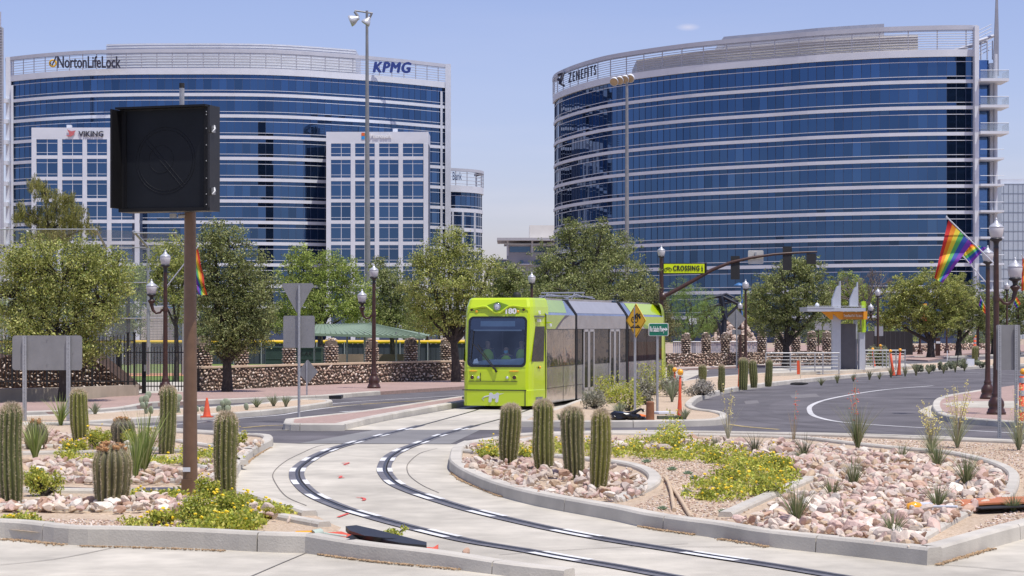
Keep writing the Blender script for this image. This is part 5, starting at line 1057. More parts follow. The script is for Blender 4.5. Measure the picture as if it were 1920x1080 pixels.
delineator('red stake between the distant cacti',1386,728,681,6,light=False); delineator('left red delineator in front of the right stop railing',1675,705,655,8,tilt=-.12); delineator('right red delineator in front of the right stop railing',1685,704,653,8,tilt=.06)
delineator('red and white post behind the left part of the right stop railing',1640,694,652,6,tilt=-.1); delineator('striped post with an amber flasher behind the right stop railing',1651,692,645,7)
q=g(388,782,.12); t=thing('traffic_cone','small orange traffic cone on the left median','traffic cone',q); b=MB(); b.lathe([(.125,0),(.11,.03),(.03,.5),(.02,.53),(0,.53)],q,0,14); b.build('cone',orange,t); b=MB(); b.box((q[0],q[1],q[2]+.01),(.32,.32,.03)); b.build('base',orange,t)
def drum(lb,px,yb,yt,wpx,z=0.):
    D=(CH-z)*F/(yb-HY); s=F/D; X=(px-CX)/s; H=(yb-yt)/s; r=wpx/2/s; t=thing('traffic_drum',lb,'traffic drum',(X,D,z)); b=MB(); b.lathe([(r*1.1,0),(r*1.1,.05),(r,.06),(r*.85,H*.85),(0,H*.85)],(X,D,z),0,16); b.build('barrel',orange,t)
    b=MB()
    for u in (.18,.48,.72): b.lathe([(r*(1-.15*u/.85)+.006,H*u),(r*(1-.15*(u+.1)/.85)+.006,H*(u+.1))],(X,D,z),0,16)
    b.build('white_bands',paintw,t); b=MB(); b.lathe([(0,-.08),(.08,-.05),(.1,0),(.06,.08),(0,.09)],(X,D,z+H*.93),0,12); b.build('amber_light',amber,t)
drum('orange and white drum with an amber light cut by the right edge',1919,790,690,18,.14); drum('striped orange drum on the far road beside the lone cactus',1830,660,628,10)
# fallen cones and rubbish
def lie(name,lb,cat,pts,r,m,z=.0,flat=.4):
    q=g(*pts[0],z); b=MB(); P=[g(a,c,z) for a,c in pts]; b.tube([(p[0],p[1],z+rr_*flat+.01) for p,rr_ in zip(P,r)],r,0,10,Matrix.Identity(4)); return tag(b.build(name,m,None,q),lb,cat)
q=g(700,1025,.10)
t=thing('fallen_barricade','fallen orange and black barricade board lying on the kerb with an amber lamp','barricade',q)
def pz(px,py,z): return g(px,py,z)
b=MB(); z0=.06
b.add([pz(648,1008,z0+.16),pz(660,1002,z0+.18),pz(700,1006,z0+.16),pz(760,1012,z0+.12),pz(800,1018,z0+.08),pz(800,1024,z0+.06),pz(740,1024,z0+.06),pz(688,1018,z0+.08)],[tuple(range(8))])
b.slab([pz(*p,.18)[:2] for p in [(648,988),(668,986),(704,994),(760,1008),(800,1018),(800,1024),(755,1020),(690,1008),(655,996)]],.13,.19); b.build('black_board',mat('black_rubber_board',(.02,.02,.022),.5,var=.2),t)
b=MB(); b.slab([pz(*p,.12)[:2] for p in [(612,1003),(640,1001),(672,1012),(700,1020),(690,1024),(650,1016)]],.10,.15); b.slab([pz(*p,.12)[:2] for p in [(720,1024),(760,1030),(820,1036),(822,1022),(812,1028),(740,1022)]],.06,.13); b.build('orange_board',orange,t)
b=MB(); b.tube([pz(556,1003,.16),pz(585,1003,.17)],[.05,.055],0,8); b.build('amber_lamp',amber,t); b=MB(); b.tube([pz(586,1003,.17),pz(602,1000,.18)],[.06,.06],0,8); b.tube([pz(602,1000,.18),pz(650,1006,.15)],[.02,.02],0,6); b.build('lamp_housing',mat('pale_green_plastic',(.42,.50,.42),.5),t)
q=g(1860,965,.17); t=thing('fallen_barricade','fallen orange board lying across the kerb at the right with an amber lamp','barricade',q); b=MB()
b.slab([pz(*p,.2)[:2] for p in [(1790,941),(1850,936),(1990,932),(1990,943),(1860,946),(1802,950)]],.20,.225); b.build('orange_board',mat('faded_orange',(.50,.17,.065),.6,var=.12,vs=3),t); b=MB(); b.slab([pz(*p,.15)[:2] for p in [(1804,952),(1850,950),(1900,948),(1990,946),(1990,951),(1840,958)]],.17,.185); b.build('dark_underside',blackm,t)
b=MB(); b.lathe([(0,-.1),(.08,-.08),(.09,.02),(.06,.10),(0,.12)],(0,0,0),0,12,Matrix.Translation(g(1713,953,.22))@Matrix.Rotation(R(80),4,'Y')); b.build('amber_lamp',amber,t); b=MB(); b.tube([g(1725,951,.2),g(1745,950,.22)],[.07,.06],0,8); b.tube([g(1745,950,.22),g(1795,950,.24)],.02,0,6); b.build('lamp_housing',whitem,t)
# dry sticks
for i,(p0,p1,lb) in enumerate([((1246,895),(1296,970),'longer dry stick lying on the gravel wedge'),((1249,893),(1264,956),'shorter dry stick crossing the longer one')]):
    a=g(*p0,.16); c=g(*p1,.13); b=MB(); m=[(a[k]+c[k])/2+(.02 if k==0 else 0) for k in range(3)]; b.tube([a,tuple(m),c],[.02,.028,.03],0,8); tag(b.build('dry_stick',mat('dry_wood',(.55,.42,.28),.8,var=.15,vs=9),None,a),lb,'stick')
# rubbish bag
q=g(1172,788,.12); t=thing('rubbish_bag','crumpled black plastic rubbish bag at the foot of the yellow diamond sign','bag',q); b=MB(); rr=np.random.RandomState(4)
for dx,r,zz in ((-.35,.2,.05),(-.1,.26,.1),(.15,.2,.12),(.4,.16,.05),(.02,.2,.14)):
    v,f=RP[rr.randint(10)]; vv=v*(1+rr.normal(size=(len(v),1))*.12)*np.array([r*1.3,r,r*.8]); b.add(vv+np.array([q[0]+dx,q[1],q[2]+zz]),f)
b.tube([(q[0]+.2,q[1],.3),(q[0]+.42,q[1],.42),(q[0]+.5,q[1],.36)],[.06,.03,.05],0,6); b.build('bag',mat('black_plastic',(.01,.01,.011),.18,var=.2),t)
q=g(1200,786,.12); b=MB(); v,f=RP[2]; b.add(v*np.array([.18,.12,.08])+np.array([q[0],q[1],.2]),f); tag(b.build('orange_cloth',mat('orange_cloth',(.8,.18,.03),.7),None,q),'bright orange cloth beside the black rubbish bag','cloth')
q=g(1219,789,.12); s=F/q[1]; b=MB(); b.tube([(q[0],q[1],.1),(q[0],q[1],.1+36/s)],[.115,.105],0,14); b.lathe([(.105,0),(.07,.03),(0,.035)],(q[0],q[1],.1+36/s),0,14); tag(b.build('bollard',mat('rusty_brown',(.24,.10,.045),.7,var=.2,vs=6),None,q),'short rusty brown bollard between the two sign posts','bollard')
q=g(1245,777,.12); b=MB(); b.box((q[0],q[1]+.3,.16),(.5,.6,.05),0,.3); tag(b.build('white_board',whitem,None,q),'white board lying flat behind the street sign post','board')
q=g(1258,786,.12); b=MB(); b.box((q[0],q[1]+.1,.16),(.7,.3,.09),0,.1); b.box((q[0]+.1,q[1]-.1,.2),(.5,.06,.03),0,.2); tag(b.build('timber_scrap',mat('dark_timber',(.10,.12,.08),.8,var=.2),None,q),'dark green scrap timber lying beside the red delineator','timber')
q=g(1176,1040,0) ; v,f=RP[1]
b=MB(); q=g(873,1038,.1); v,f=RP[3]; b.add(v*np.array([.06,.05,.09])+np.array([q[0],q[1],.12]),f); tag(b.build('loose_rock',rk[4],None,q),'single pinkish rock fallen onto the concrete beside the kerb end','rock')
q=g(1500,722,.1); b=MB(); v,f=RP[5]; b.add(v*np.array([.45,.2,.12])+np.array([q[0],q[1],.15]),f); tag(b.build('sandbag',blackm,None,q),'black sandbag on the kerb left of the stop','sandbag')
D=99.; s=F/D; q=w(1499,680,D); t=thing('stop_paddle','small upright board seen edge on, orange and cream, in front of the stop railing','sign',(q[0],D,.1)); b=MB(); b.prism(rrect(q[0]-.12,q[0]+.02,CH-(702-HY)/s,CH-(676-HY)/s,.03),D,D+.03); b.build('board',orange,t); b=MB(); b.tube([(q[0]+.06,D,.1),(q[0]+.02,D,CH-(668-HY)/s)],.025,0,6); b.build('stake',mat('cream_stake',(.7,.62,.45),.7),t)
# ================= streetcar stop =================
D=112.; s=F/D
def X_(px): return (px-CX)/s
def Z_(py): return CH-(py-HY)/s
t=thing('streetcar_stop','grey streetcar stop shelter with two pointed fins and an orange fascia','shelter',(X_(1575),D,.1)); lg=mat('pale_grey_steel',(.50,.52,.56),.45,metal=.2,var=.05)
b=MB(); b.slab([g(*p)[:2] for p in [(1436,711),(1500,708),(1600,704),(1710,696),(1700,690),(1600,694),(1440,701)]],0,.28); struct(b.build('stop_platform',concrete))
b=MB(); b.prism([(X_(1559),.25),(X_(1575),.25),(X_(1575),Z_(527)),(X_(1573.5),Z_(527)),(X_(1573),Z_(535)),(X_(1568),Z_(538)),(X_(1560),Z_(560)),(X_(1559),Z_(562))],D-.3,D+.1); b.build('fin',lg,t)
b=MB(); b.prism([(X_(1604),Z_(575)),(X_(1614),Z_(575)),(X_(1613.5),Z_(528)),(X_(1612),Z_(528)),(X_(1611),Z_(537)),(X_(1607),Z_(540)),(X_(1598),Z_(562)),(X_(1598),Z_(575))],D+.8,D+1.1); b.bbox(X_(1611),X_(1621.5),D-.1,D+.5,.25,Z_(623)); b.bbox(X_(1605),X_(1611),D+.6,D+.9,.25,Z_(600)); b.build('fin',lg,t)
b=MB(); b.bbox(X_(1508),X_(1616),D-1.2,D+1.8,Z_(584),Z_(577.5)); b.bbox(X_(1507),X_(1558),D-1.22,D+1.8,Z_(578),Z_(576)); b.build('canopy',lg,t); b=MB()
for px in range(1510,1616,9): b.tube([(X_(px),D-1.1,Z_(577)),(X_(px),D-1.1,Z_(574))],.012,0,4)
b.tube([(X_(1508),D-1.1,Z_(574.5)),(X_(1614),D-1.1,Z_(574.5))],.014,0,4); b.build('roof_rail',galv,t)
om=mat('stop_orange',(.80,.32,.02),.5,var=.04); b=MB(); b.prism([(X_(1538),Z_(584.5)),(X_(1578),Z_(584.5)),(X_(1578),Z_(599)),(X_(1572),Z_(599)),(X_(1559),Z_(588)),(X_(1559),Z_(599)),(X_(1555),Z_(599))],D-.5,D-.35); b.build('orange_fascia',om,t); b=MB(); b.bbox(X_(1615),X_(1622),D-.7,D-.3,Z_(599),Z_(584)); b.build('orange_fascia',om,t)
b=MB(); b.bbox(X_(1578),X_(1616),D-.55,D-.35,Z_(599),Z_(585)); fs=b.build('name_board',mat('name_board_brown',(.52,.21,.03),.5,var=.04),t)
text('Tempe Beach Park / Rio Salado',.2,.004,flap,t,T(X_(1596.5),D-.56,Z_(592)),'lettering',width=1.02*.98)
b=MB(); 
for i in range(15): b.bbox(X_(1575.5)+i*.06,X_(1575.5)+i*.06+.05,D+.3,D+.34,.35,Z_(607.5))
b.bbox(X_(1575),X_(1606),D+.34,D+.36,.3,Z_(607)); b.build('ribbed_screen',mat('dark_ribbed_screen',(.17,.165,.18),.5,metal=.3,var=.06),t)
b=MB(); b.bbox(X_(1614.5),X_(1622),D-.2,D-.12,Z_(623),Z_(565)); b.build('lime_strip',mat('lime_strip',(.45,.68,.03),.4),t)
b=MB(); q=(X_(1532),D,Z_(573.5)); b.lathe([(.1,-.05),(.13,0),(.1,.1),(.03,.16),(0,.18)],q,0,10); b.build('roof_camera',whitem,t)
def railing(lb,px0,px1,yt,yb,nrail,posts,D,dy=0.):
    s=F/D; t=thing('railing',lb,'railing',((px0-CX)/s,D,.25),'stop railings'); b=MB(); zt=CH-(yt-HY)/s; zb=CH-(yb-HY)/s
    for i in range(nrail): z=zb+(zt-zb)*(i+.6)/(nrail-.4); b.tube([((px0-CX)/s,D,z),((px1-CX)/s,D+dy,z)],.018,0,5)
    b.tube([((px0-CX)/s,D,zt),((px1-CX)/s,D+dy,zt)],.035,0,6); b.build('rails',galv,t)
    for p in posts: u=(p-px0)/(px1-px0); b=MB(); b.box(((p-CX)/s,D+dy*u,(zt+.1)/2),(.06,.05,zt-.1)); b.build('post',galv,t)
railing('pale steel railing left of the stop pylon',1436,1574,662,704,7,(1436,1482,1528,1543,1573),107.); railing('pale steel railing right of the stop, behind red delineators',1622,1698,657,697,7,(1622,1638,1655,1662,1668,1680,1697),117.)
# black screen wall
D=182.; s=F/D; t=thing('black_enclosure','black panelled enclosure wall behind the stop railing','wall',((1690-CX)/s,D,0)); b=MB(); b.bbox((1638-CX)/s,(1702-CX)/s,D,D+5,0,CH-(621-HY)/s); b.bbox((1702-CX)/s,(1714-CX)/s,D+.6,D+5,0,CH-(622-HY)/s); b.build('body',mat('black_cladding',(.028,.028,.032),.5,var=.25,vs=.8,streak=True),t); b=MB()
for px in range(1642,1702,9): b.bbox((px-CX)/s,(px+.8-CX)/s,D-.02,D,0,CH-(621-HY)/s)
b.build('panel_joints',mat('panel_joint',(.07,.07,.075),.6),t)
# far corner furniture
D=176.; s=F/D
for px,y0,y1,wd_,lb,m_ in ((1759,634,659,8,'brown information kiosk at the far corner',bronze),(1834,610,667,4,'thin brown post on the far road left of the single lamp',bronze),(1749,617,680,5,'brown signal post with a white notice at the far corner',bronze)):
    X=(px-CX)/s; t=thing('street_post',lb,'post',(X,D,0)); b=MB(); b.bbox(X-wd_/2/s,X+wd_/2/s,D,D+.3,0,CH-(y0-HY)/s); b.build('body',m_,t)
    if px!=1834: b=MB(); b.bbox(X-4/s,X+4/s,D-.03,D,CH-(y0+(38 if px==1749 else 10)-HY)/s,CH-(y0+(29 if px==1749 else 6)-HY)/s); b.build('notice',whitem,t)
    if px==1749: b=MB(); b.bbox(X-7/s,X+4/s,D-.1,D+.3,CH-(606-HY)/s,CH-(593-HY)/s); b.build('signal_head',blackm,t)
q=(w(1800,690,130)[0],130,.1); t=thing('white_board','white boards propped on the far median beside the lone cactus','board',q); b=MB(); b.box((w(1820,690,128)[0],128,.35),(.45,.05,.5)); b.box((w(1813,690,128)[0],127.9,.3),(.2,.05,.4)); b.build('board',whitem,t)
for px,lb in ((1776,'white slim post left of the leaning scooter'),(1793,'leaning scooter stem with a black wheel on the far median')):
    q=w(px,690,125); b=MB(); b.tube([(q[0],125,.1),(q[0]+(.15 if px==1793 else 0),125,1.15)],.03,0,6)
    if px==1793: ring(b,q[0]-.1,.25,.14,.04,T(0,125,0))
    tag(b.build('kick_scooter' if px==1793 else 'white_post',whitem if px==1776 else blackm,None,(q[0],125,.1)),lb,'scooter' if px==1793 else 'post')
# low far stone wall
wall_run([(1715,662),(1780,659),(1850,657)],.8,.35,'far low stone wall at the road end',12,thick=.4)
# ================= sculpture =================
D=175.; s=F/D; t=thing('rock_mound','pale stone pyramid mound behind the right wall','rock mound',((1375-CX)/s,D,0)); b=MB(); rr=np.random.RandomState(3); H=CH-(600-HY)/s
for i in range(420):
    u=rr.rand()**1.3; z=H*u; rad=2.6*(1-u*.72)*1.0; a=rr.uniform(3.0,6.5); v,f=SP[rr.randint(8)]; b.add(v*rr.uniform(.2,.34)+np.array([(1375-CX)/s+rad*math.cos(a),D+rad*math.sin(a),z]),f,0,np.array([(.62,.5,.42),(.5,.38,.30),(.68,.58,.5)][rr.randint(3)])*rr.uniform(.7,1.1))
b.build('stones',stonem,t); b=MB(); b.lathe([(2.55,0),(.7,H-.05),(0,H)],((1375-CX)/s,D,0),0,14); b.build('core',stonecore,t)
D=171.; s=F/D; t=thing('sculpture','black angular star shaped steel sculpture standing on the stone mound','sculpture',((1360-CX)/s,D,0)); b=MB()
def bar(pts,r=.15): b.tube([w(a,c,D) for a,c in pts],r,0,4,smooth=False)
bar([(1320,561),(1348,605)],.16); bar([(1320,561),(1352,554),(1387,571)],.16); bar([(1387,571),(1350,603)],.13); bar([(1352,554),(1361,600)],.26); bar([(1330,575),(1385,562)],.12); bar([(1345,556),(1362,551),(1376,558),(1386,571)],.10); bar([(1356,640),(1358,598)],.22); bar([(1348,606),(1355,640)],.14); b.build('steel_frame',mat('blue_black_steel',(.02,.025,.04),.45,var=.2),t)
q=w(1391,545,178); b=MB(); b.tube([(q[0],178,0),(q[0],178,CH-(530-HY)*178/F)],.09,0,8); b.lathe([(.0,.1),(.15,.05),(.45,-.12),(.45,-.2),(0,-.2)],(q[0]-.25,178,CH-(532-HY)*178/F),0,10); tag(b.build('blue_lamp_post',blue,None,(q[0],178,0)),'blue lamp post behind the lone acorn lamp, right of the sculpture','street lamp')
q=w(1626,560,190); b=MB(); b.tube([(q[0],190,0),(q[0],190,CH-(547-HY)*190/F)],.09,0,8); b.lathe([(.0,.1),(.15,.05),(.45,-.12),(.45,-.2),(0,-.2)],(q[0]+.3,190,CH-(549-HY)*190/F),0,10); tag(b.build('blue_lamp_post',blue,None,(q[0],190,0)),'blue lamp post behind the stop, in front of the bare tree','street lamp')
# ================= streetcar =================
O=Vector((-.50,65.0,0)); hd=[14,19,17]; Ls=[5.96,6.38,7.37]
tc_=thing('streetcar','bright lime green and silver articulated streetcar coming towards the camera','streetcar',tuple(O))
def MX(p,deg): return Matrix.Translation(p)@Matrix.Rotation(-R(deg),4,'Z')
A=[O]; 
for h_,l in zip(hd,Ls): A.append(A[-1]+Vector((math.sin(R(h_))*l,math.cos(R(h_))*l,0)))
M1,M2,M3=[MX(a,h_) for a,h_ in zip(A,hd)]
HB=1.28
half=[(0,0),(.5,0),(.93,0),(1.02,.05),(1.09,.18),(1.13,.32),(1.20,.85),(1.25,1.2),(1.28,1.45)]
def uo(z,v):   # set-back of the nose with height
    if z<.62: return .0+.02*(1-min(1,z/.62))
    if z<1.25: return .05
    return .05+(z-1.25)*.13
zs=[.12,.60,.62,.66,1.20,1.34,2.90,3.0,3.22,3.30,3.44,3.50]
def nose(M,flip=False,length=0):
    b=MB(); rows=[]
    prof=[(-x,y) for x,y in reversed(half[1:])]+half
    for z in zs:
        sh=1.; ins=0
        if z>=3.22: ins=.02+(z-3.22)*.35
        if z>3.45: ins=.18
        row=[]
        for x,y in prof:
            k=(1-ins*.6) ; bul=.035 if .0<z<.61 else 0
            row.append((x*k,y+uo(z,x)+ins*(1. if y<1.4 else 0)*.9-bul*(1 if y<.1 else .3),z))
        rows.append(row)
    n=len(prof); V=[p for r_ in rows for p in r_]
    f=[]
    for i in range(len(zs)-1):
        for j in range(n-1):
            x0=prof[j][0]; x1=prof[j+1][0]
            if zs[i]==1.34 and abs(x0)<=.931 and abs(x1)<=.931: continue   # windscreen opening
            f.append((i*n+j,i*n+j+1,(i+1)*n+j+1,(i+1)*n+j))
    f.append(tuple((len(zs)-1)*n+j for j in range(n)))
    b.add(V,f,0,None,M); return b
b=nose(M1); b.build('cab_shell',lime,tc_)
MR=Matrix.Translation(A[3])@Matrix.Rotation(-R(hd[2])+math.pi,4,'Z'); b=nose(MR); b.build('rear_cab_shell',lime,tc_)
# body sections: side walls are built of bands so that the window band is real glass in a frame
def section(M,u0,u1,name,side_m,doors=()):
    b=MB(); pr=[(HB,.14),(HB,2.97),(HB-.05,3.05),(HB-.36,3.46),(-HB+.36,3.46),(-HB+.05,3.05),(-HB,2.97),(-HB,.14)]
    n=len(pr); V=[(x,u,z) for u in (u0,u1) for x,z in pr]; f=[(i,i+1,i+1+n,i+n) for i in range(n-1)]
    # right window opening (x=+HB between z 1.31 and 2.5) is split out
    f=f[1:-1]; 
    V+=[(sx*HB,u,z) for sx in (1,-1) for u in (u0,u1) for z in (.14,1.31,2.5,2.97)]
    o=2*n
    for sx in range(2):
        c=o+sx*8
        for k in (0,2): f.append((c+k,c+k+1,c+k+5,c+k+4))
    f.append(tuple(range(3,-1,-1))+()) if False else None
    f.append((0,7,7+n,n))
    b.add(V,f,0,None,M); b.build(name,side_m,tc_)
section(M1,1.42,5.75,'front_body',silver); section(M2,.2,6.2,'middle_body',silver2); section(M3,.2,5.95,'rear_body',silver)
# end walls / interior floor and lights
b=MB()
for M,l0,l1 in ((M1,.5,5.7),(M2,.2,6.2),(M3,.2,6.0)): b.bbox(-HB+.04,HB-.04,l0,l1,.3,.38,0,M); b.bbox(-HB+.04,HB-.04,l0,l1,2.9,2.94,0,M)
b.build('interior',mat('interior_grey',(.16,.17,.19),.8,var=.1),tc_)
b=MB(); b.bbox(-1.1,1.1,2.1,2.15,.38,1.6,0,M1); b.build('cab_bulkhead',mat('cab_dark',(.30,.36,.38),.7,var=.1),tc_)
# bellows
for M,u0,u1 in ((M1,5.75,Ls[0]+.2),(M2,6.2,Ls[1]+.2)):
    b=MB(); pts=[(HB+.01,.14),(HB+.01,3.0),(HB-.33,3.5),(-HB+.33,3.5),(-HB-.01,3.0),(-HB-.01,.14)]
    for k in range(5):
        uu=u0+(u1-u0)*k/5; P=[(x*(1 if k%2 else .97),z) for x,z in pts]; b.prism(P,uu,uu+(u1-u0)/5,0,M)
    b.build('bellows',bellows,tc_)
# side windows
def panel(M,x,u0,u1,z0,z1,m,name,th=.012,par=tc_): b=MB(); b.bbox(x-th,x+th,u0,u1,z0,z1,0,M); return b.build(name,m,par)
for M,rg in ((M1,[(1.48,2.1),(2.12,3.9),(3.92,5.7)]),):
    for a,c in rg: panel(M,HB-.012,a,c,1.31,2.5,mat('mirror_side_glass',(.20,.195,.19),.03,metal=.9,var=.3,vs=1.5,bump=1.,bs=1.2),'side_window'); panel(M,-HB+.012,a,c,1.31,2.5,darkglass,'side_window')
for a,c in ((.25,.75),(2.15,3.95),(5.3,6.15)): panel(M2,HB-.012,a,c,1.31,2.5,darkglass,'side_window')
panel(M2,-HB+.012,.2,6.15,1.31,2.5,darkglass,'side_window')
tg=clear_glass('tinted_clear_glass',(.5,.5,.53),.02)
for a,c in ((.25,1.6),(1.65,3.1),(3.15,4.6),(4.65,5.92)): panel(M3,HB-.012,a,c,1.31,2.5,tg,'side_window'); panel(M3,-HB+.012,a,c,1.31,2.5,darkglass,'side_window')
# doors of the middle section
drm=mat('door_frame_silver',(.55,.55,.56),.3,metal=.6,var=.05)
for d0 in (.85,4.05):
    for k in range(2):
        u0=d0+k*.65; b=MB(); 
        for (a,c) in ((u0,u0+.10),(u0+.52,u0+.63)): b.bbox(HB-.0,HB+.03,a,c,.3,2.5,0,M2)
        b.bbox(HB,HB+.03,u0,u0+.63,2.42,2.5,0,M2); b.bbox(HB,HB+.03,u0,u0+.63,.3,.5,0,M2); d=b.build('door_leaf',drm,tc_); panel(M2,HB+.004,u0+.1,u0+.52,.5,2.42,darkglass,'door_glass',.01,d)
# red seats visible through the rear windows -> behind tinted glass
sr=mat('red_seat',(.55,.05,.03),.7)
for k,u in enumerate((1.2,2.0,2.8,3.6,4.4,5.2)):
    b=MB(); b.bbox(.62,1.18,u,u+.42,.85,.95,0,M3); b.bbox(.62,1.18,u-.04,u+.04,.9,2.0,0,M3); b.build('seat',sr,tc_)
# livery pieces on the right flank
def sheet(M,poly,x,m,name,off=.004):  # poly in (u,z) on the flank plane
    b=MB(); v=[(x+off,u,z) for u,z in poly]; t_=tessellate_polygon([[Vector((u,z,0)) for u,z in poly]]); b.add(v,[tuple(q) for q in t_],0,None,M); return b.build(name,m,tc_)
lg_=mat('pale_lime_panel',(.45,.60,.10),.25,metal=.3,var=.06,vs=.8,coat=.3)
sheet(M1,[(1.43,2.51),(2.7,2.51),(3.3,2.72),(4.2,2.965),(1.43,2.965)],HB,lg_,'lime_livery')
sheet(M1,[(2.7,2.51),(3.0,2.51),(3.9,2.8),(4.9,2.965),(4.2,2.965),(3.3,2.72)],HB,mat('purple_grey',(.11,.09,.11),.4),'livery_stripe',.005)
sheet(M1,[(1.36,.14),(1.46,.14),(1.46,2.51),(1.36,2.51)],HB,lime,'lime_edge',.006)
def roofq(M,u0,u1,m,name,u2=None):
    b=MB(); e=.006; u2=u2 or u1; b.add([(HB-.05+e,u0,3.05),(HB-.05+e,u1,3.05),(HB-.36+e,u2,3.46+e),(HB-.36+e,u0,3.46+e)],[(0,1,2,3)],0,None,M); b.build(name,m,tc_)
roofq(M1,1.42,4.6,lg_,'lime_roof_edge',5.4); roofq(M3,.9,5.95,lime,'lime_roof_edge',.6+5.35)
roofq(M2,.2,6.2,mat('pale_roof_edge',(.42,.42,.44),.4,metal=.3,var=.05),'grey_roof_edge')
sheet(M3,[(1.0,2.965),(5.9,2.965),(5.9,2.51),(3.9,2.51)],HB,lime,'lime_livery')
sheet(M3,[(.5,2.965),(1.0,2.965),(3.9,2.51),(2.9,2.51)],HB,limed,'dark_lime_stripe',.005)
sheet(M3,[(5.6,.14),(5.97,.14),(5.97,2.51),(5.6,2.51)],HB,lime,'lime_edge',.006)
# panel seams
b=MB()
for M,us in ((M1,(1.47,3.9)),(M2,(.8,2.2,3.95,5.4)),(M3,(1.6,4.6))):
    for u in us: b.bbox(HB,HB+.006,u-.008,u+.008,.14,1.3,0,M)
for M,a,c in ((M1,1.45,5.7),(M2,.2,6.2),(M3,.2,5.9)): b.bbox(HB,HB+.006,a,c,.615,.63,0,M); b.bbox(HB,HB+.006,a,c,1.295,1.315,0,M); b.bbox(HB,HB+.007,a,c,2.495,2.515,0,M)
b.build('panel_seams',blackm,tc_)
# front details, in the frame of M1; y=uo(z)
def fy(z): return uo(z,0)
wsl=[( .05+(1.34-1.25)*.13,1.34),(.05+(2.9-1.25)*.13,2.9)]
def onws(x,z,d=0): return (x,fy(z)-d,z)
def rring(x0,x1,z0,z1,r): return rrect(x0,x1,z0,z1,r,6)
outer=rring(-.945,.945,1.325,2.915,.16); inner=rring(-.88,.88,1.40,2.86,.12); b=MB(); n=len(outer)
V=[onws(x,z,.02) for x,z in outer]+[onws(x,z,.02) for x,z in inner]+[onws(x,z,-.03) for x,z in outer]; b.add(V,[(i,(i+1)%n,(i+1)%n+n,i+n) for i in range(n)]+[(i,(i+1)%n,(i+1)%n+2*n,i+2*n) for i in range(n)],0,None,M1); b.build('windscreen_frame',mat('black_gasket',(.012,.014,.02),.4),tc_)
b=MB()  # lime corners outside the rounded gasket
for sx in (-1,1):
    for (zc,sz) in ((1.325,1),(2.915,-1)):
        pts=[(sx*.945,zc)]+[(sx*(.785+.16*math.sin(a)),zc+sz*(.16-.16*math.cos(a))) for a in [R(q_) for q_ in range(0,91,15)]]
        V=[onws(x,z,.012) for x,z in pts]; b.add(V,[tuple(range(len(V)))],0,None,M1)
b.build('windscreen_corners',lime,tc_)
b=MB(); V=[onws(x,z,.014) for x,z in inner]; b.add(V,[tuple(range(n))],0,None,M1); b.build('windscreen',clear_glass('windscreen_glass',(.80,.92,1.0),.1),tc_)
b=MB(); V=[onws(x,z,.0) for x,z in ((-.9,2.5),(.9,2.5),(.9,2.88),(-.9,2.88))]; b.add(V,[(0,1,2,3)],0,None,M1); b.build('sign_box',mat('navy_sign_box',(.035,.05,.10),.4),tc_)
b=MB(); V=[onws(x,z,.012) for x,z in ((-.56,2.6),(.56,2.6),(.56,2.77),(-.56,2.77))]; b.add(V,[(0,1,2,3)],0,None,M1); b.build('destination_display',mat('blank_display',(.17,.24,.32),.3),tc_)
b=MB(); V=[onws(x,z,.013) for x,z in ((-.78,2.455),(.78,2.455),(.78,2.50),(-.78,2.50))]; b.add(V,[(0,1,2,3)],0,None,M1); b.build('visor_bar',mat('visor_bar',(.22,.26,.30),.4),tc_)
# dashboard and wiper
b=MB(); b.prism([(-.85,.9),(.85,.9),(.85,1.62),(.3,1.56),(-.3,1.56),(-.85,1.48)],.40,.75,0,M1); b.build('dashboard',mat('grey_dash',(.34,.42,.48),.6,var=.15,vs=5),tc_)
b=MB(); b.tube([onws(-.02,1.22,.05),onws(-.45,1.72,.06),onws(-.78,2.05,.05)],[.022,.018,.012],0,5,M1); b.tube([onws(.02,1.22,.06),onws(-.62,2.03,.06)],.012,0,5,M1); b.tube([onws(-.83,1.55,.045),onws(-.76,2.46,.045)],.014,0,5,M1); b.lathe([(0,-.05),(.05,0),(0,.05)],(0,0,0),0,8,M1@Matrix.Translation(onws(0,1.2,.04))); b.build('wiper',blackm,tc_)
b=MB(); V=[onws(x,z,-.02) for x,z in ((-.78,1.44),(-.58,1.44),(-.64,1.6),(-.74,1.56))]; b.add(V,[(0,1,2,3)],0,None,M1); b.build('paper_notice',whitem,tc_)
def disc(x,z,r,m,name,d=.01,ring_=None,par=tc_):
    Mx=M1@Matrix.Translation(onws(x,z,d))@Matrix.Rotation(R(90),4,'X'); b=MB(); b.lathe([(0,.02),(r*.7,.016),(r,0),(r,-.03)],(0,0,0),0,16,Mx); o=b.build(name,m,par)
    if ring_: b=MB(); b.lathe([(r,-.02),(r,.012),(r*1.28,.008),(r*1.3,-.02)],(0,0,0),0,16,Mx); b.build('rim',ring_,o)
dk=mat('dark_lens',(.06,.02,.01),.2,coat=.5); wl_=mat('clear_lens',(.62,.66,.70),.1,metal=.3,coat=.6)
for x,z,r,m,nm in ((-.78,1.0,.062,dk,'tail_light'),(-.58,1.0,.05,wl_,'headlight'),(.35,1.0,.05,wl_,'headlight'),(.58,1.0,.065,dk,'tail_light')): disc(x,z,r,m,nm,.012,lime)
for x,z,r,m,nm in ((-.86,3.12,.045,dk,'marker_light'),(-.70,3.07,.045,amber,'amber_light'),(.64,3.07,.045,amber,'amber_light'),(.82,3.12,.045,dk,'marker_light')): disc(x,z,r,m,nm,.012,lime)
disc(-.02,3.22,.09,wl_,'headlamp',.09,mat('chrome_ring',(.5,.5,.52),.15,metal=1.))
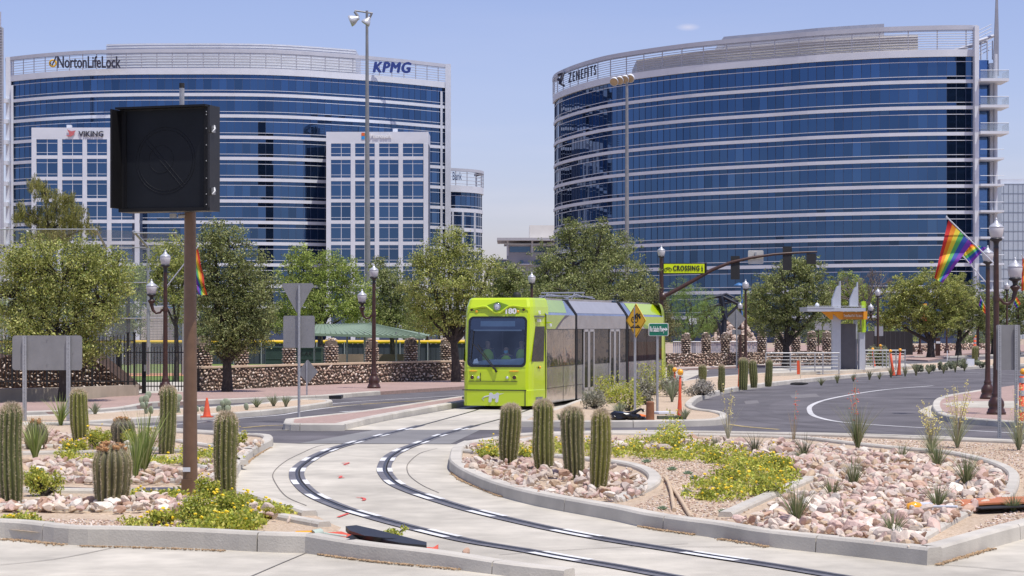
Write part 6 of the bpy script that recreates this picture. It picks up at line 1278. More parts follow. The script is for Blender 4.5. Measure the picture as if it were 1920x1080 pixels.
# brow around the centre headlamp
b=MB(); P=[(-.95,3.16),(-.5,3.22),(-.38,3.22),(-.1,3.02),(.06,3.02),(.34,3.22),(.5,3.24),(1.0,3.18)]
b.tube([(x,fy(z)-.03,z) for x,z in P],[.015,.04,.04,.035,.035,.04,.04,.015],0,8,M1); b.build('brow',lime,tc_)
b=MB(); b.prism([(-.42,3.25),(-.02,3.38),(.38,3.25),(.06,3.08),(-.10,3.08)],fy(3.2)-.012,fy(3.2)+.1,0,M1); b.build('headlamp_recess',limed,tc_)
for x0,x1 in ((-.88,-.62),(.42,.72)): b=MB(); b.tube([onws(x0,1.205,.0),onws((x0+x1)/2,1.205,.03),onws(x1,1.205,.0)],[.012,.022,.012],0,6,M1); b.build('turn_signal',amber,tc_)
b=MB(); b.bbox(-1.08,.98,fy(.61)-.045,fy(.61)-.02,.595,.625,0,M1); b.bbox(.93,.955,-.04,.03,.12,.60,0,M1); b.bbox(-.9,.68,.028,.045,.875,.89,0,M1); b.bbox(-.52,-.505,.03,.047,.88,1.15,0,M1); b.bbox(1.265,1.287,1.36,1.372,.14,2.5,0,M1); b.build('bumper_gap',blackm,tc_)
text('180',.24,.006,flap,tc_,M1@Matrix.Translation(onws(.40,3.07,.03)),'lettering',bold=.007,width=.33)
# cab side windows (both sides) on the tapered flank
for sx in (1,-1):
    a=Vector((1.085,.10)); c=Vector((1.235,1.12)); V=[]
    for (uu,z,k) in ((0,1.5,.0),(1,1.5,.0),(1,2.6,.0),(.22,2.6,.0)):
        p=a+(c-a)*uu; V.append((sx*(p.x+.018),p.y+uo(z,0),z))
    b=MB(); b.add(V,[(0,1,2,3)],0,None,M1); b.build('cab_side_window',darkglass,tc_)
dirn=math.atan2(.52,.07)
MT=M1@Matrix.Translation((1.195,.85,3.03))@Matrix.Rotation(math.atan2(.88,.11),4,'Z'); text('180',.17,.004,flap,tc_,MT,'lettering',width=.20)
MT=M1@Matrix.Translation((1.195,.78,2.78))@Matrix.Rotation(math.atan2(.88,.11),4,'Z'); text('M METRO',.13,.004,flap,tc_,MT,'lettering',width=.34,bold=.003)
b=MB()
for dz,r in ((1.30,.0),): b.lathe([(0,-.02),(.035,-.01),(.035,.01),(0,.02)],(0,0,0),0,8,M1@Matrix.Translation((1.20,.72,1.31))@Matrix.Rotation(R(90),4,'Y')); 
b.build('side_button',blackm,tc_); b=MB(); b.lathe([(0,-.03),(.045,-.01),(.045,.01),(0,.03)],(0,0,0),0,8,M1@Matrix.Translation((1.215,.86,1.31))@Matrix.Rotation(R(90),4,'Y')); b.build('side_amber_light',amber,tc_)
# M emblem with orbit swoosh on the bumper
MT=M1@Matrix.Translation((-.08,-.03,.36)); text('M',.40,.006,mat('silver_lettering',(.60,.62,.66),.4),tc_,MT,'emblem_letter',bold=.018,shear=.12); b=MB()
b.tube([(-.30,-.0,-.08),(-.36,0,-.02),(-.28,0,.04),(-.05,-.0,.09),(.2,0,.12),(.36,0,.16)],[.006,.018,.02,.02,.016,.004],0,5,MT@Matrix.Diagonal((1,.4,1,1))); b.build('emblem_swoosh',MATS['silver_lettering'],tc_)
# mirror / camera on the flank
b=MB(); b.box((HB+.08,1.6,2.72),(.14,.10,.05),0,0,M1); b.build('camera_arm',lime,tc_); b=MB(); b.tube([(HB+.10,1.58,2.60),(HB+.10,1.58,2.70)],.05,0,8,M1); b.build('side_camera',whitem,tc_)
# roof equipment
b=MB(); b.bbox(-.9,.9,2.0,5.4,3.46,3.52,0,M1); b.bbox(-.85,.85,.6,5.8,3.46,3.54,0,M2); b.bbox(-.85,.85,1.,5.4,3.46,3.52,0,M3); b.build('roof_box',silver2,tc_)
b=MB()
for k in (-.5,.5):
    b.tube([(k,1.4,3.58),(k,2.6,3.72),(k*.7,3.6,3.68),(k,4.8,3.6)],.025,0,5,M2); b.tube([(k,2.0,3.55),(k,2.4,3.76)],.02,0,5,M2)
for u in (1.6,2.3,3.0,3.7,4.4): b.tube([(-.55,u,3.66),(.55,u,3.66)],.02,0,5,M2)
b.tube([(-.8,2.6,3.78),(.8,2.6,3.78)],.03,0,6,M2); b.build('pantograph',mat('pantograph_metal',(.5,.5,.5),.3,metal=.7),tc_)
b=MB(); b.lathe([(.13,0),(.13,.12),(.10,.2),(0,.22)],(0,0,0),0,12,M1@Matrix.Translation((.28,1.6,3.48))); b.build('roof_horn',blackm,tc_)
# wheels / bogies
for M,us in ((M1,(1.9,3.6)),(M2,(1.9,4.3)),(M3,(2.4,4.1))):
    for u in us:
        for x in (-.75,.75): b=MB(); b.tube([(x-.06,u,.31),(x+.06,u,.31)],.30,0,16,M); b.build('wheel',steel,tc_)
b=MB()
for M,l in ((M1,5.6),(M2,6.2),(M3,5.9)): b.bbox(-1.05,1.05,.6,l,.16,.34,0,M)
b.build('underframe',blackm,tc_)

# ================= people in the cab =================
def person(label,loc,rz,seated,skin,vest,shirt,mask=False,seed=0):
    t=thing('person',label,'person',loc); Mx=Matrix.Translation(loc)@Matrix.Rotation(rz,4,'Z')
    hz=.50 if seated else .92
    J={'pel':(0,0,hz),'sp':(0,.02,hz+.25),'ch':(0,.02,hz+.45),'nk':(0,0,hz+.60),'hd':(0,-.02,hz+.72),'tp':(0,-.02,hz+.84)}
    for s_ in (1,-1):
        J['sh%d'%s_]=(s_*.17,.01,hz+.53); 
        if seated: J['el%d'%s_]=(s_*.25,-.12,hz+.28); J['wr%d'%s_]=(s_*.17,-.34,hz+.32); J['ha%d'%s_]=(s_*.14,-.42,hz+.33); J['hp%d'%s_]=(s_*.10,0,hz-.02); J['kn%d'%s_]=(s_*.14,-.42,hz+.0); J['an%d'%s_]=(s_*.14,-.44,.08); J['to%d'%s_]=(s_*.14,-.60,.05)
        else: J['el%d'%s_]=(s_*.25,.02,hz+.24); J['wr%d'%s_]=(s_*.22,-.14,hz+.04); J['ha%d'%s_]=(s_*.21,-.18,hz-.05); J['hp%d'%s_]=(s_*.10,0,hz-.06); J['kn%d'%s_]=(s_*.11,-.02,hz*.52); J['an%d'%s_]=(s_*.11,.02,.08); J['to%d'%s_]=(s_*.12,-.14,.04)
    rad={'pel':.14,'sp':.125,'ch':.14,'nk':.055,'hd':.09,'tp':.075,'sh':.062,'el':.043,'wr':.03,'ha':.034,'hp':.09,'kn':.06,'an':.042,'to':.035}
    E=[('pel','sp'),('sp','ch'),('ch','nk'),('nk','hd'),('hd','tp')]
    for s_ in ('1','-1'): E+=[('ch','sh'+s_),('sh'+s_,'el'+s_),('el'+s_,'wr'+s_),('wr'+s_,'ha'+s_),('pel','hp'+s_),('hp'+s_,'kn'+s_),('kn'+s_,'an'+s_),('an'+s_,'to'+s_)]
    keys=list(J); base=len(keys); V=[J[k] for k in keys]; RD=[rad[k.rstrip('-1')] if k.rstrip('-1') in rad else rad[k[:2]] for k in keys]; EE=[(keys.index(a),keys.index(c)) for a,c in E]
    for s_ in (1,-1):   # five fingers each hand
        h=Vector(J['ha%d'%s_]); d=(h-Vector(J['wr%d'%s_])).normalized(); side=Vector((1,0,0)) if seated else Vector((0,1,0))
        for q_,(o_,L_) in enumerate(((-.03,.07),(-.01,.08),(.01,.075),(.03,.06),(-.045*s_,.045))):
            a=h+side*o_+d*.03; m_=a+d*L_*.6+(side*(-.02*s_) if q_==4 else Vector((0,0,-.005))); e=m_+d*L_*.35+Vector((0,0,-.02)); i0=len(V); V+=[tuple(a),tuple(m_),tuple(e)]; RD+=[.010,.009,.007]; EE+=[(keys.index('ha%d'%s_),i0),(i0,i0+1),(i0+1,i0+2)]
    me=bpy.data.meshes.new('body'); me.from_pydata(V,EE,[]); ob=bpy.data.objects.new('body',me); sc.collection.objects.link(ob); m=ob.modifiers.new('skin','SKIN'); sk=me.skin_vertices[0].data
    for i,r_ in enumerate(RD): sk[i].radius=(r_*(1.25 if i==2 else 1),r_)
    sk[0].use_root=True; m2=ob.modifiers.new('sub','SUBSURF'); m2.levels=2; m2.render_levels=2
    dg=bpy.context.evaluated_depsgraph_get(); dg.update(); me2=bpy.data.meshes.new_from_object(ob.evaluated_get(dg)); bpy.data.objects.remove(ob)
    me2.materials.clear(); me2.materials.append(skin); me2.materials.append(shirt); tr=mat('dark_trousers',(.03,.035,.05),.8); me2.materials.append(tr)
    for p in me2.polygons: z=p.center.z; p.material_index=0 if (z>hz+.56 or (abs(p.center.x)>.0 and p.center.y<-.30 and z>hz+.2)) else (1 if z>hz+.03 else 2); p.use_smooth=True
    me2.transform(Matrix.Translation(-Vector(loc))@Mx); bo=bpy.data.objects.new('body',me2); C.objects.link(bo); bo.parent=t; WL[bo.name]=tuple(loc)
    b=MB(); b.lathe([(.15,0),(.165,.1),(.175,.3),(.16,.44),(.09,.52)],(0,.015,hz+.04),0,16,Mx@Matrix.Diagonal((1.12,.92,1,1))); b.build('safety_vest',vest,t)
    b=MB(); b.lathe([(.088,-.05),(.098,.02),(.085,.07),(.05,.095),(0,.105)],(0,.035,hz+.785),0,14,Mx); b.build('hair',mat('dark_hair',(.02,.015,.012),.7),t)
    b=MB()
    for s_ in (-1,1): b.lathe([(0,-.011),(.014,0),(0,.011)],(s_*.034,-.105,hz+.745),0,8,Mx); b.lathe([(0,-.03),(.014,0),(0,.03)],(s_*.096,-.01,hz+.735),0,6,Mx)
    b.build('eyes_and_ears',mat('eye_dark',(.04,.03,.03),.4),t)
    b=MB(); b.tube([(0,-.10,hz+.75),(0,-.128,hz+.715)],[.009,.015],0,6,Mx); b.tube([(-.025,-.108,hz+.675),(.025,-.108,hz+.675)],.008,0,6,Mx); b.build('nose_and_mouth',skin,t)
    if mask: b=MB(); b.lathe([(.0,-.07),(.07,-.045),(.075,0),(.06,.035),(0,.05)],(0,-.055,hz+.685),0,12,Mx@Matrix.Diagonal((1,1.05,1,1))); b.build('face_mask',mat('blue_mask',(.25,.50,.68),.8),t)
skin1=mat('skin',(.42,.26,.18),.6,var=.05); hv=mat('hi_vis_vest',(.65,.98,.08),.7,var=.05); shd=mat('dark_shirt',(.05,.06,.08),.8)
def inM(x,y,z): p=M1@Vector((x,y,z)); return (p.x,p.y,p.z)
person('driver seated behind the windscreen in a blue face mask and a yellow green vest',inM(.08,1.02,.62),-R(14),True,skin1,hv,shd,True)
person('person standing at the right behind the driver in a yellow green vest',inM(.50,1.35,.40),-R(14),False,skin1,hv,shd)
person('person standing at the left of the cab in a yellow green vest',inM(-.60,1.30,.40),-R(14),False,skin1,hv,shd)
# ================= office buildings =================
def arc(pts,D0,n):
    # pts: (px, 612-y of a level line at height h) given as (px, D)
    P=[((px-CX)*d/F,d) for px,d in pts]; S=spline(P,8); S=[tuple(p) for p in S]
    return resample(S,n)
def ribbon(b,P,Nn,i0,i1,z0,z1,out,th=.0,m=0):
    v=[]
    for i in range(i0,i1+1):
        p=P[i];q=Nn[i]; v+=[(p[0]+q[0]*out,p[1]+q[1]*out,z0),(p[0]+q[0]*out,p[1]+q[1]*out,z1),(p[0]-q[0]*.3,p[1]-q[1]*.3,z1),(p[0]-q[0]*.3,p[1]-q[1]*.3,z0)]
    k=i1-i0+1; f=[]
    for i in range(k-1): a=4*i; f+=[(a,a+4,a+5,a+1),(a+1,a+5,a+6,a+2),(a+3,a+7,a+4,a)]
    f+=[(0,1,2,3),(4*k-1,4*k-2,4*k-3,4*k-4)]; b.add(v,f,m)
def facade(t,P,levels,gtop,pitch,rr,bandh,i0=0,i1=None,lines=(.62,),tilt=.006):
    Nn=[-q for q in normals(P)]; i1=len(P)-1 if i1 is None else i1
    for k,zb in enumerate(levels):   # zb = centre of the white band at the floor's top ; glass runs below it
        top=gtop if k==0 else levels[k-1]-bandh/2; bot=zb+bandh/2
        b=MB(); bl=(0,0,0)
        for i in range(i0,i1):
            p,q=np.array(P[i]),np.array(P[i+1]); d=q-p; nn=(Nn[i]+Nn[i+1])/2
            # three glass rows: spandrel, vision, spandrel
            run=rr.rand()
            zz=[top,top-.75,bot+.55,bot]; base=1+.05*math.sin(i*.9+k*2.1)
            for r_ in range(3):
                c=base*(.78 if r_!=1 else 1.)*rr.uniform(.93,1.07)
                if r_==1 and rr.rand()<.10: c*=1.2
                elif r_==1 and rr.rand()<.10: c*=.8
                ta=rr.normal()*tilt; tb_=rr.normal()*tilt
                v=[(p[0]+nn[0]*ta,p[1]+nn[1]*ta,zz[r_+1]),(q[0]-nn[0]*ta,q[1]-nn[1]*ta,zz[r_+1]),(q[0]-nn[0]*ta+nn[0]*tb_,q[1]-nn[1]*ta+nn[1]*tb_,zz[r_]),(p[0]+nn[0]*ta+nn[0]*tb_,p[1]+nn[1]*ta+nn[1]*tb_,zz[r_])]
                b.add(v,[(0,1,2,3)],0,(c,c,c))
        b.build('window_band',glassb,t)
        b=MB(); ribbon(b,P,Nn,i0,i1,zb-bandh/2,zb+bandh/2,.22); b.build('spandrel_band',whitem,t)
        b=MB(); 
        for z in (top-.75,bot+.55): ribbon(b,P,Nn,i0,i1,z-.045,z+.045,.07)
        b.build('ledge',whitem,t)
    b=MB()
    for i in range(i0,i1+1):
        p=P[i];q=Nn[i]; e=np.array([-q[1],q[0]])*.028; c=[p+e-q*.05,p-e-q*.05,p-e+q*.05,p+e+q*.05]; b.slab([tuple(x) for x in c],levels[-1],gtop)
    b.build('mullions',mullion,t)
    return Nn
def crown(t,P,Nn,z0,zf,zl,zt,gap,nr=7,i0=0,i1=None,fin=2):
    i1=len(P)-1 if i1 is None else i1
    b=MB(); ribbon(b,P,Nn,i0,i1,z0,zf,.38); b.build('fascia',greyp if False else whitem,t)
    b=MB(); ribbon(b,P,Nn,i0,i1,zl,zt,.45); b.build('top_beam',greyp,t)
    b=MB()
    for k in range(nr): z=zf+(zl-zf)*(k+.5)/nr; b.tube([(P[i][0]+Nn[i][0]*.35,P[i][1]+Nn[i][1]*.35,z) for i in range(i0,i1+1)],.055,0,4,cap=False)
    for i in range(i0,i1+1,fin): b.tube([(P[i][0]+Nn[i][0]*.3,P[i][1]+Nn[i][1]*.3,zf),(P[i][0]+Nn[i][0]*.3,P[i][1]+Nn[i][1]*.3,zl)],.09,0,4)
    b.build('parapet_screen',mat('screen_grey',(.50,.51,.55),.5,metal=.3,var=.05),t)
def inner_block(t,P,Nn,i0,i1,back,z0,z1,m,name,ribs=0):
    b=MB(); poly=[(P[i][0]-Nn[i][0]*back,P[i][1]-Nn[i][1]*back) for i in range(i0,i1+1,2)]; a=poly[0]; c=poly[-1]
    poly2=poly+[(c[0],c[1]+14),(a[0],a[1]+14)]; b.slab(poly2,z0,z1); b.build(name,m,t)
    if ribs:
        b=MB()
        for k in range(ribs):
            z=z0+(z1-z0)*(k+.5)/ribs; v=[(x,y,z) for x,y in poly]; b.tube([(x,y-.04,z) for x,y in poly],.03,0,4,cap=False)
        b.build('penthouse_ribs',m,t)
rr=np.random.RandomState(21)
# right building
PR=arc([(1040,388),(1047,380),(1075,370),(1110,361.5),(1153,354),(1243,344.6),(1327,338),(1460,330.5),(1523,327),(1600,324),(1670,321.8),(1760,320.3),(1832,320)],0,1.45)
zc=CH; t=thing('office_building','right hand curved blue glass office building with white bands and open screen parapet','building',(PR[-1][0],330,0))
lv=[zc+37.7-4.03*k for k in range(10)]
NR=facade(t,PR,lv,zc+41.5,4.03,rr,.54)
crown(t,PR,NR,zc+41.5,zc+42.6,zc+45.6,zc+46.3,.3,8,fin=3)
nR=len(PR)-1
def idx(P,px): return min(range(len(P)),key=lambda i:abs(CX+P[i][0]*F/P[i][1]-px))
inner_block(t,PR,NR,idx(PR,1165),idx(PR,1713),3.2,zc+42,zc+45.4,beigep,'penthouse_lower',8)
inner_block(t,PR,NR,idx(PR,1330),idx(PR,1664),3.6,zc+45.2,zc+47.4,greyp,'penthouse')
# core behind the glass so nothing shows through
b=MB(); poly=[(p[0]-q[0]*.5,p[1]-q[1]*.5) for p,q in zip(PR,NR)][::3]; poly+= [(PR[-1][0]+4,360),(PR[-1][0]+4,400),(PR[0][0]+2,410)]; b.slab(poly,0,zc+41.6); b.build('core',mullion,t)
s=F/320
def xr(px,D=320.): return (px-CX)*D/F
def zr_(py,D=320.): return CH-(py-HY)*D/F
b=MB(); b.bbox(xr(1824),xr(1832),318.6,320.2,0,zr_(49,319)); b.build('end_column',whitem,t)
b=MB(); b.bbox(xr(1832),xr(1862),323,323.3,0,zr_(108)); o=b.build('recessed_glass',mat('recess_glass',(.09,.17,.35),.03,metal=.9),t)
b=MB(); b.bbox(xr(1862),xr(1876),322,330,0,zr_(115)); b.build('end_wall',whitem,t)
for k in range(10):
    z=lv[k]; b=MB(); wd_=xr(1885) if 0<=k<3 else xr(1876); b.bbox(xr(1832),wd_,317.6,323,z-(.22 if k<3 else .1),z+.2); b.build('balcony_slab',whitem,t)
    b=MB(); b.tube([(xr(1832),317.7,z+1.45),(wd_,317.7,z+1.45)],.05,0,5); b.build('balcony_rail',whitem,t)
    if k<3: b=MB(); b.bbox(xr(1832),wd_,317.7,317.75,z+.2,z+1.4); b.bbox(wd_-.05,wd_,317.7,322,z+.2,z+1.4); b.build('balcony_glass',mat('balcony_glass',(.42,.50,.55),.1,alpha=.22),t)
b=MB(); b.tube([(xr(1869),321,0),(xr(1869),321,zr_(100))],.35,0,8); b.build('corner_column',greyp,t)
b=MB(); b.prism([(xr(1866),zr_(140)),(xr(1877),zr_(140)),(xr(1877),zr_(60)),(xr(1875.5),zr_(-10)),(xr(1871.5),zr_(-6))],321.5,321.8); b.build('spire_fin',mat('fin_grey',(.30,.31,.35),.5,metal=.3,var=.1,vs=.6),t)
b=MB()
for k in range(8): z0=zr_(105)+k*.55; b.tube([(xr(1832),322,z0),(xr(1870),324,z0+1.6)],.06,0,4)
b.tube([(xr(1832),322,zr_(76)),(xr(1872),323,zr_(62))],.25,0,4); b.tube([(xr(1775),330,zr_(92)),(xr(1868),326,zr_(66))],.3,0,4)
for px in (1832,1846,1858,1868): b.tube([(xr(px),322.5,zr_(108)),(xr(px),322.5,zr_(72))],.1,0,4)
b.build('corner_screen',greyp,t)
dkl=mat('dark_lettering',(.03,.03,.05),.5)
i=idx(PR,1101); ang=math.atan2(PR[i+4][1]-PR[i-4][1],PR[i+4][0]-PR[i-4][0]); P0=PR[i]; MT=Matrix.Translation((P0[0]+NR[i][0]*.7,P0[1]+NR[i][1]*.7,zr_(140,P0[1])))@Matrix.Rotation(ang,4,'Z')
wz=math.hypot(PR[idx(PR,1123)][0]-PR[idx(PR,1074)][0],PR[idx(PR,1123)][1]-PR[idx(PR,1074)][1])
text('ZENEFITS',2.5,.05,dkl,t,MT,'lettering',width=wz*.98,bold=.04,sp=1.35); 
i=idx(PR,1064); P0=PR[i]; b=MB(); MT=Matrix.Translation((P0[0]+NR[i][0]*1.0,P0[1]+NR[i][1]*1.0,zr_(150,P0[1])))@Matrix.Rotation(ang+.2,4,'Z'); b.tube([(-1.,0,1.),(.6,0,1.2),(-.6,0,-.6),(.9,0,-1.2)],[.3,.35,.35,.2],0,4,MT); b.tube([(-1.2,0,.2),(-.2,0,-.2)],.3,0,4,MT); b.build('emblem',dkl,t)
# left building
PL=arc([(14,416.5),(25,414.5),(90,409),(167,405),(250,403.3),(333,403),(420,403),(500,404),(570,406.5),(633,410),(693,413.7),(760,419),(833,426),(842,427)],0,1.5)
t=thing('office_building','left hand wide curved glass office building with white ribs and company lettering','building',(PL[0][0],420,0))
lvL=[CH+44.9-4.12*k for k in range(11)]
NL=facade(t,PL,lvL,CH+48.8,4.12,rr,.62)
crown(t,PL,NL,CH+48.8,CH+50.0,CH+53.0,CH+53.7,.3,6,fin=2)
inner_block(t,PL,NL,idx(PL,176),idx(PL,690),4.,CH+49,CH+55.4,whitem,'penthouse',12)
b=MB(); poly=[(p[0]-q[0]*.5,p[1]-q[1]*.5) for p,q in zip(PL,NL)][::3]; poly+=[(PL[-1][0]-.5,440),(PL[0][0]+.5,440)]; b.slab(poly,0,CH+48.9); b.build('core',mullion,t)
def xl(px,D): return (px-CX)*D/F
def zl_(py,D): return CH-(py-HY)*D/F
for px,D_ in ((17,415),(840,426)):
    b=MB(); b.bbox(xl(px-5,D_),xl(px+5,D_),D_-.5,D_+2,0,CH+53.7); b.build('end_column',whitem,t)
    b=MB(); b.bbox(xl(px+6 if px<100 else px-14,D_),xl(px+10 if px<100 else px-10,D_),D_-1.0,D_-.2,0,CH+48); b.build('inner_column',whitem,t)
b=MB(); D_=414
for k in range(11):
    b=MB(); b.bbox(xl(-8,D_),xl(16,D_),D_-.6,D_+.5,lvL[k]-.4,lvL[k]+.4); b.build('side_beam',whitem,t)
def blockfront(x0,x1,ytop,D,cols,name):
    X0,X1=xl(x0,D),xl(x1,D); zt=zl_(ytop,D); b=MB(); b.bbox(X0,X1,D,D+9,0,zt); bo=b.build('bay_block',mullion,t); W=(X1-X0); n=len(cols)
    b=MB(); b.bbox(X0-.02,X1+.02,D-.35,D+9,zt-2.2,zt+.05); 
    edges=[x0]+[(cols[i][1]+cols[i+1][0])/2 for i in range(n-1)]+[x1]
    for i,e in enumerate(edges):
        wd_=.85 if 0<i<n else (cols[0][0]-x0)*D/F*.98; c=xl(e,D) + (0 if 0<i<n else (wd_/2 if i==0 else -wd_/2)); b.bbox(c-wd_/2,c+wd_/2,D-.4,D+.02,0,zt-2.2)
    fl=[z for z in lvL if z<zt-3]
    for z in fl: b.bbox(X0,X1,D-.36,D+.01,z-.33,z+.33)
    b.build('bay_frame',whitem,t)
    for i in range(n):
        tops=[zt-2.2]+[z-.33 for z in fl[:-1]]
        for z1,z in zip(tops,fl):
            z0=z+.33; a,c=xl(cols[i][0],D),xl(cols[i][1],D); g_=MB(); m_=(a+c)/2
            for (u0,u1) in ((a,m_),(m_,c)):
                tq=rr.normal()*.006; k=rr.uniform(.85,1.1); g_.add([(u0,D-.08+tq,z0),(u1,D-.08-tq,z0),(u1,D-.08-tq,z1),(u0,D-.08+tq,z1)],[(0,1,2,3)],0,(k,k,k))
            wo=g_.build('window',glassb,t); f_=MB(); f_.bbox(m_-.05,m_+.05,D-.2,D-.07,z0,z1)
            for zz in (z1-.75,z0+.55): f_.bbox(a,c,D-.22,D-.07,zz-.04,zz+.04)
            f_.build('window_bars',whitem,wo)
blockfront(60,262,240,400.,[(69,109),(117,156),(163,202),(209,248)],'a'); blockfront(612,803,248,402.5,[(621,659),(665,703),(711,748),(755,793)],'b')
text('NortonLifeLock',3.2,.1,dkl,t,T(xl(165,401),401.5,zl_(117,401))@Matrix.Rotation(0,4,'Z'),'lettering',width=118*401/F,bold=.05)
b=MB(); q=(xl(98,401),401.5,zl_(118,401)); ring(b,0,0,.62,.17,T(*q),0.,20); b.build('emblem_ring',mat('emblem_yellow',(.75,.45,.02),.5),t); b=MB(); b.tube([(-.5,-.2,.1),(-.1,-.2,-.4),(.7,-.2,1.3)],.13,0,4,T(*q)); b.build('emblem_tick',dkl,t)
text('KPMG',2.9,.12,mat('navy_lettering',(.02,.045,.22),.5),t,T(xl(734,414),413.5,zl_(128,414),R(7)),'lettering',width=70*414/F,bold=.11,shear=.2,sp=1.12)
text('VIKING',1.5,.06,dkl,t,T(xl(172,400),399.5,zl_(252,400)),'lettering',width=46*400/F,bold=.02)
b=MB(); b.prism([(-1.0,-.5),(-.3,-.4),(-.4,.1),(-.7,.7),(.1,.35),(.9,.5),(.7,.1),(.5,-.4),(-.2,-.7)],0,.1,0,T(xl(134,400),399.4,zl_(250,400))); b.build('bird_emblem',mat('emblem_pink',(.55,.14,.15),.5),t)
text('Microsoft',1.35,.05,flap,t,T(xl(714,402),402.0,zl_(255,402)),'lettering',width=40*402/F,bold=.01)
for dx,dz,cc,nm in ((-.34,.34,(.70,.13,.03),'red'),(.34,.34,(.25,.45,.03),'green'),(-.34,-.34,(.02,.28,.65),'blue'),(.34,-.34,(.8,.5,.02),'yellow')): b=MB(); q=(xl(684,402),402,zl_(255,402)); b.box((q[0]+dx,q[1]+.1,q[2]+dz),(.62,.06,.62)); b.build('logo_square',mat('logo_'+nm,cc,.5),t)
for px,py,D_ in ((126,237,401),(740,244,403)): b=MB(); q=w(px,py,D_); b.box((q[0],D_+2,q[2]),(.9,.9,.9)); b.build('roof_unit',whitem,t)
# round tower behind (right end of the left building)
rT=11.; cxT,cyT=xl(902,438)-rT,449.
PT=[np.array((cxT+rT*math.cos(a),cyT+rT*math.sin(a))) for a in [R(-150+i*7.5) for i in range(25)]]
t=thing('round_tower','round glass tower with an open crown at the right end of the left office building','building',(cxT,cyT,0)); lvT=[CH+24.6-4.12*k for k in range(6)]
NT=facade(t,PT,lvT,CH+28.4,4.12,rr,.8); crown(t,PT,NT,CH+28.4,CH+29.8,CH+32.8,CH+33.4,.3,4,fin=2)
b=MB(); b.lathe([(rT-.4,0),(rT-.4,CH+28.5),(0,CH+28.5)],(cxT,cyT,0),0,30,smooth=False); b.build('core',mullion,t)
b=MB(); q=w(871,440,432)
for px in (849,868,890): b.bbox(xl(px-1.6,436),xl(px+1.6,436),435.5+abs(px-855)*.04,437.5+abs(px-855)*.04,0,CH+24)
b.build('bay_frame',whitem,t)
text('Bank',2.4,.06,mat('mid_blue_lettering',(.05,.09,.2),.5),t,T(xl(857,436),435.6,zl_(331,436)),'lettering',width=17*437/F,bold=.02)
# far building in the gap
D=520.; s=F/D; t=thing('far_building','far white apartment building with a broad flat roof between the two glass offices','building',((985-CX)/s,D,0)); b=MB()
b.bbox((950-CX)/s,(1045-CX)/s,D,D+20,0,CH-(462-HY)/s); b.bbox((925-CX)/s,(952-CX)/s,D+1,D+18,0,CH-(486-HY)/s); b.build('wall',mat('far_grey_wall',(.36,.37,.41),.8,var=.05),t)
b=MB(); b.bbox((932-CX)/s,(1050-CX)/s,D-4,D+18,CH-(452-HY)/s,CH-(447-HY)/s); b.bbox((945-CX)/s,(1045-CX)/s,D-1,D,CH-(462-HY)/s,CH-(458-HY)/s); b.build('roof',mat('far_roof',(.42,.42,.44),.7),t)
b=MB(); b.bbox((993-CX)/s,(1045-CX)/s,D+4,D+16,CH-(450-HY)/s,CH-(421-HY)/s); b.build('roof_tower',beigep,t)
for px in (950,996): b=MB(); b.bbox((px-CX)/s,(px+3.5-CX)/s,D-2,D-1.4,CH-(480-HY)/s,CH-(452-HY)/s); b.build('column',greyp,t)
for k,(a,c,y0,y1) in enumerate([(956,994,460,473),(1002,1040,460,473),(930,946,490,498),(951,958,490,498),(930,946,510,519),(951,958,508,516),(975,981,488,495),(975,981,520,528),(1002,1020,488,496),(930,946,530,538)]): b=MB(); b.bbox((a-CX)/s,(c-CX)/s,D-.12,D+.9,CH-(y1-HY)/s,CH-(y0-HY)/s); b.build('window',mat('far_window',(.07,.13,.22),.1,metal=.7),t)
for k,(a,c,y0) in enumerate([(925,952,486),(972,1002,495),(925,952,503),(925,952,523)]): b=MB(); b.bbox((a-CX)/s,(c-CX)/s,D-2,D,CH-(y0+1.5-HY)/s,CH-(y0-HY)/s); b.build('balcony',whitem,t)
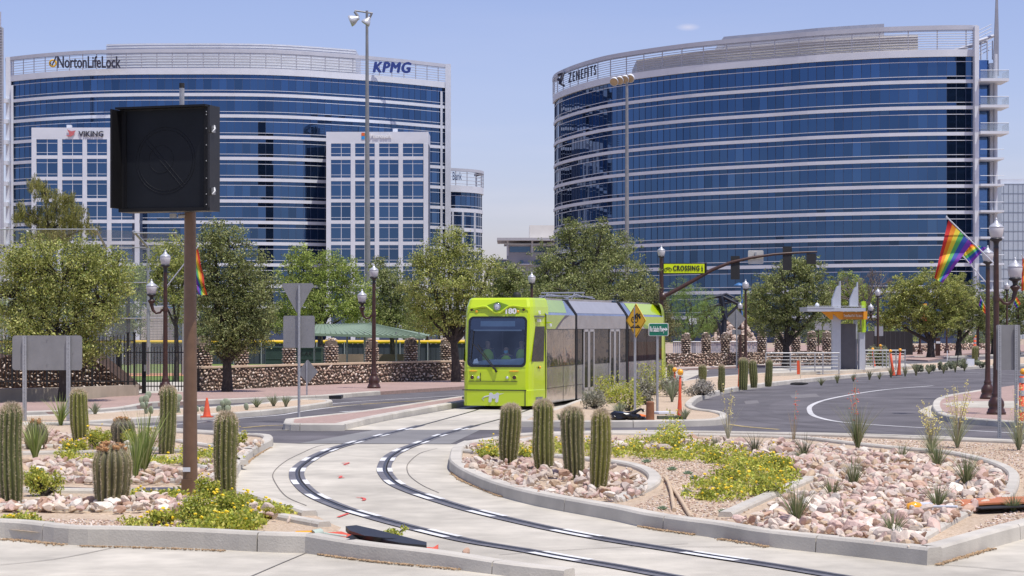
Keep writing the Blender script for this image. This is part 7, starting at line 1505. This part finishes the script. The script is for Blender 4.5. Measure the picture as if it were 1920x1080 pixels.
# pale building at the right edge
D=430.; s=F/D; t=thing('pale_building','pale panelled building at the right edge behind the tallest lamp','building',((1900-CX)/s,D,0)); b=MB(); b.bbox((1878-CX)/s,(2000-CX)/s,D,D+25,0,CH-(345-HY)/s); b.build('wall',mat('pale_blue_panel',(.50,.56,.62),.25,metal=.3,var=.06,vs=.2),t)
b=MB(); b.bbox((1878-CX)/s,(2000-CX)/s,D+1,D+20,CH-(346-HY)/s,CH-(335-HY)/s); b.build('roof_screen',whitem,t); b=MB()
for k in range(15): z=CH-(345-HY)/s-k*1.95; b.bbox((1878-CX)/s,(2000-CX)/s,D-.06,D,z-.06,z+.06)
for k in range(9): x=(1882+k*9-CX)/s; b.bbox(x-.05,x+.05,D-.05,D,0,CH-(345-HY)/s)
b.build('panel_joints',mat('joint_blue_grey',(.20,.24,.30),.6),t)
# lattice tower at the left edge
D=390.; s=F/D; t=thing('lattice_fin','tall louvred metal fin cut by the left edge of the photo','tower',((0-CX)/s,D,0)); b=MB(); b.bbox((-2-CX)/s,(5-CX)/s,D,D+.8,0,CH-(52-HY)/s)
for k in range(46): z=CH-(50-HY)/s-k*.52-.2; b.bbox((-14-CX)/s,(4-CX)/s,D-.5,D-.1,z,z+.14)
b.bbox((4-CX)/s,(6-CX)/s,D-.1,D+.3,0,CH-(52-HY)/s); b.tube([((1-CX)/s,D,CH-(52-HY)/s),((1-CX)/s,D,CH-(22-HY)/s)],.12,0,5); b.build('louvres',mat('louvre_metal',(.45,.46,.50),.5,metal=.2),t)

# the tall building that stands behind the camera and is mirrored in both glass offices
t=thing('office_tower','tall dark office tower standing behind the camera, seen only as a reflection','building',(120,-90,0)); b=MB(); dkt=mat('dark_tower_wall',(.035,.05,.075),.6,var=.3,vs=.1)
b.bbox(88,158,-110,-70,0,84); b.bbox(104,138,-108,-72,84,97); b.build('tower_body',dkt,t); b=MB()
for k in range(22): b.bbox(87.7,158.3,-110.3,-69.7,3+k*3.8,3.9+k*3.8)
b.build('floor_bands',mat('tower_bands',(.10,.12,.15),.6,var=.1),t)
